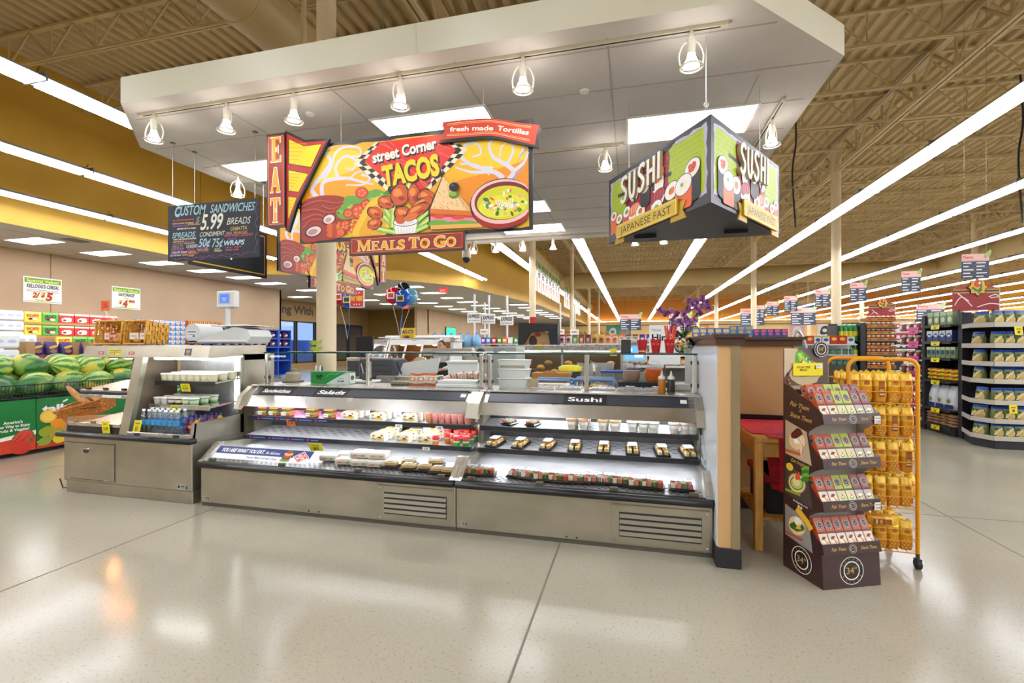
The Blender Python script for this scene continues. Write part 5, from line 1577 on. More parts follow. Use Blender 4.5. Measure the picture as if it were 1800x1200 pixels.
# ------------------------------------------------------------------ three-sided sushi sign
A3, B3, C3 = Vector((-.22, 4.69, 0)), Vector((.527, 3.50, 0)), Vector((1.27, 4.68, 0))
Z3, H3 = 2.44, .61
su = thing('sushi_sign', 'three-sided hanging Sushi sign, black and lime with raised letters', 'sign', (0, 0, 0))
m = MB()
m.prism([(A3.x, A3.y), (B3.x, B3.y), (C3.x, C3.y)], Z3, Z3 + H3, 'z', C('#2b2b33', r=.4), C('#3a3a44', r=.35))
m.build('box', su)
for f in (.22, .72):
 m = MB()
 p = A3.lerp(C3, f); m.prism([(p.x - .09, p.y - .30), (p.x + .1, p.y - .30), (p.x + .05, p.y - .20), (p.x - .05, p.y - .20)], Z3 - .03, Z3, 'z', BKB)
 m.build('base_clip', su)
def sushi_face(P0, P1, quad, L_, mir):
 u = (P1 - P0).normalized()
 pl = plane_any((P0.x, P0.y, Z3), u, (0, 0, 1))
 m = MB(); A = Art(m, lambda x, y, d: pl(x, max(y, .03), d), .00006)
 w = L_; h = H3
 fx = (lambda x: x)
 rag = lambda xa, ya, xb, yb, n: [(xa + (xb - xa) * i / n + (rnd.random() - .5) * .02, ya + (yb - ya) * i / n + (rnd.random() - .5) * .02) for i in range(n)]
 A.poly(rag(.04, .07, w - .04, .07, 20) + rag(w - .04, .07, w - .04, h - .04, 10) + rag(w - .04, h - .04, .04, h - .04, 20) + rag(.04, h - .04, .04, .07, 10), '#b9b4cc', True)
 A.poly(rag(.05, .10, w - .07, .10, 20) + rag(w - .07, .10, w - .07, h - .06, 10) + rag(w - .07, h - .06, .06, h - .06, 20) + rag(.06, h - .06, .06, .10, 10), '#a9c01c', True)
 for i in range(12):
  A.stroke([(.08, .13 + .038 * i), (w - .1, .13 + .038 * i)], .004, '#94ab17', raw=True, curve=False)
 a0, a1 = (.30, .95) if not mir else (.42, 1.05)
 A.poly([(a0, .12), (a0 + .02, .35), (a0, h - .09), (a0 + .03, h - .05), (a1 - .02, h - .05), (a1, h - .12), (a1 - .02, .32), (a1, .14), (a1 - .06, .08), (a0 + .04, .08)], '#8f2230', True)
 A.ell((a0 + a1) / 2 + .08, h - .17, .13, .09, '#e27f84', .2, raw=True); A.ell((a0 + a1) / 2 + .10, h - .18, .09, .05, '#f3b9b4', .3, raw=True)
 A.stroke([(a0 - .13, h - .20), (a1 + .02, h - .26)], .03, '#26262c', raw=True); A.stroke([(a0 + .1, .42), (a1 + .03, h - .04)], .03, '#26262c', raw=True); A.stroke([(a0 + .35, h - .06), (a1 + .06, h - .03)], .03, '#26262c', raw=True)
 for _ in range(60):
  A.ell(.1 + rnd.random() * (w - .22), .12 + rnd.random() * (h - .2), .004, .004, '#e6eab0', 0, 5, raw=True)
 # rolls and pieces along the bottom
 def roll(x, y, r_, side, top_='#f2efe8', cen='#e8632a', lean=.3, hgt=.14):
  A.poly([(x - r_, y), (x + r_, y), (x + r_ * 1.0, y - hgt), (x - r_ * .95, y - hgt)], side, True); A.ell(x, y - hgt, r_, r_ * .5, side, raw=True)
  A.ell(x, y, r_ * 1.06, r_ * .82, '#2c2a30', lean, raw=True); A.ell(x, y, r_, r_ * .76, top_, lean, raw=True)
  A.ell(x, y, r_ * .45, r_ * .34, cen, lean, 10, .2, raw=True); A.ell(x - r_ * .15, y + r_ * .05, r_ * .18, r_ * .16, '#6f9c3a', lean, 8, raw=True)
 X = (lambda x: w - x) if mir else (lambda x: x)
 def nigiri(x, y, r_, fish, stripe):
  A.ell(x, y - r_ * .3, r_ * .95, r_ * .55, '#f0eee6', .3, 14, .12, raw=True); A.ell(x, y + r_ * .1, r_, r_ * .55, fish, .3, raw=True)
  for k_ in (-.5, -.1, .3, .65):
   A.stroke([(x + k_ * r_, y - r_ * .2), (x + (k_ + .15) * r_, y + r_ * .5)], .008, stripe, raw=True)
 roll(X(.10), .24, .055, '#e8672c', cen='#d93a24'); roll(X(.20), .19, .055, '#2e2d33'); roll(X(.33), .22, .06, '#d94a5a', cen='#5f9440')
 A.ell(X(.44), .38, .075, .10, '#efece4', .3, 14, .1, raw=True); A.ell(X(.44), .43, .08, .06, '#8fb23a', .3, raw=True); A.stroke([(X(.47), .50), (X(.45), .36), (X(.47), .26)], .035, '#26262c', raw=True)
 nigiri(X(.45), .20, .09, '#ea7a4a', '#f6d3c0'); roll(X(.55), .17, .07, '#efece4', cen='#e8672c')
 roll(X(.62), .36, .07, '#26262c', cen='#e5b52a'); A.ell(X(.80), .34, .08, .11, '#efece4', .2, 14, .1, raw=True); A.ell(X(.80), .40, .085, .07, '#ee8a62', .2, raw=True); A.stroke([(X(.74), .50), (X(.74), .28)], .035, '#26262c', raw=True)
 nigiri(X(.80), .21, .10, '#9e2433', '#c7606a'); roll(X(.78), .13, .08, '#efece4', cen='#7fa63a'); roll(X(.98), .21, .085, '#26262c', cen='#e8672c')
 roll(X(1.22), .30, .085, '#26262c', cen='#d5301f', hgt=.2); roll(X(1.12), .21, .095, '#e8672c', cen='#efe9d8', hgt=.16)
 for k_ in range(9):
  A.ell(X(1.22) + .03 * math.cos(k_), .31 + .025 * math.sin(k_ * 2.2), .016, .014, '#e2412a', 0, 7, raw=True)
 m.build('printed_panel', su)
 # raised SUSHI letters
 m = MB()
 lx0 = (.27, .44)[mir]; lh = (.215, .22)[mir]
 S_ = [(.95, .88), (.70, 1.0), (.30, .92), (.18, .72), (.50, .54), (.80, .36), (.68, .10), (.32, .0), (.02, .14)]
 U_ = [(.10, 1), (.10, .25), (.38, .0), (.72, .14), (.84, 1.0)]
 H1, H2, H3_ = [(.1, 0), (.14, 1)], [(.8, 0), (.84, 1)], [(.12, .5), (.82, .54)]
 xx = lx0
 for ch, cw in (('S', .12), ('U', .12), ('S', .12), ('H', .13), ('I', .04)):
  for st_ in {'S': [S_], 'U': [U_], 'H': [H1, H2, H3_], 'I': [[(.3, 0), (.45, 1.0)]]}[ch]:
   pts = [(xx + a * cw * .9, .315 + b * lh + (xx - lx0) * .06) for a, b in st_]
   pts = spline(pts, 5) if len(pts) > 2 else pts
   n = len(pts); L_, R_ = [], []
   for i in range(n):
    a, b = pts[max(i - 1, 0)], pts[min(i + 1, n - 1)]
    dx, dy = b[0] - a[0], b[1] - a[1]; l = math.hypot(dx, dy)
    L_.append((pts[i][0] - dy / l * .017, pts[i][1] + dx / l * .017)); R_.append((pts[i][0] + dy / l * .017, pts[i][1] - dx / l * .017))
   for i in range(n - 1):
    q = [R_[i], R_[i + 1], L_[i + 1], L_[i]]
    V = [pl(x, y, .004) for x, y in q] + [pl(x, y, .032) for x, y in q]
    m.add(V, [(4, 5, 6, 7)], C('#f2efe4', r=.4)); m.add(V, [(0, 1, 5, 4), (2, 3, 7, 6), (1, 2, 6, 5), (3, 0, 4, 7)], C('#b3aa82', r=.5))
  xx += cw + .018
 m.build('raised_letters', su)
 # JAPANESE FAST ribbon
 m = MB()
 r0, r1 = ((.20, 1.08), (.50, 1.25))[mir]
 for (xa, xb, yb, mid) in ((r0 - .07, r0 + .10, -.075, r0 - .03), (r1 - .10, r1 + .08, -.05 if not mir else -.075, r1 + .04)):
  lft = xa < r0
  P = [(xa, -.03), (xb, -.03), (xb, .10), (xa, .10), (mid, .035)] if lft else [(xa, -.03), (xb, -.03), (mid, .035), (xb, .10), (xa, .10)]
  board(m, pl, [(a, b - .012) for a, b in P], .006, .018, C('#b9931c', r=.4))
 board(m, pl, [(r0, .0), (r1, .0), (r1, .125), (r0, .125)], .02, .034, C('#c7a41e', r=.4))
 A = Art(m, lambda x, y, d: pl(x, y, .034 + d), .00008)
 A.rect(r0, .0, r1, .125, '#d3b52a').rect(r0 + .012, .012, r1 - .012, .113, '#f0e6a8').rect(r0 + .015, .015, r1 - .015, .11, '#cbab22')
 A.text('JAPANESE FAST', (r0 + r1) / 2, .03, .062, '#2a2418', w=(r1 - r0) * .84, align='c')
 m.build('ribbon_board', su)
sushi_face(A3, B3, None, (B3 - A3).length, 0)
sushi_face(B3, C3, None, (C3 - B3).length, 1)
m = MB(); WIR = C('#cfcfca', r=.3, m=.6)
c_ = (.53, 3.75)
m.cyl((c_[0], c_[1], 3.22), (c_[0], c_[1], ZC), .004, .004, WIR, 6)
for s_ in (-.09, .09):
 m.cyl((c_[0], c_[1], 3.22), (c_[0] + s_, c_[1] + .12, Z3 + H3), .003, .003, WIR, 5)
m.tube([(c_[0] + .015 * math.cos(a), c_[1], 3.235 + .02 * math.sin(a)) for a in [i * .785 for i in range(8)]], .004, WIR, 5, True)
m.build('suspension_wire', su)
for x, y in ((-.03, 4.60), (1.1, 4.62)):
 m = MB(); m.cyl((x, y, Z3 + H3), (x, y, ZC), .0025, .0025, WIR, 5); m.build('suspension_wire', su)
# ------------------------------------------------------------------ chalkboard menus
def chalk_wires(t, pts, zt):
 m = MB()
 for x, y in pts:
  m.cyl((x, y, zt - .01), (x, y, ZC), .003, .003, WIR, 5); m.box(x - .02, x + .02, y - .02, y + .02, ZC - .012, ZC, C('#6a6a64'))
 m.build('suspension_wires', t)
cb = thing('chalkboard_menu', 'black chalkboard menu headed Custom Sandwiches, hanging left of the EAT arrow', 'menu board', (0, 0, 0))
CBK = noise_mat('chalkboard', '#24262b', '#2c2f35', 3, r=.7)
pl = plane_y(-5.11, 4.23, 2.40)
m = MB(); board(m, pl, [(0, 0), (1.24, 0), (1.24, .63), (0, .63)], -.012, 0, CBK); m.build('board', cb)
m = MB(); H = homog([(100, 230), (1240, 140), (1240, 868), (105, 912)], 1.24, .63); A = Art(m, pl, .00005, H, r=.9)
def chalk(tx, x0, x1, y, hpx, c, b=.01, sh=.3, y1=None):
 (xa, ya), (xb, yb) = H(x0, y), H(x1, (y1 if y1 is not None else y - (x1 - x0) * .05))
 A.text(tx, xa, ya, abs(H(x0, y - hpx)[1] - ya), c, w=xb - xa, bold=b, shear=sh, ang=math.atan2(yb - ya, xb - xa))
BL, PK, YE, PU, WH = '#9cc3cf', '#d0617f', '#cfb873', '#8a62b0', '#e2e2dc'
chalk('CUSTOM', 190, 575, 350, 118, BL, .015); chalk('SANDWICHES', 625, 1190, 320, 105, BL, .01, .35)
chalk('C', 188, 262, 362, 126, BL, .03)
chalk('$', 445, 500, 440, 80, '#7c8a7c'); chalk('5.99', 505, 790, 525, 190, '#d9decf', .02)
chalk('BREADS', 835, 1135, 468, 86, '#cfd6cf', .0); chalk('SPREADS', 155, 445, 625, 66, BL, .015); chalk('CONDIMENT', 500, 815, 612, 56, '#d9dcd2', .005)
chalk('50¢', 480, 640, 738, 104, BL, .025); chalk('75¢', 650, 795, 742, 108, BL, .015); chalk('WRAPS', 803, 1060, 725, 60, '#b9d9e6', .03)
chalk('MEATS', 155, 295, 755, 40, '#8ba6b0', .0); chalk('CHEESES', 332, 475, 745, 36, '#d9dcd2', .01)
chalk('CIABATTA', 880, 1085, 540, 44, YE, .01); chalk('PAN  FRANCIAS', 825, 1095, 590, 34, '#b0a668'); chalk('WHITE WHEAT, CROISSANT', 805, 1165, 622, 34, PK); chalk('BRIOCHE', 848, 955, 658, 24, PU)
for (tx, x0, x1, y, c) in (('ALL CUSTOM SANDWICHES', 160, 425, 418, PK), ('WITH CHOICE OF BREAD,', 158, 425, 458, YE), ('SPREADS, MEAT, CHEESE,', 160, 340, 488, PU), ('SERVED HOT & COLD', 215, 452, 522, WH),
  ('MAYO, CHIPOTLE MAYO, MUSTARD', 175, 455, 652, WH), ('HONEY MUSTARD', 165, 305, 682, YE), ('PESTO AIOLI', 312, 435, 676, PU), ('RANCH DRESSING', 165, 295, 708, PK), ('SWEET RED ONION', 305, 440, 700, YE),
  ('TURKEY, ROAST BEEF', 148, 308, 772, PK), ('HAM, SALAMI', 150, 290, 790, PU), ('CORNED BEEF, PASTRAMI', 150, 345, 812, WH), ('CHICKEN BREAST', 140, 255, 828, PU), ('TUNA', 270, 335, 824, PK), ('BLT, EGG SALAD', 135, 270, 848, WH), ('BOLOGNA', 285, 360, 842, YE),
  ('SWISS, COLBY', 340, 435, 766, PU), ('CHEDDAR', 345, 445, 792, PK), ('AMERICAN', 352, 460, 812, YE), ('PROVOLONE', 362, 478, 832, PK), ('MUENSTER', 368, 430, 852, YE), ('LETTUCE ONION', 462, 600, 758, PU), ('TOMATO, PICKLE', 465, 610, 782, YE), ('SALT & PEPPER', 470, 610, 802, PK),
  ('BACON', 682, 748, 775, YE), ('AVOCADO', 680, 775, 798, WH), ('SPINACH', 818, 910, 762, PU), ('TOMATO', 930, 1020, 752, PK), ('GARLIC HERB', 822, 985, 790, PK), ('ARTISAN ROLLS', 345, 510, 470, '#d8a070')):
 chalk(tx, x0, x1, y, 18, c, .03)
A.stroke([(150, 880), (220, 890), (300, 870), (380, 890), (460, 862), (540, 880), (620, 850), (700, 875), (780, 845), (860, 868), (940, 830), (1020, 845), (1100, 805), (1190, 820)], .005, '#7b5a94', 6)
for i in range(9):
 x = 230 + 105 * i; y = 885 - 8.2 * i
 A.stroke([(x - 40, y - 20), (x - 10, y + 4), (x + 15, y - 14), (x + 30, y + 8)], .004, '#7b5a94', 4)
A.stroke([(1210, 200), (1195, 300), (1215, 380), (1195, 450), (1218, 540), (1195, 620), (1212, 700), (1190, 770), (1210, 805)], .005, '#7b5a94', 6)
for i in range(5):
 y = 300 + 100 * i; A.stroke([(1232, y - 30), (1215, y), (1200, y + 6)], .004, '#7b5a94', 4)
A.stroke([(118, 290), (125, 400), (115, 520), (128, 640), (118, 760), (130, 860)], .003, '#5a4a78', 5)
A.ell(893, 890, 14, 14, '#e6dccb', 0, 7, .4)
m.build('chalk_writing', cb)
chalk_wires(cb, ((-5.05, 4.236), (-3.93, 4.236)), 3.03)
cb = thing('chalkboard_menu', 'blank dark menu board with yellow border hanging behind the chalkboard menu', 'menu board', (0, 0, 0))
pl = plane_x(-5.03, 4.42, 2.40)
m = MB(); board(m, pl, [(0, 0), (1.22, 0), (1.22, .63), (0, .63)], -.012, 0, CBK)
m.build('board', cb)
m = MB(); A = Art(m, pl, .0001)
for a in ((.05, .04, 1.18, .055), (.05, .575, 1.18, .59), (.05, .04, .065, .59)):
 A.rect(*a, '#e8b71f')
A.rect(1.165, .04, 1.18, .59, '#e0763a')
m.build('border_line', cb)
chalk_wires(cb, ((-5.036, 4.5), (-5.036, 5.58)), 3.03)
# ------------------------------------------------------------------ posters on the left wall
def poster(y0_, z0_, w, h, big, price, label, small=None):
 m = MB(); pl = plane_x(-16.99, y0_, z0_)
 board(m, pl, [(0, 0), (w, 0), (w, h), (0, h)], -.004, .004, C('#f6f6f0', r=.5))
 A = Art(m, pl, .0002, base=.006)
 for i in range(18):
  a = i * 2 * math.pi / 18
  A.poly([(w * .5, h * .25), (w * .5 + .30 * math.cos(a), h * .25 + .19 * math.sin(a)), (w * .5 + .30 * math.cos(a + .17), h * .25 + .19 * math.sin(a + .17))], '#f4ec9a', True)
 A.rect(.03, h * .77, w - .03, h * .95, '#6aa82c'); A.text('Special Value!', w / 2, h * .80, h * .12, '#f2ea6a', w=w * .84, align='c', bold=.02); A.rect(.03, .03, w - .03, .045, '#6aa82c')
 A.text(big, w / 2, h * .58, h * .14, '#1c1c1c', w=w * (.84 if len(big) > 9 else .56), align='c', bold=.03, shear=.2)
 for k_ in range(2 if len(big) > 9 else 1):
  A.rect(w * (.08 if len(big) > 9 else .42), h * (.49 - .06 * k_), w * (.90 if len(big) > 9 else .58), h * (.505 - .06 * k_), '#55554e')
 price(A, w, h)
 A.rect(w * .3, h * .10, w * .52, h * .115, '#55554e')
 tag(m.build('wall_poster'), label, 'poster')
poster(9.69, 2.71, .95, .75, 'KELLOGG\'S CEREAL', lambda A, w, h: (A.text('2/', w * .22, h * .2, h * .2, '#b3161c', w=w * .2, bold=.05, shear=.2), A.text('$', w * .44, h * .24, h * .16, '#b3161c', bold=.05, shear=.2), A.text('5', w * .56, h * .12, h * .3, '#b3161c', w=w * .2, bold=.06, shear=.2)), 'white sale poster for cereal at 2/$5, high on the tan left wall')
poster(12.08, 2.71, .95, .75, 'GATORADE', lambda A, w, h: (A.text('$', w * .24, h * .24, h * .14, '#b3161c', bold=.05, shear=.2), A.text('4', w * .36, h * .10, h * .3, '#b3161c', w=w * .18, bold=.06, shear=.2), A.text('99', w * .57, h * .25, h * .18, '#b3161c', w=w * .22, bold=.05, shear=.2)), 'white sale poster priced $4.99, second poster on the tan left wall')
# ------------------------------------------------------------------ crispbread display stand
BRN = C('#3b2320', r=.35); BRNI = C('#cfc9c0', r=.6); GLD = '#c9a35a'
ds = thing('display_stand', 'tall brown cardboard stand of crispbread packs with 34 logo, right of the half wall', 'display stand', (1.096, 3.178, 0), R(23.5))
DW, DD = .385, .315
def logo34(A, cx, cy, r_, full=True):
 A.ell(cx, cy, r_, r_, '#f2efe8', n=28, raw=True).ell(cx, cy, r_ * .95, r_ * .95, '#1d1413', n=28, raw=True).ell(cx, cy, r_ * .68, r_ * .68, '#f2efe8', n=28, raw=True).ell(cx, cy, r_ * .60, r_ * .60, '#2b1a18', n=28, raw=True)
 A.text('34°', cx, cy - r_ * .22, r_ * .48, GLD, w=r_ * .85, align='c')
 if full:
  for i, ch in enumerate('SAVORY'):
   a = R(150 - 24 * i); A.text(ch, cx + r_ * .78 * math.cos(a), cy + r_ * .76 * math.sin(a), r_ * .13, GLD, align='c', ang=a - R(90))
  for i, ch in enumerate('CRISPS'):
   a = R(210 + 24 * i); A.text(ch, cx + r_ * .88 * math.cos(a), cy + r_ * .88 * math.sin(a), r_ * .13, GLD, align='c', ang=a + R(90))
TIER = [1.04, .775, .52, .265]
# side silhouette with the scooped openings
def side_poly():
 P = [(DD, 0), (DD, 1.20), (.26, 1.19)]
 for i, z in enumerate(TIER):
  if i == 0:
   P += [(.0, z + .005)]
  P += [(-.005, z - .06)]
  if i < 3:
   zn = TIER[i + 1]
   P += [(.05, z - .085), (.10, z - .12), (.11, z - .155), (.09, zn + .06), (.04, zn + .02), (.0, zn)]
 P += [(.0, .20), (-.012, 0)]
 return P
m = MB()
m.prism(side_poly(), -.005, .0, 'x', BRN); m.build('side_panel', ds)
m = MB(); m.prism(side_poly(), DW, DW + .005, 'x', BRN)
m.prism([(a + .0005, b) for a, b in side_poly()], DW - .001, DW, 'x', BRNI); m.build('side_panel', ds)
m = MB(); m.box(0, DW, DD - .004, DD, 0, 1.2, BRN); m.box(0, DW, .15, .154, .2, 1.0, BRNI); m.build('back_panel', ds)
m = MB(); m.hexa([(0, -.012, 0), (DW, -.012, 0), (DW, DD, 0), (0, DD, 0), (0, 0, .21), (DW, 0, .21), (DW, DD, .21), (0, DD, .21)], BRN)
A = Art(m, plane_any((0, -.012, 0), (1, 0, 0), (0, .012, .21))); logo34(A, DW / 2, .10, .082)
m.build('base', ds)
for z in TIER:
 t_ = MB()
 t_.hexa([(0, 0, z - .062), (DW, 0, z - .062), (DW, .28, z + .08), (0, .28, z + .08), (0, 0, z - .055), (DW, 0, z - .055), (DW, .28, z + .087), (0, .28, z + .087)], BRNI)
 t_.hexa([(-.006, -.018, z - .06), (DW + .006, -.018, z - .06), (DW + .006, -.012, z - .06), (-.006, -.012, z - .06), (-.006, -.006, z), (DW + .006, -.006, z), (DW + .006, 0, z), (-.006, 0, z)], BRN)
 A = Art(t_, plane_any((0, -.018, z - .06), (1, 0, 0), (0, .012, .06)))
 A.text('Pair Them', .05, .022, .020, GLD, w=.10, shear=.3, bold=.01); logo34(A, .195, .03, .026, False); A.text('Share Them', .25, .022, .020, GLD, w=.11, shear=.3, bold=.01)
 o = t_.build('tray', ds)
A_ = MB(); A = Art(A_, plane_any((-.005, DD, 0), (0, -1, 0), (0, 0, 1)))
A.text('Pair Them', .06, 1.065, .03, GLD, w=.16, shear=.3, bold=.01, ang=-.12); A.text('&', .15, 1.03, .02, GLD, align='c'); A.text('Share Them', .06, .995, .03, GLD, w=.18, shear=.3, bold=.01, ang=-.12)
def food(y0, y1, bg, x1a, x1b, kind):
 A.poly([(.02, y0), (x1a, y0 - .03), (x1b, y1 - .05), (.02, y1)], bg, True)
 cx, cy = .12, (y0 + y1) / 2 - .01
 A.ell(cx, cy, .075, .062, '#b9925a', .3, 18, .06, raw=True); A.ell(cx, cy, .07, .057, '#e6cd9c', .3, 18, .06, raw=True)
 if kind == 0:
  A.poly([(cx - .02, cy - .02), (cx + .05, cy - .01), (cx + .03, cy + .02), (cx - .03, cy + .01)], '#f6f3ee', True); A.ell(cx + .0, cy + .045, .055, .03, '#5a1c18', .5, 10, .4, raw=True); A.stroke([(cx + .01, cy + .02), (cx + .04, cy - .03), (cx + .03, cy - .09)], .02, '#ead9c2', raw=True); A.stroke([(cx + .015, cy + .02), (cx + .048, cy - .03), (cx + .036, cy - .09)], .004, '#b3362c', raw=True)
 elif kind == 1:
  A.ell(cx, cy, .058, .043, '#4e8a2a', .3, raw=True).ell(cx, cy, .05, .035, '#b9d06a', .3, raw=True).ell(cx, cy + .012, .03, .03, '#ecd9a0', .2, 10, .3, raw=True); A.poly([(cx - .01, cy + .02), (cx + .03, cy + .03), (cx + .02, cy + .08), (cx, cy + .055), (cx - .012, cy + .075)], '#e2502a', True)
  for k_ in range(4): A.ell(cx + .07, cy + .11 - .022 * k_, .035, .016, ('#6fa83a', '#3d7a22')[k_ % 2], .4, raw=True)
  A.ell(cx - .06, cy + .09, .03, .025, '#e8c53a', raw=True)
 else:
  A.ell(cx, cy - .005, .062, .03, '#3c6a24', .2, 12, .3, raw=True); A.ell(cx + .01, cy + .03, .03, .028, '#f4efe2', raw=True); A.poly([(cx - .01, cy - .02), (cx + .04, cy - .01), (cx + .02, cy + .02)], '#ecc12c', True); A.stroke([(cx, cy + .11), (cx + .08, cy + .06), (cx + .12, cy + .02)], .04, '#e9b42c', raw=True)
food(.745, .965, '#bda689', .24, .20, 0); A.rect(.02, .755, .15, .775, '#c5602a')
A.text('Get Inspired', .07, .705, .022, GLD, w=.15, shear=.3, bold=.01, ang=-.1)
food(.485, .685, '#4a4038', .25, .21, 1); A.rect(.02, .50, .15, .517, '#8a9a2a')
A.text('34-degrees.com', .09, .455, .014, '#f2efe8', w=.12, bold=.01, ang=-.1); A.rect(.13, .425, .145, .44, '#f2efe8'); A.rect(.15, .422, .165, .437, '#f2efe8')
food(.215, .415, '#8f8a86', .25, .22, 2); A.rect(.02, .225, .17, .24, '#b05528')
logo34(A, .16, .105, .082)
A_.build('printed_side', ds)
# header card with round badge
m = MB(); m.box(-.005, DW - .06, DD - .008, DD, 1.16, 1.43, C('#5d4c48', r=.4))
A = Art(m, plane_y(-.005, DD - .008, 1.16))
A.poly([(0, .08), (.10, .20), (.10, .27), (0, .27)], '#cbb795', True); A.poly([(0, 0), (.33, 0), (.33, .025), (0, .025)], '#b49a78', True)
A.ell(.16, .11, .12, .085, '#cdb78c', .1, 20, .12, raw=True); A.blob([(.085, .235), (.12, .262), (.20, .20), (.255, .12), (.20, .09), (.10, .09), (.08, .16)], '#5d9a2a')
A.pre = lambda x, y: (x, y)
for k_ in range(3):
 A.stroke([(.10 + .012 * k_, .24), (.13 + .02 * k_, .17), (.15 + .03 * k_, .10)], .016, ('#8cc63a', '#b4dc5c')[k_ % 2], raw=True)
for k_ in range(26):
 A.ell(.11 + rnd.random() * .11, .105 + rnd.random() * .10, .006 + .005 * rnd.random(), .005, ('#f4f0e6', '#6a2a18', '#f4f0e6', '#e6b23a')[k_ % 4], k_, 6, .3, raw=True)
for k_ in range(14):
 A.ell(.0 + rnd.random() * .045, .03 + rnd.random() * .08, .009, .008, ('#3a1a14', '#8a3a1e', '#c9892a', '#5a2418')[k_ % 4], k_, 6, .3, raw=True)
m.build('header_card', ds)
m = MB(); cx, cz, r_ = .262, 1.425, .054
m.cyl((cx, DD - .02, cz), (cx, DD - .012, cz), r_, r_, C('#1a1211', r=.35), 28); A = Art(m, plane_y(0, DD - .02, 0)); logo34(A, cx, cz, r_ * .95); m.build('round_badge', ds)
t = thing('price_sign', 'yellow price sign reading 34 D Nat Crisp Breads on the crispbread stand header', 'price sign', (1.096, 3.178, 0), R(23.5))
m = MB(); m.box(.055, .275, DD - .018, DD - .014, 1.25, 1.335, C('#f2dd12', r=.4)); A = Art(m, plane_y(.055, DD - .018, 1.26))
A.text('34 D NAT CRISP', .075, .040, .014, '#2a2612', w=.10, align='c', bold=.02).text('BREADS', .075, .022, .014, '#2a2612', w=.055, align='c', bold=.02).text('$4', .155, .035, .022, '#2a2612', w=.03, bold=.03)
A.rect(.17, .04, .215, .063, '#eceae2').rect(.175, .052, .20, .056, '#77766f'); m.build('sign_card', t)
for z, lb in ((1.0, 'top'), (.48, 'third')):
 m = MB(); m.box(.335, .375, -.024, -.021, z - .02, z + .025, C('#eceae2')); A = Art(m, plane_y(.335, -.024, z - .02)); A.rect(.004, .03, .036, .035, '#77766f').text('4.29', .006, .006, .014, '#3a3a36', w=.028, bold=.02)
 o = m.build('price_label'); o.location = (1.096, 3.178, 0); o.rotation_euler = (0, 0, R(23.5)); tag(o, 'small white price label on the %s tray lip of the crispbread stand' % lb, 'price label')
def crisp_box(col, pic):
 t = thing('crispbread_box', 'x', 'box', (0, 0, 0), 0, 'crispbread boxes')
 m = MB(); m.box(-.0295, .0295, 0, .05, 0, .145, C(col, r=.35), .0015)
 A = Art(m, plane_y(-.0295, 0, 0)); A.rect(.001, .001, .058, .062, ('#d9c9b4', '#cfcaa4', '#b5a8a0')[pic])
 A.rect(.001, .062, .058, .072, ('#5a2a1c', '#4a4a1c', '#3a2422')[pic])
 A.ell(.03, .03, .02, .014, '#efe0b8', .2, 12, .1, raw=True)
 if pic == 0: A.ell(.028, .04, .016, .008, '#6a1f18', .4, 8, .3, raw=True).stroke([(.03, .035), (.042, .015), (.04, .004)], .006, '#c9463a', raw=True)
 elif pic == 1: A.ell(.03, .028, .016, .011, '#7db03a', .2, raw=True).ell(.03, .031, .009, .007, '#f0e2a8', raw=True).poly([(.024, .034), (.038, .034), (.034, .05)], '#e2402a', True)
 else: A.ell(.03, .028, .018, .007, '#4a7a2a', .2, raw=True).ell(.032, .036, .009, .008, '#f4efe2', raw=True).poly([(.026, .024), (.042, .026), (.034, .034)], '#ecc12c', True)
 for rr, c in ((.0225, '#f2efe8'), (.0212, '#1d1413'), (.016, '#f2efe8'), (.0143, '#241615')): A.ell(.0295, .105, rr, rr, c, n=18, raw=True)
 A.text('34', .0295, .099, .011, GLD, w=.015, align='c')
 A2 = Art(m, lambda a, b, d: (a - .0295, b, .145 + d))
 for rr, c in ((.019, '#f2efe8'), (.018, '#1d1413'), (.013, '#f2efe8'), (.012, '#241615')): A2.ell(.0295, .025, rr, rr, c, n=16, raw=True)
 A3_ = Art(m, plane_xn(-.0295, .05, 0));
 for rr, c in ((.017, '#f2efe8'), (.016, '#1d1413'), (.011, '#f2efe8'), (.010, '#241615')): A3_.ell(.025, .115, rr, rr, c, n=16, raw=True)
 m.v = [(x, y, z * 1.15) for x, y, z in m.v]; m.build('carton', t); return t
CB = [Stock(crisp_box('#b5451c', 0)), Stock(crisp_box('#a9b32a', 1)), Stock(crisp_box('#8c3a36', 2))]
ca, sa = math.cos(R(23.5)), math.sin(R(23.5))
def dpos(x, y, z): return (1.096 + x * ca - y * sa, 3.178 + x * sa + y * ca, z)
CN = ('orange', 'lime green', 'maroon')
for ti, z in enumerate(TIER):
 for r_ in range(2 if ti == 0 else 1):
  for i in range(6):
   k_ = (0, 0, 1, 1, 2, 2)[i] if ti < 3 else 0
   y = .010 + .058 * r_; zz = z - .018 + (.036 * r_ if ti == 0 else 0)
   CB[k_].put(dpos(.037 + .0622 * i, y, zz), 0, '%s crispbread box on the %s stand tray, %s row, %s from left' % (CN[k_], ('top', 'second', 'third', 'lowest')[ti], ('front', 'rear')[r_], nth(i)), None, (R(-27), 0, R(23.5)))
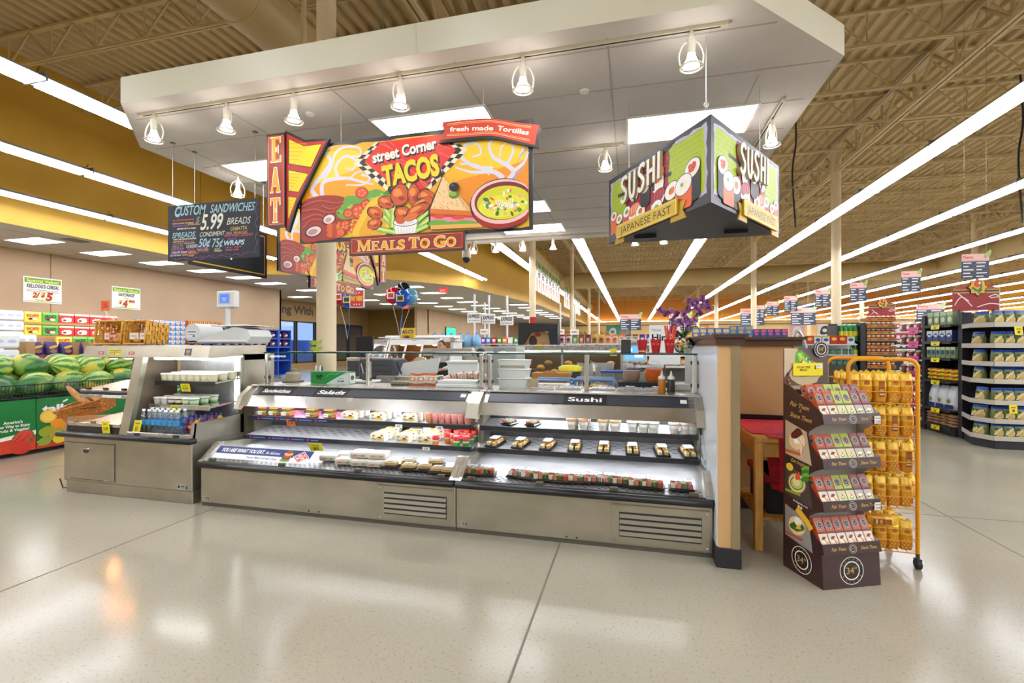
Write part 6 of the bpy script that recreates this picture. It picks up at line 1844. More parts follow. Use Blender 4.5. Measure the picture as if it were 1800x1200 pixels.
# ------------------------------------------------------------------ yellow wire rack with snack bags
YM = C('#e39a0b', r=.35)
wr = thing('wire_rack', 'yellow wire rack on casters packed with golden snack bags', 'rack', (1.40, 3.62, 0))
RW, RD = .395, .36
def arch(y, nm):
 m = MB(); r_ = .06
 P = [(0, y, .10), (0, y, 1.36 - r_)] + [(r_ - r_ * math.cos(a), y, 1.36 - r_ + r_ * math.sin(a)) for a in [R(15 * i) for i in range(1, 7)]] + [(RW - r_ + r_ * math.sin(a), y, 1.36 - r_ + r_ * math.cos(a)) for a in [R(15 * i) for i in range(0, 6)]] + [(RW, y, 1.36 - r_), (RW, y, .10)]
 m.tube(P, .0125, YM, 8); m.build(nm, wr)
arch(0, 'front_frame'); arch(RD, 'rear_frame')
FL = [1.07, .845, .613, .385, .10]
for z in FL:
 m = MB()
 for i in range(9):
  a = RW * i / 8; m.cyl((a, 0, z), (a, RD, z), .0025, .0025, YM, 5)
 for y in (0, RD * .5, RD):
  m.cyl((0, y, z), (RW, y, z), .004, .004, YM, 6)
 for q in (.075, .15):
  for y in (-.004, RD + .004):
   m.cyl((0, y, z + q), (RW, y, z + q), .0035, .0035, YM, 6)
  for x in (0, RW):
   m.cyl((x, 0, z + q), (x, RD, z + q), .0035, .0035, YM, 6)
 m.build('wire_shelf', wr)
for x in (0, RW):
 for y in (0, RD):
  o = MB(); o.cyl((x - .012, y, .032), (x + .012, y, .032), .032, .032, BLACKM, 16); o.cyl((x, y, .05), (x, y, .10), .012, .012, C('#555555', m=.6), 8); o.box(x - .018, x + .018, y - .02, y + .02, .055, .068, BLACKP, .004)
  o.build('caster', wr)
def gold_bag(back):
 t = thing('snack_bag', 'x', 'bag', (0, 0, 0), 0, 'golden snack bags on the yellow rack')
 GB = C('#dc9a20', r=.25, m=.15); GT = C('#f0c444', r=.25, m=.15)
 m = MB()
 pr = [(.032, .018, 0), (.036, .026, .03), (.037, .028, .09), (.034, .024, .13), (.034, .010, .155), (.036, .004, .165)]
 V = []
 for hx, hy, z in pr:
  for k_ in range(12):
   a = 2 * math.pi * k_ / 12; c, s_ = math.cos(a), math.sin(a)
   V.append((hx * math.copysign(abs(c) ** .55, c), hy * math.copysign(abs(s_) ** .7, s_), z))
 for j in range(5):
  m.add(V[j * 12:(j + 2) * 12], [(i, (i + 1) % 12, 12 + (i + 1) % 12, 12 + i) for i in range(12)], GT if j >= 2 else GB, True)
 m.add(V[:12], [tuple(range(12))[::-1]], GB)
 A = Art(m, plane_y(-.034, -.0285, 0))
 if back:
  A.rect(.018, .03, .05, .12, '#8a4512').rect(.02, .085, .048, .112, '#a8601e').rect(.02, .04, .048, .05, '#e0c79a').rect(.022, .06, .046, .075, '#c79a5a')
 else:
  A.ell(.034, .105, .024, .016, '#e9b93a', raw=True).rect(.018, .10, .05, .118, '#b8701a').ell(.034, .122, .012, .006, '#c23a1c', raw=True)
  for k_ in range(11):
   A.ell(.008 + .0105 * (k_ % 6) , .02 + .03 * (k_ // 6) + .014 * (k_ % 2), .0035, .0035, '#eecb7a', n=7, raw=True)
  A.poly([(.062, .02), (.062, .06), (.046, .03)], '#e07f18', True)
 m.v = [(x, y, z * 1.13) for x, y, z in m.v]
 m.build('pouch', t)
 m = MB(); m.prism([(-.036, .163), (-.02, .180), (-.004, .166), (.014, .184), (.036, .164)], -.004, .004, 'y', C('#e6c22a', r=.3, m=.2)); o = m.build('crimped_top', t); o.location = (0, 0, .020)
 return t
GBk = [Stock(gold_bag(False)), Stock(gold_bag(True))]
for ti, z in enumerate(FL):
 for r_ in range(3):
  for i in range(5):
   k_ = 1 if (i * 3 + ti * 2 + r_) % 5 in (1,) else 0
   x = 1.40 + .045 + .0765 * i + rnd.uniform(-.004, .004); y = 3.62 + .045 + .105 * r_
   GBk[k_].put((x, y, z + .006), rnd.uniform(-.08, .08), 'golden snack bag on the %s rack shelf, %s row, %s from left' % (('top', 'second', 'third', 'fourth', 'lowest')[ti], ('front', 'middle', 'rear')[r_], nth(i)))
for i, (x, z, ro) in enumerate(((1.815, .87, .18), (1.82, .64, .1), (1.835, .42, .3))):
 GBk[0].put((x + .012, 3.80, z), 0, 'golden snack bag bulging out of the right side of the rack, %s of three' % ('upper', 'middle', 'lower')[i], None, (0, ro, 1.4))
GBk[1].put((1.52, 3.66, .285), 0, 'golden snack bag lying flat above the lowest shelf of the rack', None, (0, R(90), R(0)))
# ------------------------------------------------------------------ melon bin and stacks along the left wall
mb_ = thing('melon_bin', 'low produce bin with printed green fruit panels and a black wire rail, full of watermelons', 'produce bin', (0, 0, 0))
BX0, BX1, BY0, BY1 = -9.5, -7.76, 2.9, 6.9
m = MB(); m.box(BX0, BX1 - .02, BY0, BY1, .06, .68, C('#8a6a48', r=.8)); m.box(BX0 + .1, BX1 - .1, BY0 + .1, BY1 - .1, 0, .06, BLACKM)
m.hexa([(BX0, BY0, .68), (BX1 - .05, BY0, .68), (BX1 - .05, BY1, .68), (BX0, BY1, .68), (BX0, BY0, .84), (BX1 - .05, BY0, .715), (BX1 - .05, BY1, .715), (BX0, BY1, .84)], C('#5a4a3a', r=.9)); m.build('body', mb_)
m = MB()
for z in (.76, .82, .93):
 m.cyl((BX1 + .01, BY0, z), (BX1 + .01, BY1, z), .008, .008, BLACKM, 5)
y = BY0
while y < BY1:
 m.cyl((BX1 + .01, y, .74), (BX1 + .03, y, .935), .004, .004, BLACKM, 4); y += .038
m.build('wire_rail', mb_)
def print_panel(y0_, y1_, kind):
 m = MB(); w = y1_ - y0_; m.box(BX1, BX1 + .004, y0_, y1_, .06, .735, C('#0f7a34', r=.4))
 A = Art(m, plane_x(BX1 + .004, y0_, .06), .0003); h = .675
 A.rect(0, 0, w, .10, '#d8452a'); A.poly([(0, .10), (w, .16), (w, .10), (0, .09)], '#f2eee2', True)
 logo = lambda x, y, s_: (A.text('tajin', x + .004, y - .004, .11 * s_, '#0a3a18', w=.36 * s_, bold=.09), A.text('tajin', x, y, .11 * s_, '#f6f6f0', w=.35 * s_, bold=.05), A.stroke([(x + .24 * s_, y + .13 * s_), (x + .30 * s_, y + .16 * s_)], .02 * s_, '#f6f6f0', raw=True))
 def bottle_(x, y, s_):
  A.poly([(x, y), (x + .10 * s_, y + .10 * s_), (x + .40 * s_, y + .28 * s_), (x + .50 * s_, y + .16 * s_), (x + .20 * s_, y - .02 * s_), (x + .07 * s_, y - .07 * s_)], '#8a2a1c', True)
  A.poly([(x, y), (x + .07 * s_, y - .07 * s_), (x - .03 * s_, y - .13 * s_), (x - .10 * s_, y - .06 * s_)], '#eef0ea', True)
  A.poly([(x + .12 * s_, y + .08 * s_), (x + .30 * s_, y + .18 * s_), (x + .36 * s_, y + .08 * s_), (x + .18 * s_, y - .02 * s_)], '#e9eee6', True); A.ell(x + .24 * s_, y + .08 * s_, .06 * s_, .035 * s_, '#1d8a3c', .5, raw=True)
 if kind == 0:
  bottle_(.30, .52, .62); A.text("America's", w - .34, .38, .035, '#f6f6f0', w=.2, bold=.03); A.text('New Way to Enjoy', w - .42, .33, .035, '#f6f6f0', w=.36, bold=.03); A.text('Fruits & Veggies!', w - .40, .28, .035, '#f6f6f0', w=.33, bold=.03)
  A.poly([(.1, .12), (w, .26), (w, .20), (.1, .05)], '#f2eee2', True); A.poly([(.2, .11), (w, .2), (w, .1), (.2, .06)], '#cf3f28', True)
  A.ell(w - .14, .17, .13, .10, '#2f7a30', .5, raw=True).ell(w - .14, .18, .115, .085, '#d8452f', .5, raw=True).ell(w - .17, .06, .12, .09, '#cf3a28', -.3, raw=True)
  for k_ in range(9): A.ell(w - .22 + .02 * k_, .15 + .02 * (k_ % 4), .006, .008, '#2a1510', raw=True)
  for x, y, r_, c in ((.12, .2, .10, '#e7b01e'), (.28, .17, .12, '#f0cf2a'), (.05, .10, .07, '#ee8a1c'), (.20, .07, .05, '#e9e2c2'), (.36, .08, .06, '#e2b43a'), (.45, .14, .08, '#e8c0a8'), (.52, .06, .06, '#e9741c'), (.44, .04, .06, '#d95a1a')): A.ell(x, y, r_, r_ * .75, c, .3, 14, .15, raw=True)
  A.text('www.tajin.com', .04, .02, .025, '#f4efe2', w=.22, bold=.02); logo(-.16 if w > 1 else .02, .55, .8)
 else:
  logo(.06, .47, 1.0); bottle_(w - .42, .60, .7)
  A.poly([(.14, .40), (.40, .40), (.35, .18), (.18, .18)], '#ee9a1a', True).ell(.27, .40, .13, .03, '#c9561a', raw=True).ell(.13, .42, .10, .09, '#f0b62a', raw=True).ell(.13, .42, .08, .07, '#f4cf5a', raw=True)
  for k_ in range(40): A.ell(.42 + rnd.random() * .16, .25 + rnd.random() * .22, .006, .006, '#d97a1a', 0, 5, raw=True)
  for x, y, r_, c in ((.10, .22, .09, '#9aa52a'), (.22, .17, .10, '#b4a22f'), (.40, .2, .09, '#ee8e1e'), (.40, .2, .07, '#f4a63a'), (.52, .22, .14, '#e6b41e'), (.26, .10, .09, '#e7cf2a'), (.42, .10, .05, '#e6dcb2'), (.54, .11, .06, '#d9cda2'), (.08, .09, .08, '#93a83a')): A.ell(x, y, r_, r_ * .75, c, .3, 14, .15, raw=True)
  A.text('www.tajin.com', .42, .045, .025, '#f4efe2', w=.24, bold=.02); A.text('Fruits & Veggies!', w - .5, .30, .03, '#f6f6f0', w=.3, bold=.03)
 m.build('printed_panel', mb_)
print_panel(3.40, 4.56, 0); print_panel(4.57, 5.73, 1); print_panel(5.74, 6.88, 1)
def rind(c1, c2, c3, nm, sc_):
 M = bpy.data.materials.new(nm); M.use_nodes = True; nt = M.node_tree; L = nt.links.new; b = nt.nodes['Principled BSDF']
 tc = nt.nodes.new('ShaderNodeTexCoord'); no = nt.nodes.new('ShaderNodeTexNoise'); no.inputs['Scale'].default_value = 14
 sx = nt.nodes.new('ShaderNodeSeparateXYZ'); at = nt.nodes.new('ShaderNodeMath'); at.operation = 'ARCTAN2'
 ml = nt.nodes.new('ShaderNodeMath'); ml.operation = 'MULTIPLY'; ml.inputs[1].default_value = sc_
 ad = nt.nodes.new('ShaderNodeMath'); ad.operation = 'MULTIPLY_ADD'; ad.inputs[1].default_value = 5.0
 sn = nt.nodes.new('ShaderNodeMath'); sn.operation = 'SINE'
 cr = nt.nodes.new('ShaderNodeValToRGB')
 for e, p_, c in ((cr.color_ramp.elements[0], .2, c1), (cr.color_ramp.elements[1], .75, c2)): e.position = p_; e.color = lin(c)
 L(tc.outputs['Object'], no.inputs[0]); L(tc.outputs['Object'], sx.inputs[0]); L(sx.outputs[1], at.inputs[0]); L(sx.outputs[2], at.inputs[1])
 L(at.outputs[0], ml.inputs[0]); L(no.outputs[0], ad.inputs[0]); L(ml.outputs[0], ad.inputs[2]); L(ad.outputs[0], sn.inputs[0])
 mr = nt.nodes.new('ShaderNodeMapRange'); mr.inputs[1].default_value = -1; L(sn.outputs[0], mr.inputs[0]); L(mr.outputs[0], cr.inputs[0])
 n2 = nt.nodes.new('ShaderNodeTexNoise'); n2.inputs['Scale'].default_value = 5; n2.inputs['Detail'].default_value = 0; c2_ = nt.nodes.new('ShaderNodeValToRGB')
 c2_.color_ramp.elements[0].position = .60; c2_.color_ramp.elements[1].position = .70; c2_.color_ramp.elements[0].color = (0, 0, 0, 1); c2_.color_ramp.elements[1].color = (1, 1, 1, 1)
 L(tc.outputs['Object'], n2.inputs[0]); L(n2.outputs[0], c2_.inputs[0]); mx = nt.nodes.new('ShaderNodeMixRGB'); L(c2_.outputs[0], mx.inputs[0]); L(cr.outputs[0], mx.inputs[1]); mx.inputs[2].default_value = lin(c3)
 L(mx.outputs[0], b.inputs['Base Color']); b.inputs['Roughness'].default_value = .35
 return M
def melon(mat, r_):
 t = thing('watermelon', 'x', 'watermelon', (0, 0, 0), 0, 'watermelons heaped in the produce bin')
 m = MB(); m.ell((0, 0, 0), (r_ * 1.32, r_, r_), mat, 20, 12); m.build('rind', t)
 m = MB(); m.cyl((r_ * 1.31, 0, 0), (r_ * 1.36, .004, .006), .006, .004, C('#6a5a2a'), 6); m.build('stem', t)
 return t
r1 = rind('#2f6a1e', '#93b84a', '#d2b93e', 'striped_rind', 10); r2 = rind('#245a22', '#3a7a30', '#7ea03c', 'dark_rind', 8); r3 = rind('#4e8a2a', '#b3cc6a', '#d8c24a', 'pale_rind', 9)
ML = [Stock(melon(r1, .16)), Stock(melon(r2, .152)), Stock(melon(r3, .162)), Stock(melon(r1, .145))]
for row, (x, z, y0_, n, kk) in enumerate(((-7.96, .875, 3.85, 8, (1, 1, 1, 1, 0, 1, 2)), (-8.27, .91, 3.7, 8, (2, 0, 1, 2, 0)), (-8.58, .94, 3.85, 8, (0, 1, 2, 1)), (-8.42, 1.13, 3.7, 7, (0, 0, 0, 1, 2, 2)), (-8.95, .97, 3.7, 8, (2, 0, 3)), (-8.80, 1.16, 3.9, 7, (0, 3, 2, 0)), (-9.27, 1.02, 3.8, 7, (3, 0)))):
 for i in range(n):
  k_ = kk[i % len(kk)]
  ML[k_].put((x + rnd.uniform(-.03, .03), y0_ + .395 * i + rnd.uniform(-.02, .02), z + rnd.uniform(-.01, .015)), 0, '%s watermelon in the bin, %s row from the rail, %s from the left' % (('striped', 'dark green', 'pale', 'small striped')[k_], nth(row), nth(i)), None, (rnd.uniform(0, 6), rnd.uniform(-.2, .2), rnd.uniform(1.2, 1.95)))
# generic packs facing -Y in their own frame
def carton(name, cat, w, d, h, base, art=None, g=None, ch=.002):
 m = MB(); m.box(-w / 2, w / 2, 0, d, 0, h, C(base, r=.4), ch)
 if art: art(Art(m, plane_y(-w / 2, 0, 0), .0002), w, h)
 return tag(m.build(name), 'x', cat, g)
def pouch(name, cat, w, d, h, base, top, art=None, g=None, mat=None):
 m = MB(); pr = [(.46, .42, 0), (.5, .5, .15), (.5, .48, .55), (.47, .3, .82), (.47, .08, .95), (.5, .05, 1)]
 V = []
 for hx, hy, z in pr:
  for k_ in range(10):
   a = 2 * math.pi * k_ / 10; c, s_ = math.cos(a), math.sin(a)
   V.append((hx * w * math.copysign(abs(c) ** .5, c), d / 2 + hy * d * math.copysign(abs(s_) ** .7, s_), z * h))
 for j in range(5):
  m.add(V[j * 10:(j + 2) * 10], [(i, (i + 1) % 10, 10 + (i + 1) % 10, 10 + i) for i in range(10)], mat or C(top if j >= 3 else base, r=.3), True)
 m.add(V[:10], [tuple(range(10))[::-1]], C(base, r=.3)); m.add(V[-10:], [tuple(range(10))], C(top, r=.3))
 if art: art(Art(m, plane_y(-w / 2, -.004, 0), .0002), w, h)
 return tag(m.build(name), 'x', cat, g)
QX = R(90)   # facing +X
def pile(st, x, y0_, dy, n, z0_, dz, rows_, lab, g, skip=0):
 for r_ in range(rows_):
  for i in range(n):
   st.put((x, y0_ + dy * i, z0_ + dz * r_), QX, lab % (nth(r_), nth(i)), g)
# white paper packs on pallets (left edge)
wp = Stock(carton('paper_towel_pack', 'paper goods', .56, .5, .24, '#e9eaee', lambda A, w, h: [A.ell(w * f, h * .5, .06, .03, '#b9c6dc', raw=True) for f in (.2, .5, .8)] and A.rect(.0, h * .49, w, h * .505, '#cfd2d8'), None, .03))
pile(wp, -14.9, 6.45, .6, 4, 1.30, .26, 4, 'white paper towel pack on the far left pallet, %s layer up, %s from the left', 'white paper packs')
pile(wp, -13.6, 5.95, .6, 4, 1.20, .26, 2, 'white paper towel pack on the nearer left pallet, %s layer up, %s from the left', 'white paper packs near')
pile(wp, -10.05, 3.62, .6, 4, .88, .26, 3, 'white paper pack just behind the watermelons, %s layer up, %s from the left', 'white paper packs nearest')
tr_ = MB(); tr_.box(-10.65, -10.05, 3.3, 5.75, .1, .875, C('#a88a60', r=.8)); tag(tr_.build('pallet_stack'), 'brown carton stack under the nearest white packs behind the watermelons', 'pallet stack')
tr_ = MB(); tr_.box(-16.2, -14.85, 6.1, 8.6, 1.17, 1.29, C('#b38a55', r=.8)); tr_.box(-16.2, -14.85, 6.1, 8.6, .12, 1.17, C('#a88a60', r=.8)); tag(tr_.build('pallet_stack'), 'brown carton stack under the white paper packs by the left wall', 'pallet stack')
tr_ = MB(); tr_.box(-14.6, -13.55, 5.6, 8.1, .1, 1.19, C('#a88a60', r=.8)); tag(tr_.build('pallet_stack'), 'nearer brown carton stack under white packs, behind the watermelons', 'pallet stack')
# cereal, snack boxes and drinks along the wall
def cer(base, a1, a2, txt):
 def art(A, w, h):
  A.rect(0, h * .8, w, h, a1).ell(w * .5, h * .35, w * .36, h * .26, a2, .2, 14, .2, raw=True).ell(w * .62, h * .3, w * .18, h * .13, '#f0e2b2', 0, 10, .2, raw=True).ell(w * .35, h * .3, w * .12, h * .1, '#2a1a14', 0, 8, .2, raw=True)
  if txt: A.text(txt, w * .5, h * .52, h * .24, '#b3201c' if txt == 'POPS' else '#10341a', w=w * .72, align='c', bold=.05, ang=.1)
 return Stock(carton('cereal_box', 'cereal box', .225, .07, .30, base, art))
cy, cg_, cr_ = cer('#f2d422', '#f6e27a', '#d8a81e', 'POPS'), cer('#3fae2e', '#8ad05a', '#7a4a2a', 'JACKS'), cer('#d6231f', '#f2ded2', '#f4e8dc', None)
for r_, (z, seq, y0_) in enumerate(((2.10, 'ygrrrr', 9.35), (1.74, 'ygrrrr', 9.35), (1.42, 'yggrrr', 9.9))):
 for i, c in enumerate(seq):
  {'y': cy, 'g': cg_, 'r': cr_}[c].put((-16.0 if r_ < 2 else -15.7, y0_ + (.45 if i == 0 and 0 else 0) + .40 * i, z), QX, '%s cereal box on the wall stack, %s row from the top, %s from the left' % ({'y': 'yellow', 'g': 'green', 'r': 'red'}[c], nth(r_), nth(i)), 'cereal boxes on the wall stack').scale = (1.7, 1, .92)
tr_ = MB()
for z in (1.66, 2.03): tr_.box(-16.7, -15.98, 9.1, 11.7, z, z + .07, C('#b98f58', r=.8))
tr_.box(-16.7, -15.98, 9.1, 11.7, .1, 1.66, C('#a88a60', r=.8)); tr_.box(-15.98, -15.68, 9.6, 12.3, .1, 1.41, C('#a88a60', r=.8)); tag(tr_.build('pallet_stack'), 'brown carton stack carrying the cereal boxes along the left wall', 'pallet stack')
bx = Stock(carton('pasta_box', 'box', .19, .15, .17, '#2f86d0', lambda A, w, h: A.rect(.01, h * .55, w - .01, h * .92, '#e8f0f6').ell(w * .5, h * .3, w * .3, h * .2, '#e6a63a', raw=True).rect(.03, h * .66, w - .03, h * .82, '#d05a2a'), None))
bs = Stock(carton('carton_pack', 'box', .19, .15, .30, '#dfe4ec', lambda A, w, h: [A.rect(w * f, 0, w * f + .03, h, c) for f, c in ((.12, '#2f6ab8'), (.4, '#d06a3a'), (.62, '#2f6ab8'), (.85, '#8a2a3a'))], None))
pile(bs, -16.2, 11.95, .2, 2, 1.35, .31, 3, 'striped carton pack left of the blue boxes, %s row up, %s from the left', 'striped packs')
pile(bx, -16.2, 12.4, .2, 9, 1.30, .175, 6, 'blue food box on the wall stack, %s row up, %s from the left', 'blue boxes on the wall stack')
tr_ = MB(); tr_.box(-16.8, -16.15, 11.8, 14.2, .1, 1.295, C('#a88a60', r=.8)); tag(tr_.build('pallet_stack'), 'brown carton stack under the blue boxes along the left wall', 'pallet stack')
og_ = Stock(carton('drink_pack', 'drink pack', .17, .2, .17, '#cf6a2a', lambda A, w, h: [A.rect(w * f, .02, w * f + .03, h - .02, c) for f, c in ((.08, '#e88a3a'), (.35, '#7a2a1c'), (.6, '#e8b03a'), (.85, '#4a8a3a'))]))
pile(og_, -16.3, 14.4, .19, 8, 1.5, .18, 5, 'orange sports drink pack by the left wall, %s row up, %s from the left', 'sports drink packs')
tr_ = MB(); tr_.box(-16.8, -16.15, 14.25, 16.0, .1, 1.495, C('#a88a60', r=.8)); tag(tr_.build('pallet_stack'), 'brown carton stack under the orange drink packs', 'pallet stack')
# blue candy display bins
bd = thing('candy_display', 'blue cardboard display of dark candy bags along the left wall, behind the scale', 'display stand', (0, 0, 0))
m = MB(); BLU = C('#1d4fb0', r=.5)
for i in range(6):
 y = 14.55 + .8 * i
 m.box(-15.95, -15.25, y, y + .04, .1, 2.14, BLU)
for z in (.1, .75, 1.35, 1.72, 2.10): m.box(-15.95, -15.25, 14.55, 18.6, z, z + .05, BLU)
m.box(-15.95, -15.85, 14.55, 18.6, .1, 2.14, BLU)
for i in range(5):
 for z in (1.40, 1.77): m.box(-15.27, -15.24, 14.59 + .8 * i, 14.75 + .8 * i - .1, z, z + .33, BLU)
m.build('frame', bd)
cbg = Stock(pouch('candy_bag', 'bag', .30, .16, .28, '#3a1c36', '#7a2a5a', lambda A, w, h: A.ell(w * .5, h * .45, w * .3, h * .2, '#d9c9d6', .3, 10, .4, raw=True).ell(w * .4, h * .3, w * .16, h * .1, '#a83a6a', .3, 8, .3, raw=True)))
for r_ in range(2):
 for i in range(10):
  cbg.put((-15.35, 14.78 + .40 * i, 1.40 + .37 * r_), QX, 'dark candy bag in the blue display, %s shelf, %s from the left' % (('lower', 'upper')[r_], nth(i)), 'candy bags in the blue display')
# purple snack display behind the melons
pd = thing('snack_display', 'purple-edged snack display just behind the watermelons', 'display stand', (0, 0, 0))
m = MB(); m.box(-10.9, -10.25, 5.9, 8.6, .05, 1.22, C('#8a6a48', r=.8)); m.build('base', pd)
m = MB(); m.box(-10.26, -10.22, 5.9, 8.6, 1.16, 1.27, C('#3a1f5a', r=.4)); A = Art(m, plane_x(-10.22, 5.9, 1.16), .0003)
for y in (.1, 1.3): A.poly([(y, .03), (y + .14, .03), (y + .12, .09), (y + .02, .09)], '#d0302a', True).text('snack', y + .16, .04, .035, '#e8e2f0', bold=.02)
A.rect(.55, .0, .85, .11, '#ecd51e').rect(.58, .03, .82, .05, '#55501a').text('10 Count', 1.0, .04, .04, '#e8e2f0', bold=.02); m.build('price_rail', pd)
for y in (5.92, 6.9, 7.5):
 m = MB(); m.box(-10.85, -10.3, y, y + .13, 1.22, 1.52, C('#b08a5c', r=.8)); m.build('carton_divider', pd)
pbg = Stock(pouch('snack_bag', 'bag', .21, .16, .24, '#3c2266', '#4a2a78', lambda A, w, h: A.ell(w * .5, h * .62, w * .36, h * .1, '#e0b03a', .3, raw=True).ell(w * .5, h * .3, w * .3, h * .14, '#9a6a3a', 0, 10, .3, raw=True)))
for i in range(10):
 pbg.put((-10.42, 6.16 + .235 * i + (.12 if i > 2 else 0) + (.1 if i > 4 else 0), 1.275), QX, 'purple snack bag on the display behind the watermelons, %s from the left' % nth(i), 'purple snack bags')
# ------------------------------------------------------------------ kitchen behind the glass
def simple(name, label, cat, mb, loc=(0, 0, 0), rot=None, group=None):
 o = mb.build(name); o.location = loc
 if rot: o.rotation_euler = rot
 return tag(o, label, cat, group)
PLW = C('#e9ebe6', r=.35); PLC = glass_mat('milky_plastic', (.86, .88, .86, 1), .25, .25)
ZT = 1.0505
# on the sandwich case counter
for i, (x, z, tw) in enumerate(((-3.3, 1.386, 0), (-3.3, 1.452, .1))):
 t = thing('salad_tub', '%s clear tub of green salad standing on the glass above the sandwich case' % ('lower', 'upper')[i], 'food tub', (x, 4.4, z), tw)
 m = MB(); m.lathe([(.05, .003), (.064, .05)], (0, 0, 0), noise_mat('greens', '#6f9a1e', '#c3cf4a', 40, r=.5), 16); m.build('salad', t)
 m = MB(); m.lathe([(.052, 0), (.068, .052), (.071, .055), (.06, .062), (0, .063)], (0, 0, 0), CLEARP, 16); m.build('tub', t)
m = MB(); m.box(-.07, .07, -.06, .06, 0, .11, C('#b8ab92', r=.5), .02); m.cyl((0, 0, .11), (0, 0, .15), .03, .035, C('#8a7f6a', r=.5), 10); m.box(-.09, .09, -.075, .075, 0, .02, C('#9b8f78', r=.5), .006)
simple('wrap_dispenser', 'beige tabletop dispenser at the left end of the sandwich counter', 'dispenser', m, (-3.6, 4.42, ZT))
t = thing('film_box', 'green and white box of plastic film on the sandwich counter', 'box', (-3.06, 4.36, ZT), -.06)
m = MB(); m.box(-.24, .24, -.055, .055, 0, .125, C('#12913c', r=.35), .002)
A = Art(m, plane_y(-.24, -.055, 0)); A.poly([(.21, 0), (.33, .06), (.48, .125), (.48, 0)], '#dfe5de', True); A.poly([(.20, 0), (.34, .07), (.46, .125), (.47, .125), (.345, .066), (.212, 0)], '#f4f6f2', True)
A.stroke([(.20, .07), (.25, .105), (.32, .10), (.37, .115)], .012, '#4fb26a', raw=True); A.text('WP', .07, .045, .05, '#10221a', w=.085, bold=.05, shear=.2).text('FILM', .34, .02, .022, '#2a3a6a', w=.075, bold=.02).rect(.35, .055, .42, .06, '#5a9a6a')
A = Art(m, lambda a, b, d: (.24 + d, -.055 + a, b)); A.rect(.005, .005, .105, .115, '#e6e9e4').ell(.055, .065, .03, .025, '#4a5a52', raw=True)
m.build('carton', t)
for i, x in enumerate((-3.42, -3.33, -3.26)):
 m = MB(); m.cyl((0, 0, 0), (.02, .02, .10), .012, .01, BLACKP, 8); m.ell((.028, .03, .14), (.016, .008, .04), WHITE if i < 2 else BLACKP, 8, 6)
 simple('serving_utensil', 'black and white serving utensil by the film box, %s of three' % nth(i), 'utensil', m, (x, 4.5, ZT), (0, 0, i * 1.1), None)
m = MB(); m.box(-.14, .14, -.09, .09, 0, .018, STEELB, .004); m.box(-.12, .12, -.07, .07, .018, .05, STEEL, .006)
simple('utensil_tray', 'low steel tray under the serving utensils on the sandwich counter', 'tray', m, (-3.35, 4.64, ZT))
m = MB(); m.lathe([(.05, 0), (.05, .10), (.045, .10)], (0, 0, 0), DARKG, 14)
for i in range(8): m.cyl((.02 * math.cos(i), .02 * math.sin(i * 1.7), .06), (.045 * math.cos(i), .045 * math.sin(i * 1.7), .2), .005, .006, ('#2a2a2e', '#c9c9c4')[i % 2], 5)
simple('cutlery_cup', 'dark cup of black cutlery behind the green film box', 'cup', m, (-2.82, 4.62, ZT))
m = MB(); m.box(-.21, .21, -.12, .12, 0, .03, C('#f0f2ee', r=.3), .004); m.box(-.20, .20, -.11, .11, .03, .065, C('#e2e6e2', r=.3), .004)
simple('cutting_board', 'stack of white cutting boards on the sandwich counter near the case seam', 'cutting board', m, (-1.62, 4.34, ZT))
m = MB(); m.box(-.28, .28, -.13, .13, 0, .022, C('#f2f3ef', r=.3), .004)
simple('cutting_board', 'white cutting board in front of the green film box', 'cutting board', m, (-2.98, 4.58, ZT + .001))
cp = Stock(pouch('chip_bag', 'bag', .10, .06, .12, '#d8d4ca', '#c9572a', lambda A, w, h: A.rect(0, h * .05, w, h * .2, '#d2561e').rect(w * .2, h * .4, w * .8, h * .7, '#e98a3a').ell(w * .5, h * .55, w * .2, h * .1, '#f2efe8', raw=True), 'chip bags on the sandwich counter'))
for i, (x, y, z, b) in enumerate(((-2.13, 4.32, 0, .1), (-2.03, 4.33, 0, -.1), (-1.95, 4.36, 0, .1), (-1.88, 4.5, .02, 1.2), (-1.76, 4.56, .06, 1.35), (-1.64, 4.55, .07, 1.4), (-1.52, 4.56, .07, 1.2), (-1.44, 4.5, .05, 1.4), (-1.98, 4.52, .01, .9))):
 cp.put((x, y, ZT + z), 0, 'orange and white chip bag on the sandwich counter, %s of the heap from the left' % nth(i), None, (0, b, .2 * i))
m = MB(); m.box(-.09, .09, -.05, .05, 0, .04, C('#8c8468', r=.4), .01); simple('sponge_tray', 'small olive tray beside the chip bags', 'tray', m, (-2.28, 4.36, ZT))
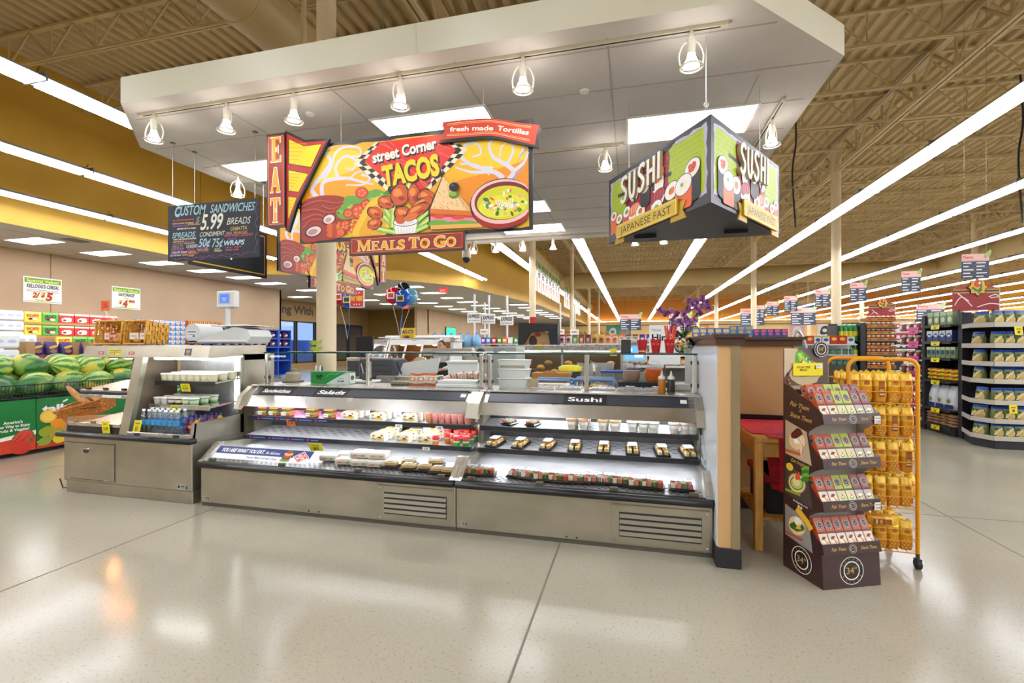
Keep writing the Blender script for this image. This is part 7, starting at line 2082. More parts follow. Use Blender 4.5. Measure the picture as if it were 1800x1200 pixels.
# steel pans set into the sushi counter
def steel_pan(w, d):
 m = MB(); m.box(-w / 2, w / 2, -d / 2, d / 2, 0, .012, STEELB, .003); m.box(-w / 2 + .015, w / 2 - .015, -d / 2 + .015, d / 2 - .015, .012, .015, STEELD, .001)
 m.tube([(-.04, -d / 2 + .03, .015), (-.04, -d / 2 + .03, .04), (.04, -d / 2 + .03, .04), (.04, -d / 2 + .03, .015)], .005, CHROME, 5)
 return tag(m.build('steel_pan'), 'x', 'pan', 'steel pans in the sushi counter')
pn = Stock(steel_pan(.22, .26))
for i, x in enumerate((-.80, -.56, -.26, -.02, .21)):
 pn.put((x, 4.38, ZT), 0, 'lidded steel pan sunk in the sushi counter, %s from the left' % nth(i))
for i in range(3):
 t = thing('food_container', 'white food container in the stack on the sushi counter, %s' % ('bottom', 'middle', 'top')[i], 'container', (-1.10, 4.42, ZT + .088 * i), 0)
 m = MB(); m.prism([(-.125, 0), (.125, 0), (.145, .085), (-.145, .085)], -.09, .09, 'y', PLW); m.box(-.15, .15, -.095, .095, .078, .088, PLW, .003); m.build('tub', t)
 if i == 2:
  m = MB(); m.box(-.12, .12, -.0915, -.0905, .01, .035, C('#b3a58c', r=.7)); m.build('rice', t)
m = MB(); m.lathe([(.04, 0), (.05, .085)], (0, 0, 0), C('#c9b08a', r=.6), 14); m.lathe([(.052, .085), (.054, .09), (0, .09)], (0, 0, 0), CLEARP, 14); simple('spice_tub', 'small tub of tan crumbs beside the white container stack', 'tub', m, (-.895, 4.32, ZT))
for i, (x, c, lb) in enumerate(((.245, '#c27a1e', 'amber'), (.32, '#2e2f33', 'dark'))):
 t = thing('squeeze_bottle', '%s squeeze bottle on the sushi counter near the white wall' % lb, 'bottle', (x, 4.24, ZT))
 m = MB(); m.lathe([(.030, 0), (.032, .01), (.032, .10), (.028, .115)], (0, 0, 0), C(c, r=.3), 14); m.build('body', t)
 m = MB(); m.lathe([(.03, 0), (.03, .018), (.012, .03), (.004, .07), (0, .07)], (0, 0, .112), C('#dfe0d8', r=.4), 12); m.build('nozzle_cap', t)
m = MB(); m.box(-.07, .07, -.03, .03, 0, .06, C('#e6e6e0', r=.4), .004); simple('label_box', 'small white box beside the dark squeeze bottle', 'box', m, (.425, 4.42, ZT))
# things on the sushi case top glass
ZG = 1.381
def cup_holder(i, x, y, col, sticks):
 t = thing('chopstick_cup', 'red scalloped cup on the sushi case top glass, %s%s' % (('left one', 'middle one', 'right one')[i], ', full of chopsticks' if sticks else ''), 'cup', (x, y, ZG))
 m = MB(); n = 24; V = []
 for r_, z in ((.032, 0), (.046, .115)):
  for k_ in range(n):
   a = 2 * math.pi * k_ / n; V.append((r_ * math.cos(a), r_ * math.sin(a), z + (.012 * abs(math.sin(a * 4)) if z > 0 else 0)))
 m.add(V, [(k_, (k_ + 1) % n, n + (k_ + 1) % n, n + k_) for k_ in range(n)], C('#b01a26', r=.3), True); m.add(V[:n], [tuple(range(n))[::-1]], C('#b01a26', r=.3)); m.build('cup', t)
 m = MB(); m.lathe([(.0405, .072), (.0425, .09)], (0, 0, 0), C('#e0561e', r=.35), 20) if i else m.lathe([(.0345, .012), (.036, .024)], (0, 0, 0), C('#e3b98a', r=.4), 20); m.build('band', t)
 if sticks:
  for k_ in range(10):
   a = k_ * .628; m = MB(); m.box(-.006, .006, -.002, .002, 0, .235, C(('#d8452a', '#c8341f', '#e0602a')[k_ % 3], r=.4)); o = m.build('chopsticks', t); o.location = (.012 * math.cos(a), .012 * math.sin(a), .01); o.rotation_euler = (.16 * math.sin(a), .20 * math.cos(a), a * .3)
cup_holder(0, .085, 4.36, 0, False); cup_holder(1, .20, 4.34, 0, False); cup_holder(2, .315, 4.33, 0, True)
m = MB(); m.prism([(-.045, 0), (.045, 0), (.045, .012), (-.025, .014), (-.005, .12), (-.02, .122), (-.045, .01)], -.042, .042, 'x', BLACKM); simple('napkin_holder', 'small black stand on the glass left of the red cups', 'stand', m, (-.055, 4.35, ZG))
# orchid in a silver bowl
orc = thing('orchid', 'purple orchid in a crackled silver bowl on the sushi case glass', 'plant', (.44, 4.42, ZG))
m = MB(); m.lathe([(.03, 0), (.065, .015), (.088, .06), (.085, .10), (.06, .135), (.064, .14)], (0, 0, 0), noise_mat('crackled_silver', '#4a4640', '#e6e2d6', 26, r=.15, m=1.0, bump=1.0, lo=.42, hi=.55), 24)
m.build('bowl', orc)
m = MB(); A = Art(m, lambda x, y, d: (x, -math.sqrt(max(.0001, .090 ** 2 - x * x * .98)) - .001 - d, y))
A.ell(-.035, .085, .026, .016, '#e8a21c', .2, raw=True).poly([(-.015, .085), (.012, .10), (.01, .07)], '#e8a21c', True).ell(-.05, .09, .008, .006, '#2a2412', raw=True).ell(.0, .03, .02, .008, '#7fb32a', .3, raw=True); m.build('painted_fish', orc)
LEAF = C('#2f5a2a', r=.35)
for i, (a, l, up) in enumerate(((-2.9, .12, .04), (-2.2, .10, .03), (-1.2, .11, .05), (.3, .13, .09), (.8, .12, .12), (2.4, .1, .05))):
 m = MB(); n = 7; V = []
 for k_ in range(n):
  f = k_ / (n - 1); w_ = .026 * math.sin(math.pi * (.12 + .86 * f)); r_ = .01 + l * f; z = .14 + up * math.sin(f * 2.2) * 1.1
  V += [(r_, -w_, z), (r_, 0, z - .008), (r_, w_, z)]
 m.add(V, [(3 * k_ + j, 3 * k_ + j + 1, 3 * k_ + j + 4, 3 * k_ + j + 3) for k_ in range(n - 1) for j in range(2)], LEAF, True)
 o = m.build('leaf', orc); o.rotation_euler = (0, 0, a); md = o.modifiers.new('thick', 'SOLIDIFY'); md.thickness = .003
stems = [spline([(0, 0, .12), (.0, .0, .30), (.03, 0, .42), (.12, -.01, .475), (.22, -.02, .42)], 6), spline([(0, 0, .12), (-.01, 0, .26), (-.04, 0, .36), (-.14, 0, .375), (-.24, -.02, .40)], 6), spline([(0, 0, .12), (-.02, .01, .22), (-.06, -.01, .30)], 6)]
for s_ in stems:
 m = MB(); m.tube(s_, .004, C('#4a4a2a', r=.5), 5, taper=.5); m.build('stem', orc)
PET = [C('#8c4a8e', r=.5), C('#a664a4', r=.5), C('#6d3270', r=.5)]
def flower(p, s_, rz, k_):
 m = MB()
 for i in range(5):
  a = i * 1.257 + .3; c_, n_ = math.cos(a), math.sin(a); l = s_ * (1.0 if i % 2 else .9); w_ = s_ * (.55 if i % 2 else .38)
  V = [(0, 0, 0), (c_ * l * .5 - n_ * w_, -.006, n_ * l * .5 + c_ * w_), (c_ * l, -.012 if i % 2 else .004, n_ * l), (c_ * l * .5 + n_ * w_, -.006, n_ * l * .5 - c_ * w_), (c_ * l * .5, .006, n_ * l * .5)]
  m.add(V, [(0, 4, 1), (1, 4, 2), (2, 4, 3), (3, 4, 0)], PET[(i + k_) % 3], True)
 m.ell((0, -.006, 0), (s_ * .16, .01, s_ * .2), C('#8fae2a' if k_ % 3 == 0 else '#4a1440', r=.5), 8, 6)
 o = m.build('flower', orc); o.location = p; o.rotation_euler = (rnd.uniform(-.4, .4), rnd.uniform(-.5, .5), rz); md = o.modifiers.new('thick', 'SOLIDIFY'); md.thickness = .002
for k_, (x, z) in enumerate(((.02, .30), (-.03, .27), (.03, .24), (-.08, .24), (-.10, .20), (-.06, .17), (.07, .27), (.10, .30), (.0, .35), (.04, .39), (.07, .43), (.11, .45), (.05, .46), (.15, .47), (.19, .45), (.16, .41), (.10, .39), (-.06, .35), (-.11, .37), (-.20, .38), (-.15, .355), (-.09, .30), (.20, .40), (.13, .35))):
 flower((x, rnd.uniform(-.05, .03), z), .038, rnd.uniform(-.6, .6), k_)
for i, (x, z) in enumerate(((.24, .41), (.09, .34), (.12, .33), (-.26, .40), (-.23, .385), (.10, .305))):
 m = MB(); m.ell((x, -.03, z), (.010, .010, .012), C('#94a82a', r=.5), 8, 6); m.build('bud', orc)
# back counters and machines
def counter(x0, x1, y0_, y1_, h, label, back=0):
 t = thing('steel_counter', label, 'counter', (0, 0, 0))
 m = MB(); m.box(x0, x1, y0_, y1_, h - .04, h, STEELB, .004); m.build('worktop', t)
 m = MB(); m.box(x0 + .02, x1 - .02, y0_ + .03, y1_ - .02, .12, h - .04, STEEL); m.box(x0 + .05, x1 - .05, y0_ + .08, y1_ - .05, 0, .12, BLACKM); m.build('cabinet', t)
 if back:
  m = MB(); m.box(x0, x1, y1_ - .03, y1_, h, h + back, STEELB); m.build('splashback', t)
counter(-1.2, .2, 5.75, 6.45, .92, 'steel kitchen counter with the sink, behind the sushi case', .0)
counter(-4.1, -1.35, 5.95, 6.6, .92, 'steel prep counter behind the sandwich case', .0)
t = thing('steel_overshelf', 'steel overshelf on posts hiding the lower face of the kitchen worker', 'shelf')
m = MB(); m.box(-3.36, -2.5, 7.2, 7.6, 1.28, 1.40, STEELB, .004); m.build('shelf_panel', t)
for a in (-3.34, -2.54):
 m = MB(); m.box(a, a + .03, 7.5, 7.53, .861, 1.28, STEELB); m.build('post', t)
counter(-3.5, -2.4, 7.3, 7.7, .86, 'low steel counter the kitchen worker leans over', 0)
sk = thing('sink', 'steel kitchen sink with arched tap, seen through the sushi glass', 'sink', (-.48, 6.05, .92))
m = MB(); m.box(-.24, .24, .28, .32, 0, .30, STEELB, .004); m.box(-.24, .24, -.2, .28, 0, .015, STEELD); m.build('basin', sk)
m = MB(); m.tube(spline([(0, .2, 0), (0, .2, .22), (0, .16, .27), (0, .08, .27), (0, .05, .2)], 5), .014, CHROME, 8); m.build('tap', sk)
for s_ in (-.11, .11):
 m = MB(); m.cyl((s_, .2, 0), (s_, .2, .05), .014, .014, CHROME, 8); m.box(s_ - .04, s_ + .04, .19, .21, .05, .06, CHROME); m.build('tap_handle', sk)
m = MB(); m.prism([(-.20, 0), (.20, 0), (.24, .12), (-.24, .12)], -.15, .15, 'y', C('#b47c3c', r=.7)); m.prism([(-.1, .12), (.1, .12), (.06, .1505), (-.06, .1505)], -.152, -.146, 'y', C('#c08a4a', r=.7)); m.box(-.23, .23, -.14, .14, .10, .119, C('#7a5026', r=.8))
simple('cardboard_tray', 'brown cardboard tray on a white board behind the sushi counter', 'box', m, (-.98, 5.9, .99))
m = MB(); m.box(-.3, .3, -.2, .2, 0, .068, WHITE, .01); simple('cutting_board', 'white board carrying the brown cardboard tray', 'cutting board', m, (-.98, 5.9, .921))
m = MB(); m.lathe([(.10, 0), (.14, .2), (.15, .21)], (0, 0, 0), DARKG, 16); m.lathe([(.152, .19), (.156, .24), (.10, .27)], (0, 0, 0), C('#e2d21e', r=.4), 16); simple('waste_bucket', 'dark bucket with yellow liner left of the sink', 'bucket', m, (-.80, 6.25, .921))
t = thing('storage_box', 'clear storage box with blue lid behind the sushi counter', 'container', (-.20, 5.9, .921))
m = MB(); m.prism([(-.15, 0), (.15, 0), (.165, .20), (-.165, .20)], -.11, .11, 'y', PLC); m.build('box', t); m = MB(); m.box(-.175, .175, -.12, .12, .20, .225, C('#20469a', r=.4), .006); m.build('lid', t)
def crate_tray(lbl, x, y, z):
 m = MB(); P = [(-.22, 0, .10), (-.2, 0, .14), (.2, 0, .14), (.22, 0, .10), (.22, 0, 0), (-.22, 0, 0)]
 m.tube(P + P[:1], .016, C('#6f8fb8', r=.4), 6); m.tube([(a, .3, c) for a, b, c in P] + [(P[0][0], .3, P[0][2])], .016, C('#6f8fb8', r=.4), 6); m.box(-.22, .22, 0, .3, -.01, .01, C('#8aa6c8', r=.4)); m.box(-.14, .14, .02, .2, .012, .08, C('#b98a2a', r=.5), .01)
 simple('serving_tray', lbl, 'tray', m, (x, y, z))
crate_tray('blue framed serving tray under the blue-lidded box', -.40, 5.05, .945); crate_tray('dark blue serving tray left of the sink', -.85, 5.05, .93)
counter(-1.15, .4, 4.95, 5.45, .90, 'low steel table right behind the sushi counter', 0)
for i, (x, c, lb) in enumerate(((.17, '#a98f7a', 'beige'), (.40, '#ef6a1c', 'bright orange'))):
 t = thing('blender_jug', '%s drink in a clear ribbed jug behind the sushi glass' % lb, 'jug', (x - .18, 5.15, 1.075))
 m = MB(); m.lathe([(.075, .003), (.088, .04), (.086, .11 + .02 * i)], (0, 0, 0), C(c, r=.3), 18); m.build('drink', t)
 m = MB(); m.lathe([(.078, 0), (.092, .04), (.092, .12), (.085, .17), (.05, .205), (.03, .21), (0, .215)], (0, 0, 0), CLEARP, 18)
 for z in (.14, .155, .17): m.tube([(.09 * math.cos(a), .09 * math.sin(a), z) for a in [q * .35 for q in range(18)]], .002, C('#b9b9c4', r=.2), 4, True)
 m.build('jug', t)
m = MB(); m.box(-.24, .24, -.15, .15, .0, .173, BLACKM, .004)
A = Art(m, plane_y(-.24, -.15, 0))
for i in range(9):
 for j in range(3):
  A.poly([(.03 + .05 * i, .03 + .036 * j), (.045 + .05 * i, .045 + .036 * j), (.03 + .05 * i, .06 + .036 * j), (.015 + .05 * i, .045 + .036 * j)], '#7d7d7a', True)
simple('milk_crate', 'black plastic crate under the drink jugs', 'crate', m, (.10, 5.16, .901))
m = MB(); m.prism([(4.9, .2), (5.5, .2), (5.5, 1.42), (5.2, 1.42), (4.95, .9)], .56, 1.1, 'x', C('#c4c8c4', r=.35)); m.prism([(4.88, .85), (4.94, .88), (5.16, 1.36), (5.12, 1.38)], .62, .9, 'x', C('#8d918e', r=.35)); simple('ice_machine', 'grey machine with sloping front behind the half wall', 'machine', m)
m = MB(); m.box(-.01, .01, -.01, .01, 0, .16, DARKG); m.box(-.16, .16, -.03, .0, .10, .36, C('#cfd2d0', r=.4), .01); A = Art(m, plane_y(-.16, -.03, .10)); A.rect(.03, .04, .29, .22, C('#5a9ae0', e=.9)).rect(.05, .15, .13, .19, C('#bcd8f4', e=.9)).rect(.16, .07, .27, .12, C('#cfe4f6', e=.9)); m.box(-.12, .12, -.06, .06, -.02, 0, DARKG); m.box(-.2, .2, -.12, .10, .37, .42, C('#c9ccca', r=.4), .01)
simple('pos_screen', 'bright blue register screen behind the red chopstick cups', 'screen', m, (.03, 6.6, 1.12))
m = MB(); m.box(-.35, .35, -.25, .25, 0, 1.10, STEEL, .004); simple('register_stand', 'steel register stand behind the sushi counter', 'stand', m, (.03, 6.7, 0))
# long glass-front deli case beyond the sink
t = thing('deli_counter_case', 'long deli case with steel top and lit glass front, beyond the sink', 'display case', (-2.4, 8.5, 0))
m = MB(); m.box(0, 2.3, 0, .9, 0, .85, STEEL); m.box(-.02, 2.32, -.02, .5, 1.36, 1.46, noise_mat('quilted_steel', '#9a9a98', '#e8e8e4', 40, r=.25, m=.9), .01); m.box(0, .06, -.01, .9, .85, 1.36, C('#6a4a9a', r=.5)); m.box(2.24, 2.3, 0, .9, .85, 1.36, STEELB); m.box(0, 2.3, .86, .9, .85, 1.36, C('#5a4630')); m.build('body', t)
m = MB(); m.box(.06, 2.24, 0, .012, .87, 1.33, GLASS)
for a in (.06, 1.15, 2.2): m.box(a, a + .04, -.015, 0, .87, 1.36, STEELB)
m.box(.06, 2.24, -.015, 0, 1.31, 1.35, WHITE); m.build('glass_front', t)
m = MB(); m.cyl((.1, .2, 1.34), (2.2, .2, 1.34), .012, .012, C('#fff0d8', e=14), 6); m.build('lamp_tube', t)
m = MB()
for i in range(16): m.ell((.2 + .13 * i, .3 + .1 * (i % 2), .95 + .08 * (i % 3)), (.08, .1, .06), C(('#b98a2a', '#8a6a2a', '#c9a04a', '#6a5a2a')[i % 4], r=.5), 8, 6)
stuff(m.build('prepared_food', t))
m = MB(); m.box(-.06, .06, -.005, .005, -.06, .06, C('#ecdc1f')); simple('price_tag', 'yellow tag at the right end of the steel-topped deli case', 'price tag', m, (-.32, 8.46, 1.33));
m = MB(); m.box(-.07, .07, -.003, .003, -.03, .03, C('#9a9a2a')); simple('price_tag', 'olive tag stuck on top of the long deli case', 'price tag', m, (-1.65, 8.46, 1.42))
# hot food case with three lit windows
t = thing('hot_deli_case', 'hot food case with three warm lit windows above the kitchen counter', 'display case', (-4.95, 8.75, 0))
m = MB(); m.box(-.55, 1.15, 0, .8, 0, 1.0, STEEL); m.hexa([(-.02, -.02, 1.0), (1.17, -.02, 1.0), (1.17, .8, 1.0), (-.02, .8, 1.0), (-.02, -.02, 1.04), (1.17, -.02, 1.04), (1.17, .8, 1.04), (-.02, .8, 1.04)], STEELB); m.box(-.02, 1.15, .25, .8, 1.52, 1.60, STEELB, .01); m.box(-.02, 1.15, .76, .8, 1.04, 1.52, C('#6a4a26', r=.4)); m.prism([(-.0, 1.04), (.8, 1.04), (.8, 1.56), (.25, 1.56)], -.04, -.02, 'x', STEELB); m.build('body', t)
m = MB()
for i in range(4): m.prism([(.0, 1.04), (.03, 1.04), (.29, 1.54), (.26, 1.54)], .37 * i + .0, .37 * i + .035, 'x', WHITE)
m.prism([(.22, 1.46), (.25, 1.46), (.29, 1.56), (.25, 1.57)], 0, 1.15, 'x', WHITE); m.prism([(.0, 1.03), (.03, 1.03), (.05, 1.09), (.02, 1.09)], 0, 1.15, 'x', WHITE); m.build('window_frame', t)
m = MB(); m.hexa([(.03, .015, 1.06), (1.12, .015, 1.06), (1.12, .02, 1.06), (.03, .02, 1.06), (.03, .255, 1.5), (1.12, .255, 1.5), (1.12, .26, 1.5), (.03, .26, 1.5)], GLASS); m.build('glass_front', t)
for i in range(3):
 m = MB(); m.lathe([(0, -.02), (.045, -.01), (.05, .01)], (.2 + .37 * i, .45, 1.46), C('#ffb46a', e=26.0), 10); m.build('heat_lamp', t)
m = MB()
for i in range(9): m.ell((.1 + .12 * i, .3 + .1 * (i % 2), 1.09), (.07, .08, .05), C(('#b9651e', '#c98a3a', '#8a4a1a')[i % 3], r=.5), 8, 6)
stuff(m.build('hot_food', t))
m = MB(); m.box(.5, .62, .244, .248, 1.52, 1.56, C('#b3b41e')); m.build('sticker', t)
m = MB(); m.ell((-.35, .4, 1.2), (.3, .3, .28), noise_mat('steel_dome', '#8a8a86', '#d0d0ca', 4, r=.2, m=.95), 20, 12); m.box(-.55, -.1, .1, .7, 1.0, 1.1, STEELB); m.build('roll_top', t)
m = MB(); m.box(-.16, .16, -.02, .02, .08, .36, BLACKP, .006); m.box(-.02, .02, -.02, .02, 0, .1, BLACKM); m.box(-.1, .1, -.06, .06, 0, .012, BLACKM); simple('monitor', 'black monitor seen from behind, right of the column', 'monitor', m, (-4.31, 7.0, 1.25))
m = MB(); m.box(-.25, .25, -.2, .2, 0, 1.25, STEELB, .006); m.box(-.22, .22, -.21, -.2, .95, 1.2, DARKG); simple('register_stand', 'steel stand carrying the black monitor', 'stand', m, (-4.31, 7.05, 0))
t = thing('meat_slicer', 'stainless slicer with sloped white guard behind the chip bags', 'slicer', (-2.97, 6.2, .92))
m = MB(); m.box(-.3, .3, -.12, .25, 0, .10, STEELB, .01); m.prism([(-.28, .1), (.32, .14), (.36, .36), (-.2, .28)], -.05, -.03, 'y', C('#dfe2dd', r=.35)); m.build('body', t)
m = MB(); m.cyl((.0, .08, .22), (.0, .11, .22), .15, .15, CHROME, 22); m.build('blade', t)
m = MB(); m.cyl((-.2, -.1, .12), (-.26, -.12, .3), .012, .012, BLACKP, 8); m.build('handle', t)
m = MB(); m.box(-.28, .28, -.2, .2, 0, .34, C('#4a4c52', r=.4), .02); A = Art(m, plane_y(-.28, -.2, 0))
for i in range(3): A.rect(.04, .06 + .09 * i, .5, .075 + .09 * i, '#33353a')
simple('dark_cabinet', 'dark grey slatted appliance between column and slicer', 'appliance', m, (-3.58, 6.3, .921))
m = MB(); m.box(-.12, .12, -.05, .05, 0, .1, C('#8a8d90', r=.4), .004); A = Art(m, plane_y(-.12, -.05, 0)); A.ell(.03, .05, .014, .014, '#d0322a', raw=True).ell(.09, .05, .014, .014, '#e88a3a', raw=True).ell(.15, .05, .014, .014, '#d9632a', raw=True).ell(.2, .05, .012, .012, '#e8a23a', raw=True); simple('control_box', 'grey control box with red and orange lights under the dark appliance', 'control box', m, (-3.38, 6.03, .921))
m = MB(); m.prism([(-.19, 0), (.19, 0), (.22, .30), (-.22, .30)], -.15, .15, 'y', C('#eceeea', r=.35)); m.box(-.235, .235, -.165, .165, .29, .32, C('#f2f4f0', r=.35), .008); simple('white_tub', 'big white rectangular tub behind the chip bags', 'tub', m, (-2.24, 6.2, .921))
m = MB(); m.box(-.32, .34, -.3, .3, 0, 1.43, C('#a2aaa2', r=.4), .01); m.cyl((-.22, -.305, 1.33), (-.22, -.295, 1.33), .075, .075, DARKG, 18)
A = Art(m, plane_y(-.32, -.3, 0)); A.poly([(.3, 1.42), (.45, 1.42), (.58, 1.30), (.3, 1.30)], '#8d968e', True).rect(.42, 1.35, .5, 1.37, '#e6e9e6')
simple('grey_cooler', 'grey-green cooler cabinet with round fan grille behind the case seam', 'cooler', m, (-2.02, 7.15, 0))
# people
SKIN = C('#c98f6c', r=.5); HAIR = noise_mat('dark_hair', '#1e140f', '#33241b', 60, r=.6)
def body(name, V, E, Rr, mat, parent):
 me = bpy.data.meshes.new(name); me.from_pydata(V, E, []); me.materials.append(mat)
 o = bpy.data.objects.new(name, me); COL.objects.link(o); o.parent = parent
 md = o.modifiers.new('skin', 'SKIN'); md.use_smooth_shade = True
 for i, r_ in enumerate(Rr): me.skin_vertices[0].data[i].radius = (r_, r_)
 me.skin_vertices[0].data[0].use_root = True
 sd = o.modifiers.new('sub', 'SUBSURF'); sd.levels = 1; sd.render_levels = 2
 return o
def head(parent, c, hair_len):
 m = MB(); x, y, z = c
 m.ell((x, y, z), (.074, .09, .112), SKIN, 18, 14); m.ell((x, y - .01, z - .06), (.055, .07, .06), SKIN, 14, 10)
 m.prism([(y - .088, z + .015), (y - .118, z - .03), (y - .085, z - .035)], x - .014, x + .014, 'x', SKIN)
 for s_ in (-1, 1):
  m.ell((x + s_ * .076, y + .005, z - .01), (.012, .022, .032), SKIN, 8, 6); m.ell((x + s_ * .03, y - .082, z + .012), (.014, .008, .008), C('#f0ebe4'), 8, 6); m.ell((x + s_ * .03, y - .089, z + .012), (.006, .004, .006), C('#1c1410'), 6, 5)
  m.box(x + s_ * .03 - .02, x + s_ * .03 + .02, y - .092, y - .08, z + .030, z + .038, HAIR, .003)
 m.box(x - .026, x + .026, y - .088, y - .07, z - .064, z - .056, C('#9c5a4c'), .003)
 m.build('head', parent)
 m = MB(); m.ell((x, y + .022, z + .035), (.083, .09, .095), HAIR, 16, 12)
 if hair_len: m.ell((x + .02, y + .07, z + .10), (.05, .05, .045), HAIR, 12, 8)
 m.build('hair', parent)
p1_ = thing('person', 'worker with dark hair and white sleeves leaning over the kitchen counter', 'person', (-3.36, 8.15, 0))
p1_.scale = (.955, .955, .955)
V = [(0, 0, .95), (0, -.02, 1.12), (0, -.08, 1.28), (0, -.12, 1.38), (0, -.14, 1.42), (.17, -.08, 1.33), (.21, -.22, 1.12), (.13, -.42, 1.08), (-.17, -.08, 1.33), (-.22, -.24, 1.12), (-.12, -.42, 1.06), (.09, .0, .9), (.10, .02, .5), (.10, .0, .08), (.10, -.12, .05), (-.09, 0, .9), (-.10, .02, .5), (-.10, .0, .08), (-.10, -.12, .05)]
E_ = [(0, 1), (1, 2), (2, 3), (3, 4), (2, 5), (5, 6), (6, 7), (2, 8), (8, 9), (9, 10), (0, 11), (11, 12), (12, 13), (13, 14), (0, 15), (15, 16), (16, 17), (17, 18)]
body('body', V, E_, [.15, .145, .15, .06, .05, .06, .045, .034, .06, .045, .034, .09, .065, .05, .04, .09, .065, .05, .04], C('#e2e0d8', r=.7), p1_)
m = MB(); m.prism([(-.24, .55), (.24, .55), (.17, 1.2), (-.17, 1.2)], -.20, -.17, 'y', BLACKM); m.build('apron', p1_)
head(p1_, (.0, -.17, 1.49), 0)
def hand(parent, c, d, s_=1.0):
 c = Vector(c); d = Vector(d).normalized(); sd_ = Vector((-d.y, d.x, 0)).normalized()
 V = [c, c + d * .05, c + d * .085]; E2 = [(0, 1), (1, 2)]; Rr = [.026, .032, .030]
 for i, (o_, l) in enumerate(((-.03, .055), (-.010, .065), (.010, .062), (.03, .05))):
  n = len(V); b = c + d * .09 + sd_ * o_; V += [b, b + d * l * .55 + Vector((0, 0, -.006)), b + d * l + Vector((0, 0, -.022))]; E2 += [(2, n), (n, n + 1), (n + 1, n + 2)]; Rr += [.0095, .009, .008]
 n = len(V); b = c + d * .035 + sd_ * .032; V += [b, b + d * .03 + sd_ * .02, b + d * .055 + sd_ * .022 + Vector((0, 0, -.01))]; E2 += [(1, n), (n, n + 1), (n + 1, n + 2)]; Rr += [.011, .0095, .0085]
 body('hand', [tuple(v) for v in V], E2, Rr, SKIN, parent)
hand(p1_, (.13, -.43, 1.08), (-.3, -1, -.1)); hand(p1_, (-.12, -.43, 1.06), (.2, -1, -.1))
# ------------------------------------------------------------------ grocery aisles
BLKS = C('#2c2b30', r=.5); RAILG = C('#c3beb2', r=.45); RAILW = C('#e6e8ea', r=.4)
def put_row(st, n, x0, dx, y, z, lab, g, rz=0.0, jit=.006):
 for i in range(n):
  st.put((x0 + dx * i, y + rnd.uniform(-jit, jit), z), rz + rnd.uniform(-.04, .04), lab % nth(i), g)
LV = ('top', 'second', 'third', 'fourth', 'fifth', 'sixth', 'lowest')
# end display with pasta bags
EZ = [1.76, 1.466, 1.21, .965, .67, .41, .17]
e1 = thing('end_display', 'black shelf end display of pasta bags at the right edge, under the red header sign', 'shelf', (0, 0, 0))
m = MB(); m.box(4.98, 5.10, 8.86, 8.96, 0, 1.97, BLKS); m.build('upright', e1)
m = MB(); m.box(5.1, 6.4, 8.88, 8.93, .1, 1.95, BLKS); m.build('back_panel', e1)
PLN = [(4.98, 8.86), (4.80, 8.36), (4.90, 8.06), (6.4, 8.06), (6.4, 8.88), (5.05, 8.88)]
m = MB(); m.prism([(x + .03 * (x < 5), y + .03) for x, y in PLN], 0, .12, 'z', BLKS); m.build('kick_base', e1)
for z in EZ:
 m = MB(); m.prism(PLN, z - .045, z - .02, 'z', C('#4a4a4e', r=.45)); o = m.build('shelf', e1)
 m = MB()
 for (a, b) in zip(PLN[:3], PLN[1:4]):
  A_ = plane_any((a[0], a[1], z - .05), (b[0] - a[0], b[1] - a[1], 0), (0, 0, 1)); L_ = math.hypot(b[0] - a[0], b[1] - a[1])
  board(m, A_, [(0, 0), (L_, 0), (L_, .065), (0, .065)], .0, .008, RAILG)
 m.build('price_rail', o)
pb = Stock(pouch('pasta_bag', 'bag', .135, .08, .20, '#6f7f4a', '#2a52b8', lambda A, w, h: A.ell(w * .55, h * .4, w * .42, h * .28, '#d9b868', .5, 10, .3, raw=True).stroke([(w * .1, h * .2), (w * .8, h * .7)], .012, '#e6e9e0', raw=True).ell(w * .3, h * .62, w * .16, h * .08, '#2f5a2a', raw=True)))
for j, z in enumerate(EZ):
 put_row(pb, 11, 4.99, .128, 8.12, z - .018, 'pasta bag on the ' + LV[j] + ' shelf of the right end display, %s from the left', 'pasta bags on the end display')
 put_row(pb, 3, 4.88, -.012, 8.30, z - .018, 'pasta bag on the slanted corner of the ' + LV[j] + ' end shelf, %s back', 'pasta bags on the end display', R(-70), .06)
def yellow_tags(pts, col, lab, rz, w=.13, h=.075):
 for i, (x, y, z) in enumerate(pts):
  m = MB(); m.box(-w / 2, w / 2, -.004, 0, -h, 0, C(col, r=.5)); A = Art(m, plane_y(-w / 2, -.004, -h)); A.rect(w * .2, h * .62, w * .8, h * .72, '#5a501a').rect(w * .35, h * .2, w * .65, h * .45, '#4a421a')
  simple('price_tag', lab % nth(i), 'price tag', m, (x, y, z), (-.1, 0, rz))
yellow_tags([(5.16, 8.04, 1.715), (5.10, 8.04, .63)], '#f0d916', 'square yellow price tag on the pasta bag end display, %s from the top', 0, .09, .12)
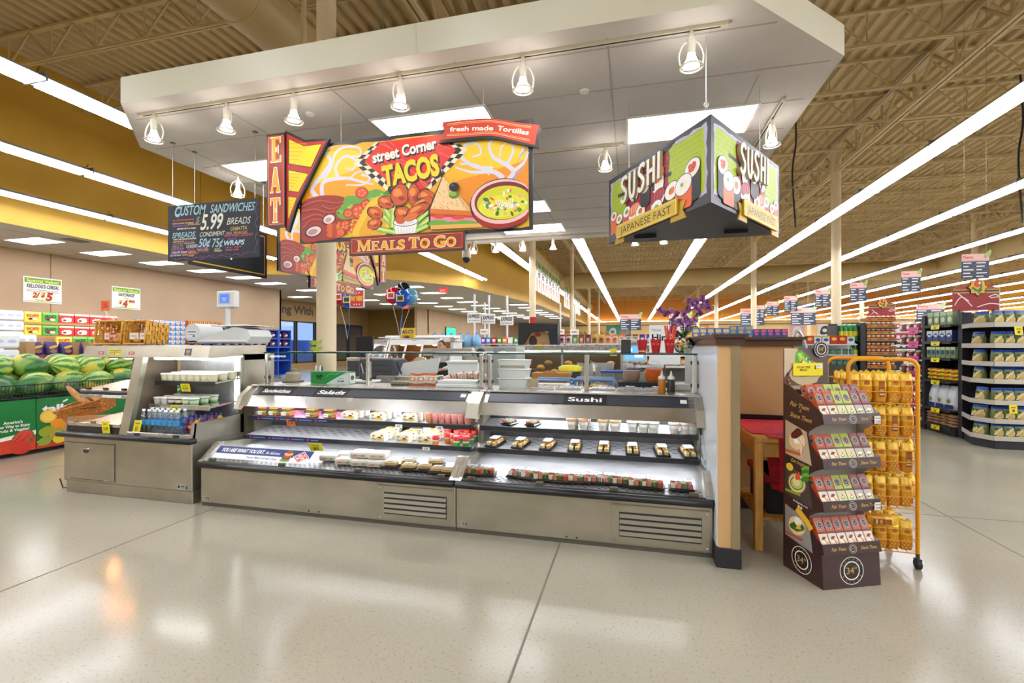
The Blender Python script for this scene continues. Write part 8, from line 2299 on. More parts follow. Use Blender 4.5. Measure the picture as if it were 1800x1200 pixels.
# side section along the aisle, facing left
e2 = thing('shelf_unit', 'black shelf unit of canned and dry goods facing left, beside the pasta bag display', 'shelf', (0, 0, 0))
WZ = [1.79, 1.52, 1.25, .88, .42, .14]
m = MB(); m.box(4.92, 5.40, 9.72, 9.80, 0, 1.97, BLKS); m.build('upright', e2)
m = MB(); m.box(5.36, 5.40, 8.97, 9.72, .1, 1.95, BLKS); m.box(4.95, 5.4, 8.97, 9.72, 0, .12, BLKS); m.build('back_panel', e2)
for z in WZ:
 m = MB(); m.box(4.90, 5.38, 8.97, 9.72, z - .03, z - .005, C('#4a4a4e', r=.45)); m.box(4.885, 4.90, 8.97, 9.72, z - .045, z, BLKS); m.build('shelf', e2)
NX = R(-90)
def col_row(st, n, x, y0_, dy, z, lab, g):
 for i in range(n): st.put((x, y0_ - dy * i, z), NX + rnd.uniform(-.03, .03), lab % nth(i), g)
gc = Stock(carton('tea_carton', 'carton', .15, .14, .22, '#7f9a6a', lambda A, w, h: A.rect(0, h * .7, w, h, '#b9cfa4').ell(w * .5, h * .4, w * .32, h * .2, '#d9e4cc', raw=True)))
col_row(gc, 4, 4.95, 9.62, .17, WZ[0] - .004, 'green carton on the top shelf by the pasta display, %s from the left', 'green cartons')
bc = Stock(carton('blue_carton', 'carton', .15, .12, .18, '#2a3f7a', lambda A, w, h: A.rect(0, h * .55, w, h, '#c9dbe0').ell(w * .5, h * .5, w * .36, h * .26, '#26408c', raw=True).ell(w * .5, h * .52, w * .26, h * .1, '#e6eef4', raw=True)))
col_row(bc, 4, 4.94, 9.62, .17, WZ[1] - .004, 'blue and white carton on the second shelf by the pasta display, %s from the left', 'blue cartons')
gb_ = Stock(carton('small_carton', 'carton', .115, .1, .18, '#7d9a5c', lambda A, w, h: A.ell(w * .5, h * .5, w * .4, h * .22, '#26408c', raw=True).rect(0, h * .75, w, h, '#c9d9a0')))
col_row(gb_, 6, 4.94, 9.64, .125, WZ[2] - .004, 'small green-blue carton on the third shelf by the pasta display, %s from the left', 'small cartons')
yb = MB(); yb.ell((0, 0, .035), (.11, .07, .035), C('#e3cc1e', r=.3), 12, 6, None, .12, 3); yb.ell((.02, -.02, .045), (.06, .05, .028), C('#c9452a', r=.35), 8, 5); ybs = Stock(tag(yb.build('yellow_bag'), 'x', 'bag'))
for r_ in range(3):
 for i in range(4): ybs.put((5.0, 9.62 - .19 * i, WZ[3] + .063 * r_ - .004), NX, 'yellow snack bag heaped beside the pasta display, %s layer, %s from the left' % (nth(r_), nth(i)), 'yellow bags')
wb = Stock(pouch('white_bag', 'bag', .22, .16, .38, '#dfe2ea', '#c9cfdc', lambda A, w, h: A.rect(0.01, .01, w - .01, h * .2, '#2a3a7a').ell(w * .45, h * .35, w * .2, h * .09, '#7a9a4a', raw=True)))
col_row(wb, 3, 4.95, 9.60, .24, WZ[4] - .004, 'tall white bag with blue foot beside the pasta display, %s from the left', 'white bags')
bb_ = MB(); bb_.ell((0, 0, .028), (.12, .09, .028), C('#9a7048', r=.4), 12, 6, None, .14, 5); bb_.ell((-.02, -.02, .035), (.07, .05, .022), C('#d9c2a0', r=.4), 8, 5); bbs = Stock(tag(bb_.build('brown_bag'), 'x', 'bag'))
for r_ in range(4):
 for i in range(4): bbs.put((5.0, 9.62 - .19 * i, WZ[5] + .05 * r_ - .004), NX, 'flat brown bag stacked beside the pasta display, %s layer up, %s from left' % (nth(r_), nth(i)), 'brown bags')
yellow_tags([(4.87, 9.32, z - .005) for z in WZ], '#efdc15', 'long yellow price tag on the shelf unit by the pasta display, %s from the top', NX, .22, .07)
# pink-tagged unit behind it
e3 = thing('shelf_unit', 'narrow shelf unit with pink price tags, just left of the black shelf unit', 'shelf', (0, 0, 0))
m = MB(); m.box(5.36, 5.42, 9.82, 10.9, 0, 1.95, BLKS); m.box(4.98, 5.4, 9.82, 10.9, 0, .12, BLKS); m.build('back_panel', e3)
PZ = [1.72, 1.47, 1.2, .93, .66, .40, .16]
pk = Stock(pouch('grocery_pouch', 'pouch', .15, .1, .17, '#8a4a4a', '#e6e0d4', lambda A, w, h: A.ell(w * .5, h * .45, w * .3, h * .2, '#e9e2d2', raw=True)))
for j, z in enumerate(PZ):
 m = MB(); m.box(4.96, 5.38, 9.82, 10.9, z - .03, z - .005, RAILW); m.build('shelf', e3)
 for i in range(4): pk.put((5.03, 10.7 - .24 * i, z - .004), NX, 'wine-red pouch on the %s shelf of the pink-tagged unit, %s from the left' % (LV[j], nth(i)), 'pouches on the pink-tagged unit')
yellow_tags([(4.95, 10.1, z + .06) for z in PZ], '#e23a92', 'pink price tag on the narrow shelf unit, %s from the top', NX, .3, .12)
# second end display: jars in cardboard trays, toys beside, green bottles on its left
e4 = thing('end_display', 'black end display of red jars in cardboard trays, behind the yellow rack', 'shelf', (0, 0, 0))
JZ = [1.86, 1.57, 1.26, .97, .68, .40, .14]
m = MB(); m.box(4.86, 4.96, 11.95, 12.6, 0, 1.95, BLKS); m.build('upright', e4); m = MB(); m.box(4.96, 5.95, 12.55, 12.6, 0, 1.9, BLKS); m.build('back_panel', e4)
for j, z in enumerate(JZ):
 m = MB(); m.box(4.97, 5.56, 11.96, 12.55, z - .05, z - .02, BLKS); m.build('shelf', e4)
 if j > 3: continue
 for r_ in range(2):
  m = MB(); m.box(4.99, 5.54, 11.97, 12.3, z - .018 + .14 * r_, z + .05 + .14 * r_, C('#b57a2c', r=.7)); A = Art(m, plane_y(4.99, 11.97, z + .14 * r_)); A.rect(.2, .005, .32, .03, '#7a4a1c').rect(.4, .0, .53, .035, '#7a4a1c').ell(.06, .015, .025, .015, '#7a4a1c', raw=True)
  simple('cardboard_tray', 'cardboard tray of red jars on the %s shelf of the jar display, %s layer' % (LV[j], ('lower', 'upper')[r_]), 'tray', m)
jr = MB(); jr.lathe([(.035, 0), (.038, .01), (.038, .075), (.03, .085)], (0, 0, 0), C('#a8231c', r=.25), 10); jr.lathe([(.033, .085), (.033, .1), (0, .1)], (0, 0, 0), C('#c23a2a', r=.35), 10); jr.lathe([(.0385, .035), (.0385, .065)], (0, 0, 0), C('#e6dcc9', r=.4), 10); jrs = Stock(tag(jr.build('sauce_jar'), 'x', 'jar'))
for j in range(4):
 for r_ in range(2): put_row(jrs, 6, 5.04, .09, 12.03, JZ[j] + .0505 + .14 * r_ - (.018 if 0 else 0) - .012, 'red jar on the ' + LV[j] + ' jar display shelf, ' + ('lower', 'upper')[r_] + ' tray, %s from left', 'red sauce jars')
TZ = [1.78, 1.565, 1.375, 1.17, .9, .6, .3]
for z in TZ:
 m = MB(); m.box(5.58, 6.02, 12.1, 12.55, z - .03, z - .005, RAILW); m.box(5.58, 6.02, 12.085, 12.1, z - .04, z, RAILW); m.build('shelf', e4)
tq = (('#e9e4dc', '#c8502a', .2), ('#c8344a', '#e6e0ea', .15), ('#3a2a2c', '#d9d2d0', .15), ('#d9a81e', '#6a2a9a', .17))
for j, (b_, a_, h_) in enumerate(tq):
 s_ = Stock(carton('boxed_food', 'box', .11, .1, h_, b_, lambda A, w, h, a_=a_: A.rect(w * .2, h * .25, w * .8, h * .75, a_).ell(w * .5, h * .5, w * .2, h * .14, '#f2efe6', raw=True)))
 put_row(s_, 4, 5.65, .108, 12.13, TZ[j] - .004, 'boxed food on the ' + LV[j] + ' white shelf right of the jar display, %s from the left', 'boxed food on white shelves')
e5 = thing('shelf_unit', 'black shelf unit of green soda bottles left of the jar display', 'shelf', (0, 0, 0))
m = MB(); m.box(4.44, 4.86, 12.5, 12.55, 0, 1.95, BLKS); m.box(4.42, 4.46, 12.0, 12.55, 0, 1.9, BLKS)
for z in (1.58, 1.16, .75): m.box(4.46, 4.85, 12.0, 12.5, z - .04, z - .01, BLKS)
m.build('frame', e5)
gb2 = MB(); gb2.lathe([(.045, 0), (.05, .02), (.05, .2), (.035, .27), (.018, .32), (.018, .33)], (0, 0, 0), C('#1d8a3c', r=.2), 10); gb2.lathe([(.022, .33), (.022, .355), (0, .355)], (0, 0, 0), C('#d9efe0', r=.4), 8); gb2.lathe([(.051, .10), (.051, .2)], (0, 0, 0), C('#d9c21e', r=.4), 10); gbs = Stock(tag(gb2.build('soda_bottle'), 'x', 'bottle'))
for z, l_ in ((1.57, 'top'), (1.15, 'second'), (.74, 'third')):
 for r_ in range(2): put_row(gbs, 4, 4.52, .095, 12.07 + .11 * r_, z, 'green soda bottle on the ' + l_ + ' shelf, ' + ('front', 'rear')[r_] + ' row, %s from the left', 'green soda bottles')
yellow_tags([(4.62, 11.99, 1.57)], '#f0d916', '%s yellow tag under the green soda bottles', 0, .14, .09)
# long gondola behind the kitchen and half wall
g1 = thing('gondola_shelf', 'long white-edged grocery shelf behind the kitchen, topped with cereal and green boxes', 'shelf', (0, 0, 0))
m = MB(); m.box(-2.0, 4.3, 12.0, 12.05, 0, 1.5, C('#6a645a', r=.6)); m.box(-2.0, 4.3, 11.55, 12.05, 0, .12, BLKS); m.box(-2.02, -1.97, 11.55, 12.05, 0, 1.95, WHITE); m.build('back_panel', g1)
GZ = [1.50, 1.245, .98, .6]
for j, z in enumerate(GZ):
 x1_ = 4.3
 m = MB(); m.box(-2.0, x1_, 11.55, 12.0, z - .03, z - .005, RAILW); m.box(-2.0, x1_, 11.535, 11.55, z - .05, z, RAILW)
 A = Art(m, plane_y(-2.0, 11.535, z - .05))
 for k_ in range(24): A.rect(.1 + .26 * k_, .01, .16 + .26 * k_, .04, ('#b9cbe0', '#e8a27a', '#d9dce0')[k_ % 3])
 m.build('shelf', g1)
def bagk(b_, t_, a_, w=.14, h=.22): return Stock(pouch('coffee_bag', 'bag', w, .09, h, b_, t_, lambda A, w, h: A.ell(w * .5, h * .45, w * .3, h * .2, a_, raw=True).rect(w * .2, h * .12, w * .8, h * .22, a_)))
KC = [bagk('#d9d4d2', '#b9283a', '#8a2a3a'), bagk('#4a8a3a', '#3a7a2a', '#e6e2c9'), bagk('#8a2f1c', '#7a2418', '#e6c9a0'), bagk('#5a1f2a', '#4a1822', '#d9a0a0'), bagk('#c99a3a', '#d9ae4a', '#6a3a1c'), bagk('#d9b09a', '#e0702a', '#c9562a'), bagk('#b9a8a0', '#7a3a34', '#6a2a2a'), bagk('#5a3a8a', '#4a2a7a', '#e0d8ea')]
for i, k_ in enumerate((0, 0, 0, 1, 2, 3, 4, 4, 5, 5, 5, 6, 6, 7, 7)):
 KC[k_].put((-1.85 + .16 * i, 11.62, 1.496), 0, '%s bag on the top coffee shelf behind the kitchen, %s from the left' % (('white', 'green', 'brown-red', 'maroon', 'golden', 'pale orange', 'taupe', 'purple')[k_], nth(i)), 'coffee bags on the top shelf')
lw_ = MB(); lw_.ell((0, 0, .04), (.11, .07, .04), C('#c9a070', r=.4), 10, 6, None, .1, 2); lw_.ell((.04, -.02, .045), (.05, .055, .035), C('#3a6ab0', r=.4), 8, 5); lws = Stock(tag(lw_.build('bread_bag'), 'x', 'bread bag'))
put_row(lws, 5, -1.85, .22, 11.65, 1.241, 'bagged bread on the second coffee shelf, %s from the left', 'bagged bread')
sv = bagk('#c9c6c9', '#b9b6ba', '#7a5a5a', .15, .22)
put_row(sv, 4, -.72, .17, 11.62, 1.241, 'silver bag on the second coffee shelf behind the kitchen, %s from the left', 'silver bags')
gd = bagk('#c9a86a', '#b98a3a', '#5a3a1c', .12, .22); put_row(gd, 8, -.02, .14, 11.62, 1.241, 'golden bag on the second coffee shelf behind the kitchen, %s from the left', 'golden bags')
for k_, (b_, a_) in enumerate((('#b9823a', '#e6d2b0'), ('#e6e2d4', '#5a8a3a'), ('#dfe0d6', '#3a6a4a'), ('#a8232a', '#e6d0c0'), ('#7a8a3a', '#e6e2c0'))):
 s_ = Stock(carton('tea_box', 'box', .13, .09, .17, b_, lambda A, w, h, a_=a_: A.rect(w * .15, h * .3, w * .85, h * .75, a_)))
 for i in range(3): s_.put((-.35 + .145 * k_ + .75 * i, 11.62, .976), 0, 'tea box on the third coffee shelf, colour run %s, set %s' % (nth(k_), nth(i)), 'tea boxes on the third shelf')
def topbox(nm, b_, a_, w, h, n, x0, lab, z=1.496, y=11.62, g=None, two=1):
 s_ = Stock(carton(nm, 'box', w, .1, h, b_, lambda A, w, h: A.rect(w * .1, h * .55, w * .9, h * .88, a_).ell(w * .5, h * .3, w * .3, h * .16, a_, raw=True)))
 for r_ in range(two):
  for i in range(n): s_.put((x0 + (w + .012) * i, y + .0, z + (h + .002) * r_), rnd.uniform(-.05, .05), lab % (nth(r_), nth(i)), g or lab[:24].strip())
topbox('cereal_box', '#2f7ac8', '#e9c27a', .15, .23, 5, 1.42, 'blue cereal box on top of the long shelf, %s layer, %s from the left', two=1, z=1.62)
topbox('cereal_box', '#3a86c9', '#c9a04a', .15, .2, 3, 2.22, 'blue and gold cereal box on the long shelf, %s layer, %s from the left', two=2)
topbox('cereal_box', '#3a4a9a', '#d05a6a', .13, .16, 5, 2.70, 'violet-blue box on the long shelf, %s layer, %s from the left', two=2)
topbox('green_box', '#6ab82a', '#a83a2a', .17, .15, 6, 3.42 - .02, 'lime green box on top of the long shelf, %s layer, %s from the left', two=1)
m = MB(); m.box(1.3, 2.15, 11.58, 11.9, 1.496, 1.62, C('#c9b48a', r=.6)); simple('carton_row', 'tan carton riser under the blue cereal boxes', 'carton', m)
# nearer low shelf to the right of the half wall
g2 = thing('gondola_shelf', 'low white grocery shelf of small cans between half wall and crispbread stand', 'shelf', (0, 0, 0))
m = MB(); m.box(3.3, 4.38, 10.9, 11.3, 0, 1.05, C('#5a564e')); m.box(3.3, 4.38, 11.25, 11.3, 0, 1.5, WHITE)
for z in (1.48, 1.27): m.box(3.3, 4.38, 10.9, 11.25, z - .025, z, RAILW)
m.build('frame', g2)
cn_ = MB(); cn_.cyl((0, 0, 0), (0, 0, .11), .045, .045, C('#2f6a8a', r=.3), 12); cn_.cyl((0, 0, .11), (0, 0, .116), .04, .04, CHROME, 12); cn_.lathe([(.0455, .02), (.0455, .08)], (0, 0, 0), C('#7aa83a', r=.4), 12); cns = Stock(tag(cn_.build('food_can'), 'x', 'can'))
put_row(cns, 9, 3.38, .115, 10.96, 1.271, 'small can on the low white shelf behind the crispbread stand, %s from the left', 'small cans')
put_row(cns, 9, 3.38, .115, 10.96, 1.051, 'small can on the lower white shelf behind the crispbread stand, %s from the left', 'small cans below')
rs = Stock(carton('snack_box', 'box', .14, .1, .17, '#c9302a', lambda A, w, h: A.ell(w * .5, h * .6, w * .35, h * .2, '#e9c93a', raw=True)))
ws = Stock(carton('snack_box', 'box', .13, .1, .17, '#e3e6e2', lambda A, w, h: A.ell(w * .5, h * .5, w * .35, h * .2, '#3a5aa8', raw=True).rect(0, h * .8, w, h, '#c9b43a')))
for i in range(7): (ws, rs, ws, ws, rs, rs, ws)[i].put((3.40 + .148 * i, 10.96, 1.481), 0, '%s snack box on top of the low white shelf, %s from the left' % (('white', 'red', 'white', 'white', 'red', 'red', 'white')[i], nth(i)), 'snack boxes on the low shelf')
t = MB(); t.tube(spline([(0, 0, 0), (.02, 0, .25), (.08, 0, .38), (.16, 0, .3), (.24, 0, .05)], 6), .028, C('#b9bcbc', r=.3, m=.6), 8)
simple('flexible_hose', 'grey flexible hose arching above the half wall ledge', 'hose', t, (3.0, 10.2, 1.35))
m = MB(); m.box(2.8, 3.3, 10.05, 10.35, 0, 1.36, C('#8f928f', r=.4)); simple('cleaning_machine', 'grey machine behind the half wall that holds the flexible hose', 'machine', m)
# ------------------------------------------------------------------ aisle signs and header boards
def aisle_sign(x, y, z, w, h, label, num='6', rz=0.0):
 t = thing('aisle_sign', label, 'sign', (x, y, z), rz, 'hanging aisle signs')
 m = MB(); m.box(-w / 2, w / 2, 0, .012, 0, h, C('#3a4150', r=.4)); A = Art(m, plane_y(-w / 2, 0, 0), .0003)
 A.rect(0, h * .70, w, h, '#e6b9ae').rect(0, h * .70, w, h * .76, '#d9a0a8'); A.text('Fiesta', w * .06, h * .82, h * .12, '#d2604e', w=w * .36, bold=.03)
 for i in range(5):
  A.rect(0, h * (.03 + .135 * i), w, h * (.035 + .135 * i), '#8a90a0')
  for k_ in range(2): A.rect(w * (.05 + .48 * k_), h * (.07 + .135 * i), w * (.05 + .48 * k_ + (.34, .26, .38, .2, .3)[(i + k_) % 5]), h * (.115 + .135 * i), '#e3e6ea')
 m.build('panel', t)
 m = MB(); pl = plane_y(w * .36, -.002, h * .84); board(m, pl, spline([(0, 0), (-.01, h * .12), (w * .1, h * .26), (w * .17, h * .3), (w * .19, h * .18), (w * .12, h * .04)], 4, True), 0, .012, C('#8ac46a', r=.4)); A = Art(m, lambda a, b, d: pl(a, b, .012 + d)); A.text(num, w * .09, h * .08, h * .13, '#e07a5a', align='c', bold=.03); m.build('number_leaf', t)
 m = MB()
 for s_ in (-.4, .4): m.cyl((w * s_, .006, h), (w * s_, .006, ZD - .01 - z), .0025, .0025, C('#8f7a50'), 4)
 m.build('suspension_wires', t)
for i, (u_, Y_, z_, w_, h_) in enumerate(((5.23, 9.0, 2.50, .36, .39), (6.80, 14.0, 2.80, .42, .52), (6.45, 16.0, 2.75, .42, .55), (6.9, 20.0, 2.9, .5, .65), (7.0, 24.0, 3.0, .55, .7), (7.3, 28.0, 3.05, .6, .75), (7.5, 31.4, 3.12, .6, .75))):
 aisle_sign(u_, Y_, z_, w_, h_, 'hanging aisle sign with green number leaf, %s nearest of the row at right' % nth(i), '6789234'[i])
for i, (x, y, z) in enumerate(((-.15, 40, 2.7), (3.7, 40, 2.7), (9.0, 40, 3.0), (12.5, 40, 3.0), (20.6, 40, 3.1))):
 aisle_sign(x, y, z, 1.7, 1.3, 'distant dark aisle sign before the far wall, %s from the left' % nth(i), '1')
def header(x, y, z, w, h, label, emblem=True):
 t = thing('header_board', label, 'sign', (x, y, z), 0)
 m = MB(); pl = plane_y(0, 0, 0); board(m, pl, [(0, 0), (w, 0), (w, h * .82), (w * .75, h * .92), (w * .5, h), (w * .25, h * .92), (0, h * .82)], -.02, 0, C('#a8302c', r=.35)); A = Art(m, pl, .0003)
 A.rect(.01, h * .76, w - .01, h * .79, '#c8a04a').rect(.01, h * .70, w - .01, h * .75, '#1f4a3a').rect(.01, h * .65, w - .01, h * .68, '#b3bf4a').rect(.02, .03, w - .02, h * .62, '#9a2a2c'); A.rect(w - .012, 0, w, h * .8, '#c9c39a')
 for P in ([(.02, .08), (.1, .2), (.2, .14)], [(.06, .26), (.16, .16), (.24, .06)], [(.3, .05), (.45, .1), (.6, .08)], [(w - .14, h * .5), (w - .06, h * .58), (w - .02, h * .5), (w - .12, h * .46)]): A.stroke(P, .012, '#efe6e2', raw=True)
 m.build('board', t)
 if emblem:
  m = MB(); cx, cy = w * .52, h * .86; pl2 = plane_y(0, -.004, 0)
  P = [(cx + (.095 if i % 2 else .125) * math.cos(i * .3927) * (w / .56), cy + (.10 if i % 2 else .135) * math.sin(i * .3927) * (w / .56)) for i in range(16)]
  board(m, pl2, P, 0, .01, C('#2a3a2a')); A = Art(m, lambda a, b, d: pl2(a, b, .01 + d)); k_ = w / .56
  A.poly([(cx + (x - cx) * .9, cy + (y - cy) * .9) for x, y in P], '#e8a81e', True); A.blob([(cx - .05 * k_, cy + .05 * k_), (cx, cy + .1 * k_), (cx + .05 * k_, cy + .07 * k_), (cx + .03 * k_, cy + .02 * k_), (cx - .02 * k_, cy)], '#d2452a'); A.stroke([(cx - .07 * k_, cy), (cx, cy - .05 * k_), (cx + .04 * k_, cy + .01 * k_), (cx + .01 * k_, cy + .06 * k_)], .03 * k_, '#2f7a4a', raw=True); A.stroke([(cx, cy - .09 * k_), (cx + .05 * k_, cy - .03 * k_)], .02 * k_, '#2f7a4a', raw=True); A.ell(cx + .02 * k_, cy + .06 * k_, .014 * k_, .02 * k_, '#f2e6e0', raw=True)
  m.build('emblem', t)
 m = MB()
 for a in (.08, w - .08): m.box(a - .012, a + .012, .0, .02, -.16, .02, DARKG)
 m.build('support_posts', t)
header(4.66, 8.5, 1.97, .58, .40, 'red header board with sun emblem above the pasta bag end display')
header(5.16, 12.3, 2.0, .52, .46, 'smaller red header board with sun emblem above the jar display')
# posters hanging in groups under the long duct
pst = MB(); pst.box(0, .010, -.36, .36, 0, 1.25, C('#eceae2', r=.5)); A = Art(pst, plane_x(.010, -.36, 0), .0004); A.rect(0, 1.0, .72, 1.25, '#5a8a2a').rect(.1, .72, .62, .78, '#3a3a38').rect(.16, .62, .56, .68, '#3a3a38').ell(.36, .35, .18, .2, '#c25a3a', raw=True).ell(.3, .3, .1, .12, '#d9b04a', raw=True)
pst.cyl((.005, -.3, 1.25), (.005, -.3, 4.3), .004, .004, '#b9a070', 4); pst.cyl((.005, .3, 1.25), (.005, .3, 4.3), .004, .004, '#b9a070', 4)
ps2 = Stock(tag(pst.build('hanging_poster'), 'x', 'poster'))
for i in range(16):
 y = 18.9 + .92 * i + (1.6 if i > 7 else 0) + (1.4 if i > 11 else 0)
 ps2.put((-3.86, y, 3.72), 0, 'hanging sale poster beside the fluorescent row and air duct, %s from the front' % nth(i), 'posters under the duct')
# ------------------------------------------------------------------ checkout area far left
def ex_sign(x, y, zs, ze, label, pole=True):
 t = thing('express_sign', label, 'sign', (x, y, 0), 0, 'express lane signs')
 m = MB(); m.cyl((0, 0, 0), (0, 0, ze), .045, .045, C('#cfcfca', r=.4), 10); m.build('pole', t)
 m = MB(); pl = plane_y(-.28, -.05, zs); board(m, pl, [(0, 0), (.56, 0), (.56, .40), (0, .40)], 0, .02, C('#dcdcd8', r=.4)); A = Art(m, lambda a, b, d: pl(a, b, .02 + d)); A.text('EXPRESS', .28, .19, .14, '#1c1c20', w=.48, align='c', bold=.04, shear=.2).text('ABOUT 15 ITEMS OR LESS', .28, .06, .05, '#3a3a40', w=.46, align='c', bold=.02); m.build('panel', t)
for i, (x, y, z) in enumerate(((-6.14, 18.0, 2.36), (-5.66, 18.4, 2.33), (-5.0, 18.8, 2.28))): ex_sign(x, y, z, 3.5, 'white EXPRESS lane sign on a pale pole, %s from the left' % nth(i))
for i, x in enumerate((-6.5, -4.4, -3.2, -2.6)):
 m = MB(); m.cyl((0, 0, 0), (0, 0, 3.4), .04, .04, C('#cfcfca', r=.4), 10); m.box(-.2, .2, -.06, -.045, 1.95, 2.2, C('#eceae6')); A = Art(m, plane_y(-.2, -.06, 1.95)); A.rect(.06, .1, .3, .15, '#c25a4a')
 simple('lane_pole', 'pale checkout lane pole with small white card, %s from the left' % nth(i), 'pole', m, (x, 20.5 + .5 * i, 0))
def balloons(x, y, z, cols, label, zb):
 t = thing('balloon_bunch', label, 'balloons', (x, y, z))
 for i, c in enumerate(cols):
  a = i * 1.57; px, pz = ((-.16, .0), (.12, -.08), (.26, -.02), (.04, .14))[i]; dy = (-.06, -.12, .02, .10)[i]
  m = MB(); m.ell((px, dy, pz), (.20, .10, .21), C(c, r=.12, m=.3), 16, 10)
  m.cyl((px, dy, pz - .21), (px, dy, pz - .25), .004, .02, C(c, r=.2), 6)
  if i < 2: A = Art(m, plane_y(px - .1, dy - .105, pz - .08)); A.rect(0, 0, .2, .16, ('#f0ead8', '#e6c21e')[i]).rect(.03, .03, .17, .13, ('#c8302a', '#1c1c22')[i])
  m.tube([(px, dy, pz - .25), (px * .4, 0, -.7), (0, 0, zb - z)], .005, ('#e6e2da', '#3a8ac8')[i % 2], 4); m.build('balloon', t)
balloons(-5.5, 10.5, 2.66, ('#c8202a', '#1f5ac8', '#7ab0d0', '#1c1c22'), 'red and blue balloons tied above the yellow counter sign', 1.62)
balloons(-6.95, 10.5, 2.66, ('#c8202a', '#1f5ac8'), 'blue and red balloons partly behind the PAY HERE sign', 1.6)
t = thing('pay_here_sign', 'red PAY HERE sign with bulb border hanging right of the column', 'sign', (-6.70, 10.2, 2.37))
m = MB(); pl = plane_y(0, 0, 0); board(m, pl, [(0, 0), (.40, 0), (.40, .44), (0, .44)], -.03, 0, C('#e2e0da', r=.4)); A = Art(m, pl); A.rect(.025, .025, .375, .415, '#d22a22').text('PAY HERE', .2, .17, .11, '#f2c81e', w=.31, align='c', bold=.05)
for i in range(3): A.ell(.13 + .07 * i, .36, .018, .018, '#f4ead0', raw=True).ell(.13 + .07 * i, .08, .018, .018, '#f4ead0', raw=True)
for i in range(11): A.ell(.012 + .0376 * i, .012, .009, .009, '#7a2a22', n=6, raw=True).ell(.012 + .0376 * i, .428, .009, .009, '#7a2a22', n=6, raw=True)
m.cyl((.05, -.01, .44), (.05, -.01, 5), .003, .003, WIR, 4); m.cyl((.35, -.01, .44), (.35, -.01, 5), .003, .003, WIR, 4); m.build('panel', t)
m = MB(); m.box(-.2, .2, 0, .02, 0, .3, C('#f0c81e', r=.4)); A = Art(m, plane_y(-.2, 0, 0)); A.text('A2-C3', .2, .17, .08, '#2a3a6a', w=.3, align='c', bold=.04).rect(.06, .05, .34, .12, '#e0b016'); simple('counter_sign', 'yellow counter sign tied to the balloons', 'sign', m, (-5.35, 10.6, 1.58))
m = MB(); m.box(-1.0, 1.2, 0, .6, 0, 1.55, C('#d9d9d4', r=.5)); m.box(-1.05, 1.25, -.03, .6, 1.55, 1.6, STEELB); simple('service_counter', 'pale service counter below the yellow sign and balloons', 'counter', m, (-5.35, 10.6, 0))
bp = Stock(pouch('snack_bag', 'bag', .22, .12, .2, '#c87a3a', '#a8452a'))
g3 = thing('gondola_shelf', 'low snack shelf seen between column and black monitor', 'shelf', (-7.3, 12.6, 0)); m = MB(); m.box(0, 2.4, .4, .45, 0, 1.75, WHITE)
for z in (.6, 1.0, 1.35, 1.7): m.box(0, 2.4, 0, .4, z - .03, z, RAILW)
m.build('frame', g3)
for j, z in enumerate((1.35, 1.0)): put_row(bp, 9, -7.15, .25, 12.65, z + .001, 'orange snack bag on the low shelf by the column, ' + ('upper', 'lower')[j] + ' level, %s from the left', 'orange snack bags')
for i, (x, y, z) in enumerate(((-8.7, 20.9, 3.95), (-13.8, 27, 3.75))):
 m = MB(); m.box(-.22, .22, 0, .04, 0, .2, C('#d22a22', e=1.2)); A = Art(m, plane_y(-.22, 0, 0)); A.text('EXIT', .22, .05, .11, '#f6e6e0', w=.3, align='c', bold=.05); m.cyl((0, .02, .2), (0, .02, (4.2 - z)), .012, .012, '#8a8a84', 5); simple('exit_sign', 'red EXIT sign under the lowered ceiling, %s' % ('nearer one', 'distant one')[i], 'sign', m, (x, y, z))
m = MB(); m.box(0, .1, -1.1, 1.1, 0, .85, C('#6a5a1c')); A = Art(m, plane_x(.1, -1.0, .06)); A.rect(0, 0, 2.0, .73, C('#1fd98a', e=1.4)).text('Pharmacy', .3, .25, .25, C('#0a9a5a', e=1), w=1.2); simple('lit_sign', 'green lit wall sign on the tan office wall', 'sign', m, (-14.99, 37.5, 2.15))
m = MB(); A = Art(m, plane_x(-19.99, 20.0, 3.15)); A.text('Shopping With', 1.2, .25, .5, '#3a2a1c', w=5.2, bold=.03).text('Us', 7.2, .25, .5, '#3a2a1c', bold=.03); simple('wall_lettering', 'dark Shopping With lettering above the storefront windows', 'lettering', m)
m = MB(); A = Art(m, plane_y(-11.5, 65.4, 2.3)); A.text('CUSTOMERS', 0, 0, 1.1, '#c9a04a', w=8.5, bold=.02); simple('wall_lettering', 'gold CUSTOMERS lettering on the far wall past the checkouts', 'lettering', m)
m = MB(); A = Art(m, plane_y(6.6, 65.4, 1.6)); A.text('BAKERY', 0, 0, 1.7, '#e8a81e', w=9.0, bold=.05); simple('wall_lettering', 'yellow bakery lettering on the far wall above the half wall', 'lettering', m)
for i, (x, c1, c2) in enumerate(((3.2, '#3a8ac8', '#e6eef4'), (6.3, '#dcdad4', '#4a4a48'), (8.0, '#e6a23a', '#f6f2e6'), (19, '#d9b0b4', '#e6dcd6'), (22, '#e2e2de', '#3a3a38'), (-3.4, '#2f9a8a', '#e6dcd0'), (-1.8, '#3aa898', '#d97a6a'))):
 m = MB(); m.box(0, 1.6, 0, .06, 0, 1.5, C(c1)); A = Art(m, plane_y(0, 0, 0)); A.blob([(.3, .3), (.8, .2), (1.3, .5), (1.1, 1.2), (.5, 1.1)], c2); A.ell(.8, .7, .25, .22, '#eeb52a' if i == 2 else c1, raw=True); simple('wall_picture', 'square picture panel on the far wall, %s' % ('blue one above the coffee shelf', 'grey and dark one', 'yellow egg one', 'pink one', 'black and white one', 'teal one', 'teal and coral one')[i], 'picture', m, (x, 65.42, 2.6))
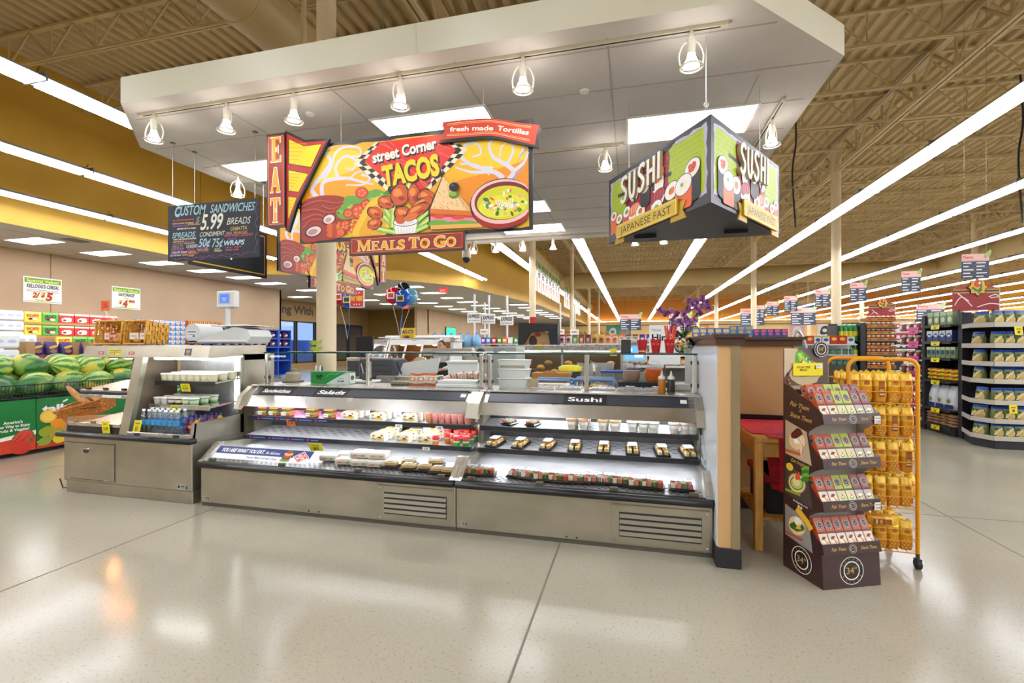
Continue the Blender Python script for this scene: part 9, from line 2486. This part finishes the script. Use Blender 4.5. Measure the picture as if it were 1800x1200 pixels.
FD = MB(); FD.box(-.65, .65, 0, .15, 0, 1.6, C('#3a6ac8', r=.4)); A = Art(FD, plane_y(-.65, 0, 0)); A.text('FROZEN', .65, .95, .38, '#dff0ff', w=1.1, align='c', bold=.06, shear=.2).text('FOODS', .65, .35, .38, '#bfe2ff', w=1.05, align='c', bold=.06, shear=.2); FD.cyl((0, .1, 1.6), (0, .1, 4.79), .02, .02, '#b9a070', 5); simple('frozen_foods_sign', 'blue icy frozen foods sign among the far aisles', 'sign', FD, (14.25, 45, 3.3))
# black framed coffee bar and register furniture right of centre
t = thing('coffee_bar', 'black framed coffee display with arched tan panel left of the coffee shelf', 'display stand', (-2.65, 11.0, 0))
m = MB(); m.prism([(0, 0), (.14, 0), (.14, 1.5), (.3, 1.78), (.72, 1.8), (.78, 1.4), (.78, 0), (.95, 0), (.95, 1.95), (0, 2.0)], 0, .4, 'y', BLACKM); m.build('frame', t)
m = MB(); m.prism([(.14, 1.15), (.78, 1.15), (.78, 1.55), (.7, 1.74), (.46, 1.86), (.25, 1.74), (.14, 1.5)], .1, .14, 'y', C('#a8895c')); A = Art(m, plane_y(.14, .1, 1.15)); A.ell(.2, .4, .1, .14, '#3a2418', raw=True).ell(.45, .3, .1, .08, '#c9702a', raw=True).ell(.32, .56, .08, .05, '#8a2a24', raw=True); m.build('arched_panel', t)
m = MB()
for z in (.95, 1.1): m.box(.14, .78, .02, .35, z - .02, z, RAILW)
m.build('shelf', t)
cpd = Stock(carton('cup_pack', 'pack', .1, .1, .09, '#c98a5a', lambda A, w, h: A.rect(.01, .02, w - .01, h * .7, '#8a3a2a')))
for j, z in enumerate((1.1, .95)): put_row(cpd, 6, -2.45, .106, 11.05, z + .001, 'small pack on the ' + ('upper', 'lower')[j] + ' coffee bar shelf, %s from the left', 'coffee bar packs')
t = thing('hiring_sign', 'white Now Hiring paper sign standing behind the red chopstick cups', 'sign', (.20, 6.0, 1.22))
m = MB(); pl = plane_y(0, 0, 0); board(m, pl, [(0, 0), (.36, 0), (.36, .48), (0, .48)], -.006, 0, C('#eeeeea', r=.5)); A = Art(m, pl); A.text('Now', .03, .40, .04, '#8a8a86').text('Hiring', .03, .29, .08, '#1e1e1e', w=.3, bold=.03); m.build('sheet', t)
m = MB(); m.cyl((.18, .01, -.30), (.18, .01, .3), .008, .008, DARKG, 6); m.cyl((.18, .01, -.32), (.18, .01, -.30), .08, .07, DARKG, 12); m.build('stand', t)
m = MB(); m.box(0, .01, -.11, .11, 0, .75, C('#b3202a', r=.4)); A = Art(m, lambda a, b, d: (-.11 + a, -.115 - d, b)); simple('fire_sign', 'narrow red sign on the cream column beyond the kitchen', 'sign', m, (-3.55, 17.07, 1.75), (0, 0, R(-90)))
# rows of checkout goods seen over the kitchen
for i in range(6):
 m = MB(); m.box(-.5, .5, -.3, .3, 0, 1.0, C('#6a5a48', r=.6)); m.box(-.55, .55, -.35, .35, 1.0, 1.05, C('#3a3a3c', r=.4)); m.box(-.3, .2, -.1, .2, 1.05, 1.45, BLACKM, .02)
 simple('checkout_counter', 'checkout counter with black register, %s in the front-end row' % nth(i), 'checkout', m, (-7.6 + 1.35 * i, 19.4 + .45 * i, 0))
GC = ['#d8345a', '#e8722a', '#3a8ac8', '#e6c22a', '#4a9a3a', '#8a3aa8', '#e6e2da', '#c8302a']
gds = [Stock(carton('checkout_item', 'goods', .16, .12, .2, c, lambda A, w, h: A.rect(w * .2, h * .3, w * .8, h * .7, '#f0ece2'))) for c in GC]
for i in range(40):
 k_ = (i * 5 + i // 7) % 8
 gds[k_].put((-6.6 + .19 * (i % 20), 15.2 + .02 * (i % 3), (1.27, 1.52)[i // 20]), 0, 'small packaged item on the checkout rack, %s tier, %s from the left' % (('lower', 'upper')[i // 20], nth(i % 20)), 'checkout rack items')
m = MB(); m.box(-6.75, -2.85, 15.35, 15.4, 0, 1.65, DARKG)
for z in (1.26, 1.51, .9): m.box(-6.75, -2.85, 15.1, 15.35, z - .03, z, RAILW)
simple('checkout_rack', 'long low rack of small packaged items before the checkouts', 'rack', m)
wj = MB(); wj.lathe([(.10, 0), (.13, .03), (.13, .26), (.05, .36), (.05, .39)], (0, 0, 0), C('#7fb6dc', r=.15), 12); wj.lathe([(.055, .39), (.055, .42), (0, .42)], (0, 0, 0), C('#3a7ac8'), 8); wjs = Stock(tag(wj.build('water_jug'), 'x', 'jug'))
put_row(wjs, 6, -5.85, .27, 13.4, 1.40, 'big blue water jug on the rack behind the kitchen worker, %s from the left', 'blue water jugs')
m = MB(); m.box(-6.05, -4.3, 13.2, 13.7, 0, 1.395, STEEL); simple('jug_rack', 'grey rack under the blue water jugs', 'rack', m)
p2_ = thing('person', 'person with dark bun hair behind the hot food case, only the hair showing', 'person', (-5.05, 9.95, 0)); p2_.scale = (1.0, 1.0, 1.0)
V = [(0, 0, .95), (0, 0, 1.12), (0, -.02, 1.28), (0, -.04, 1.38), (0, -.05, 1.44), (.17, 0, 1.33), (.21, -.06, 1.08), (.2, -.2, .92), (-.17, 0, 1.33), (-.21, -.06, 1.08), (-.2, -.2, .92), (.09, .0, .9), (.10, .02, .5), (.10, .0, .08), (.10, -.12, .05), (-.09, 0, .9), (-.10, .02, .5), (-.10, .0, .08), (-.10, -.12, .05)]
body('body', V, E_, [.15, .14, .15, .06, .05, .06, .045, .034, .06, .045, .034, .09, .065, .05, .04, .09, .065, .05, .04], C('#3a3a44', r=.7), p2_)
head(p2_, (.0, -.06, 1.535), 1); hand(p2_, (.2, -.2, .92), (0, -.6, -.6)); hand(p2_, (-.2, -.2, .92), (0, -.6, -.6))
m = MB(); m.cyl((0, 0, .36), (0, 0, ZD - 3.47), .02, .02, CREAM, 8); m.lathe([(.09, .36), (.11, .30), (.11, .16), (.10, .14)], (0, 0, 0), C('#c9c6bc', r=.4), 16); m.lathe([(0, 0), (.06, .025), (.095, .08), (.10, .15)], (0, 0, 0), C('#26262a', r=.1), 16); simple('security_camera', 'small dome security camera on a thin pole right of the MEALS TO GO board', 'camera', m, (-3.96, 11.0, 3.47))
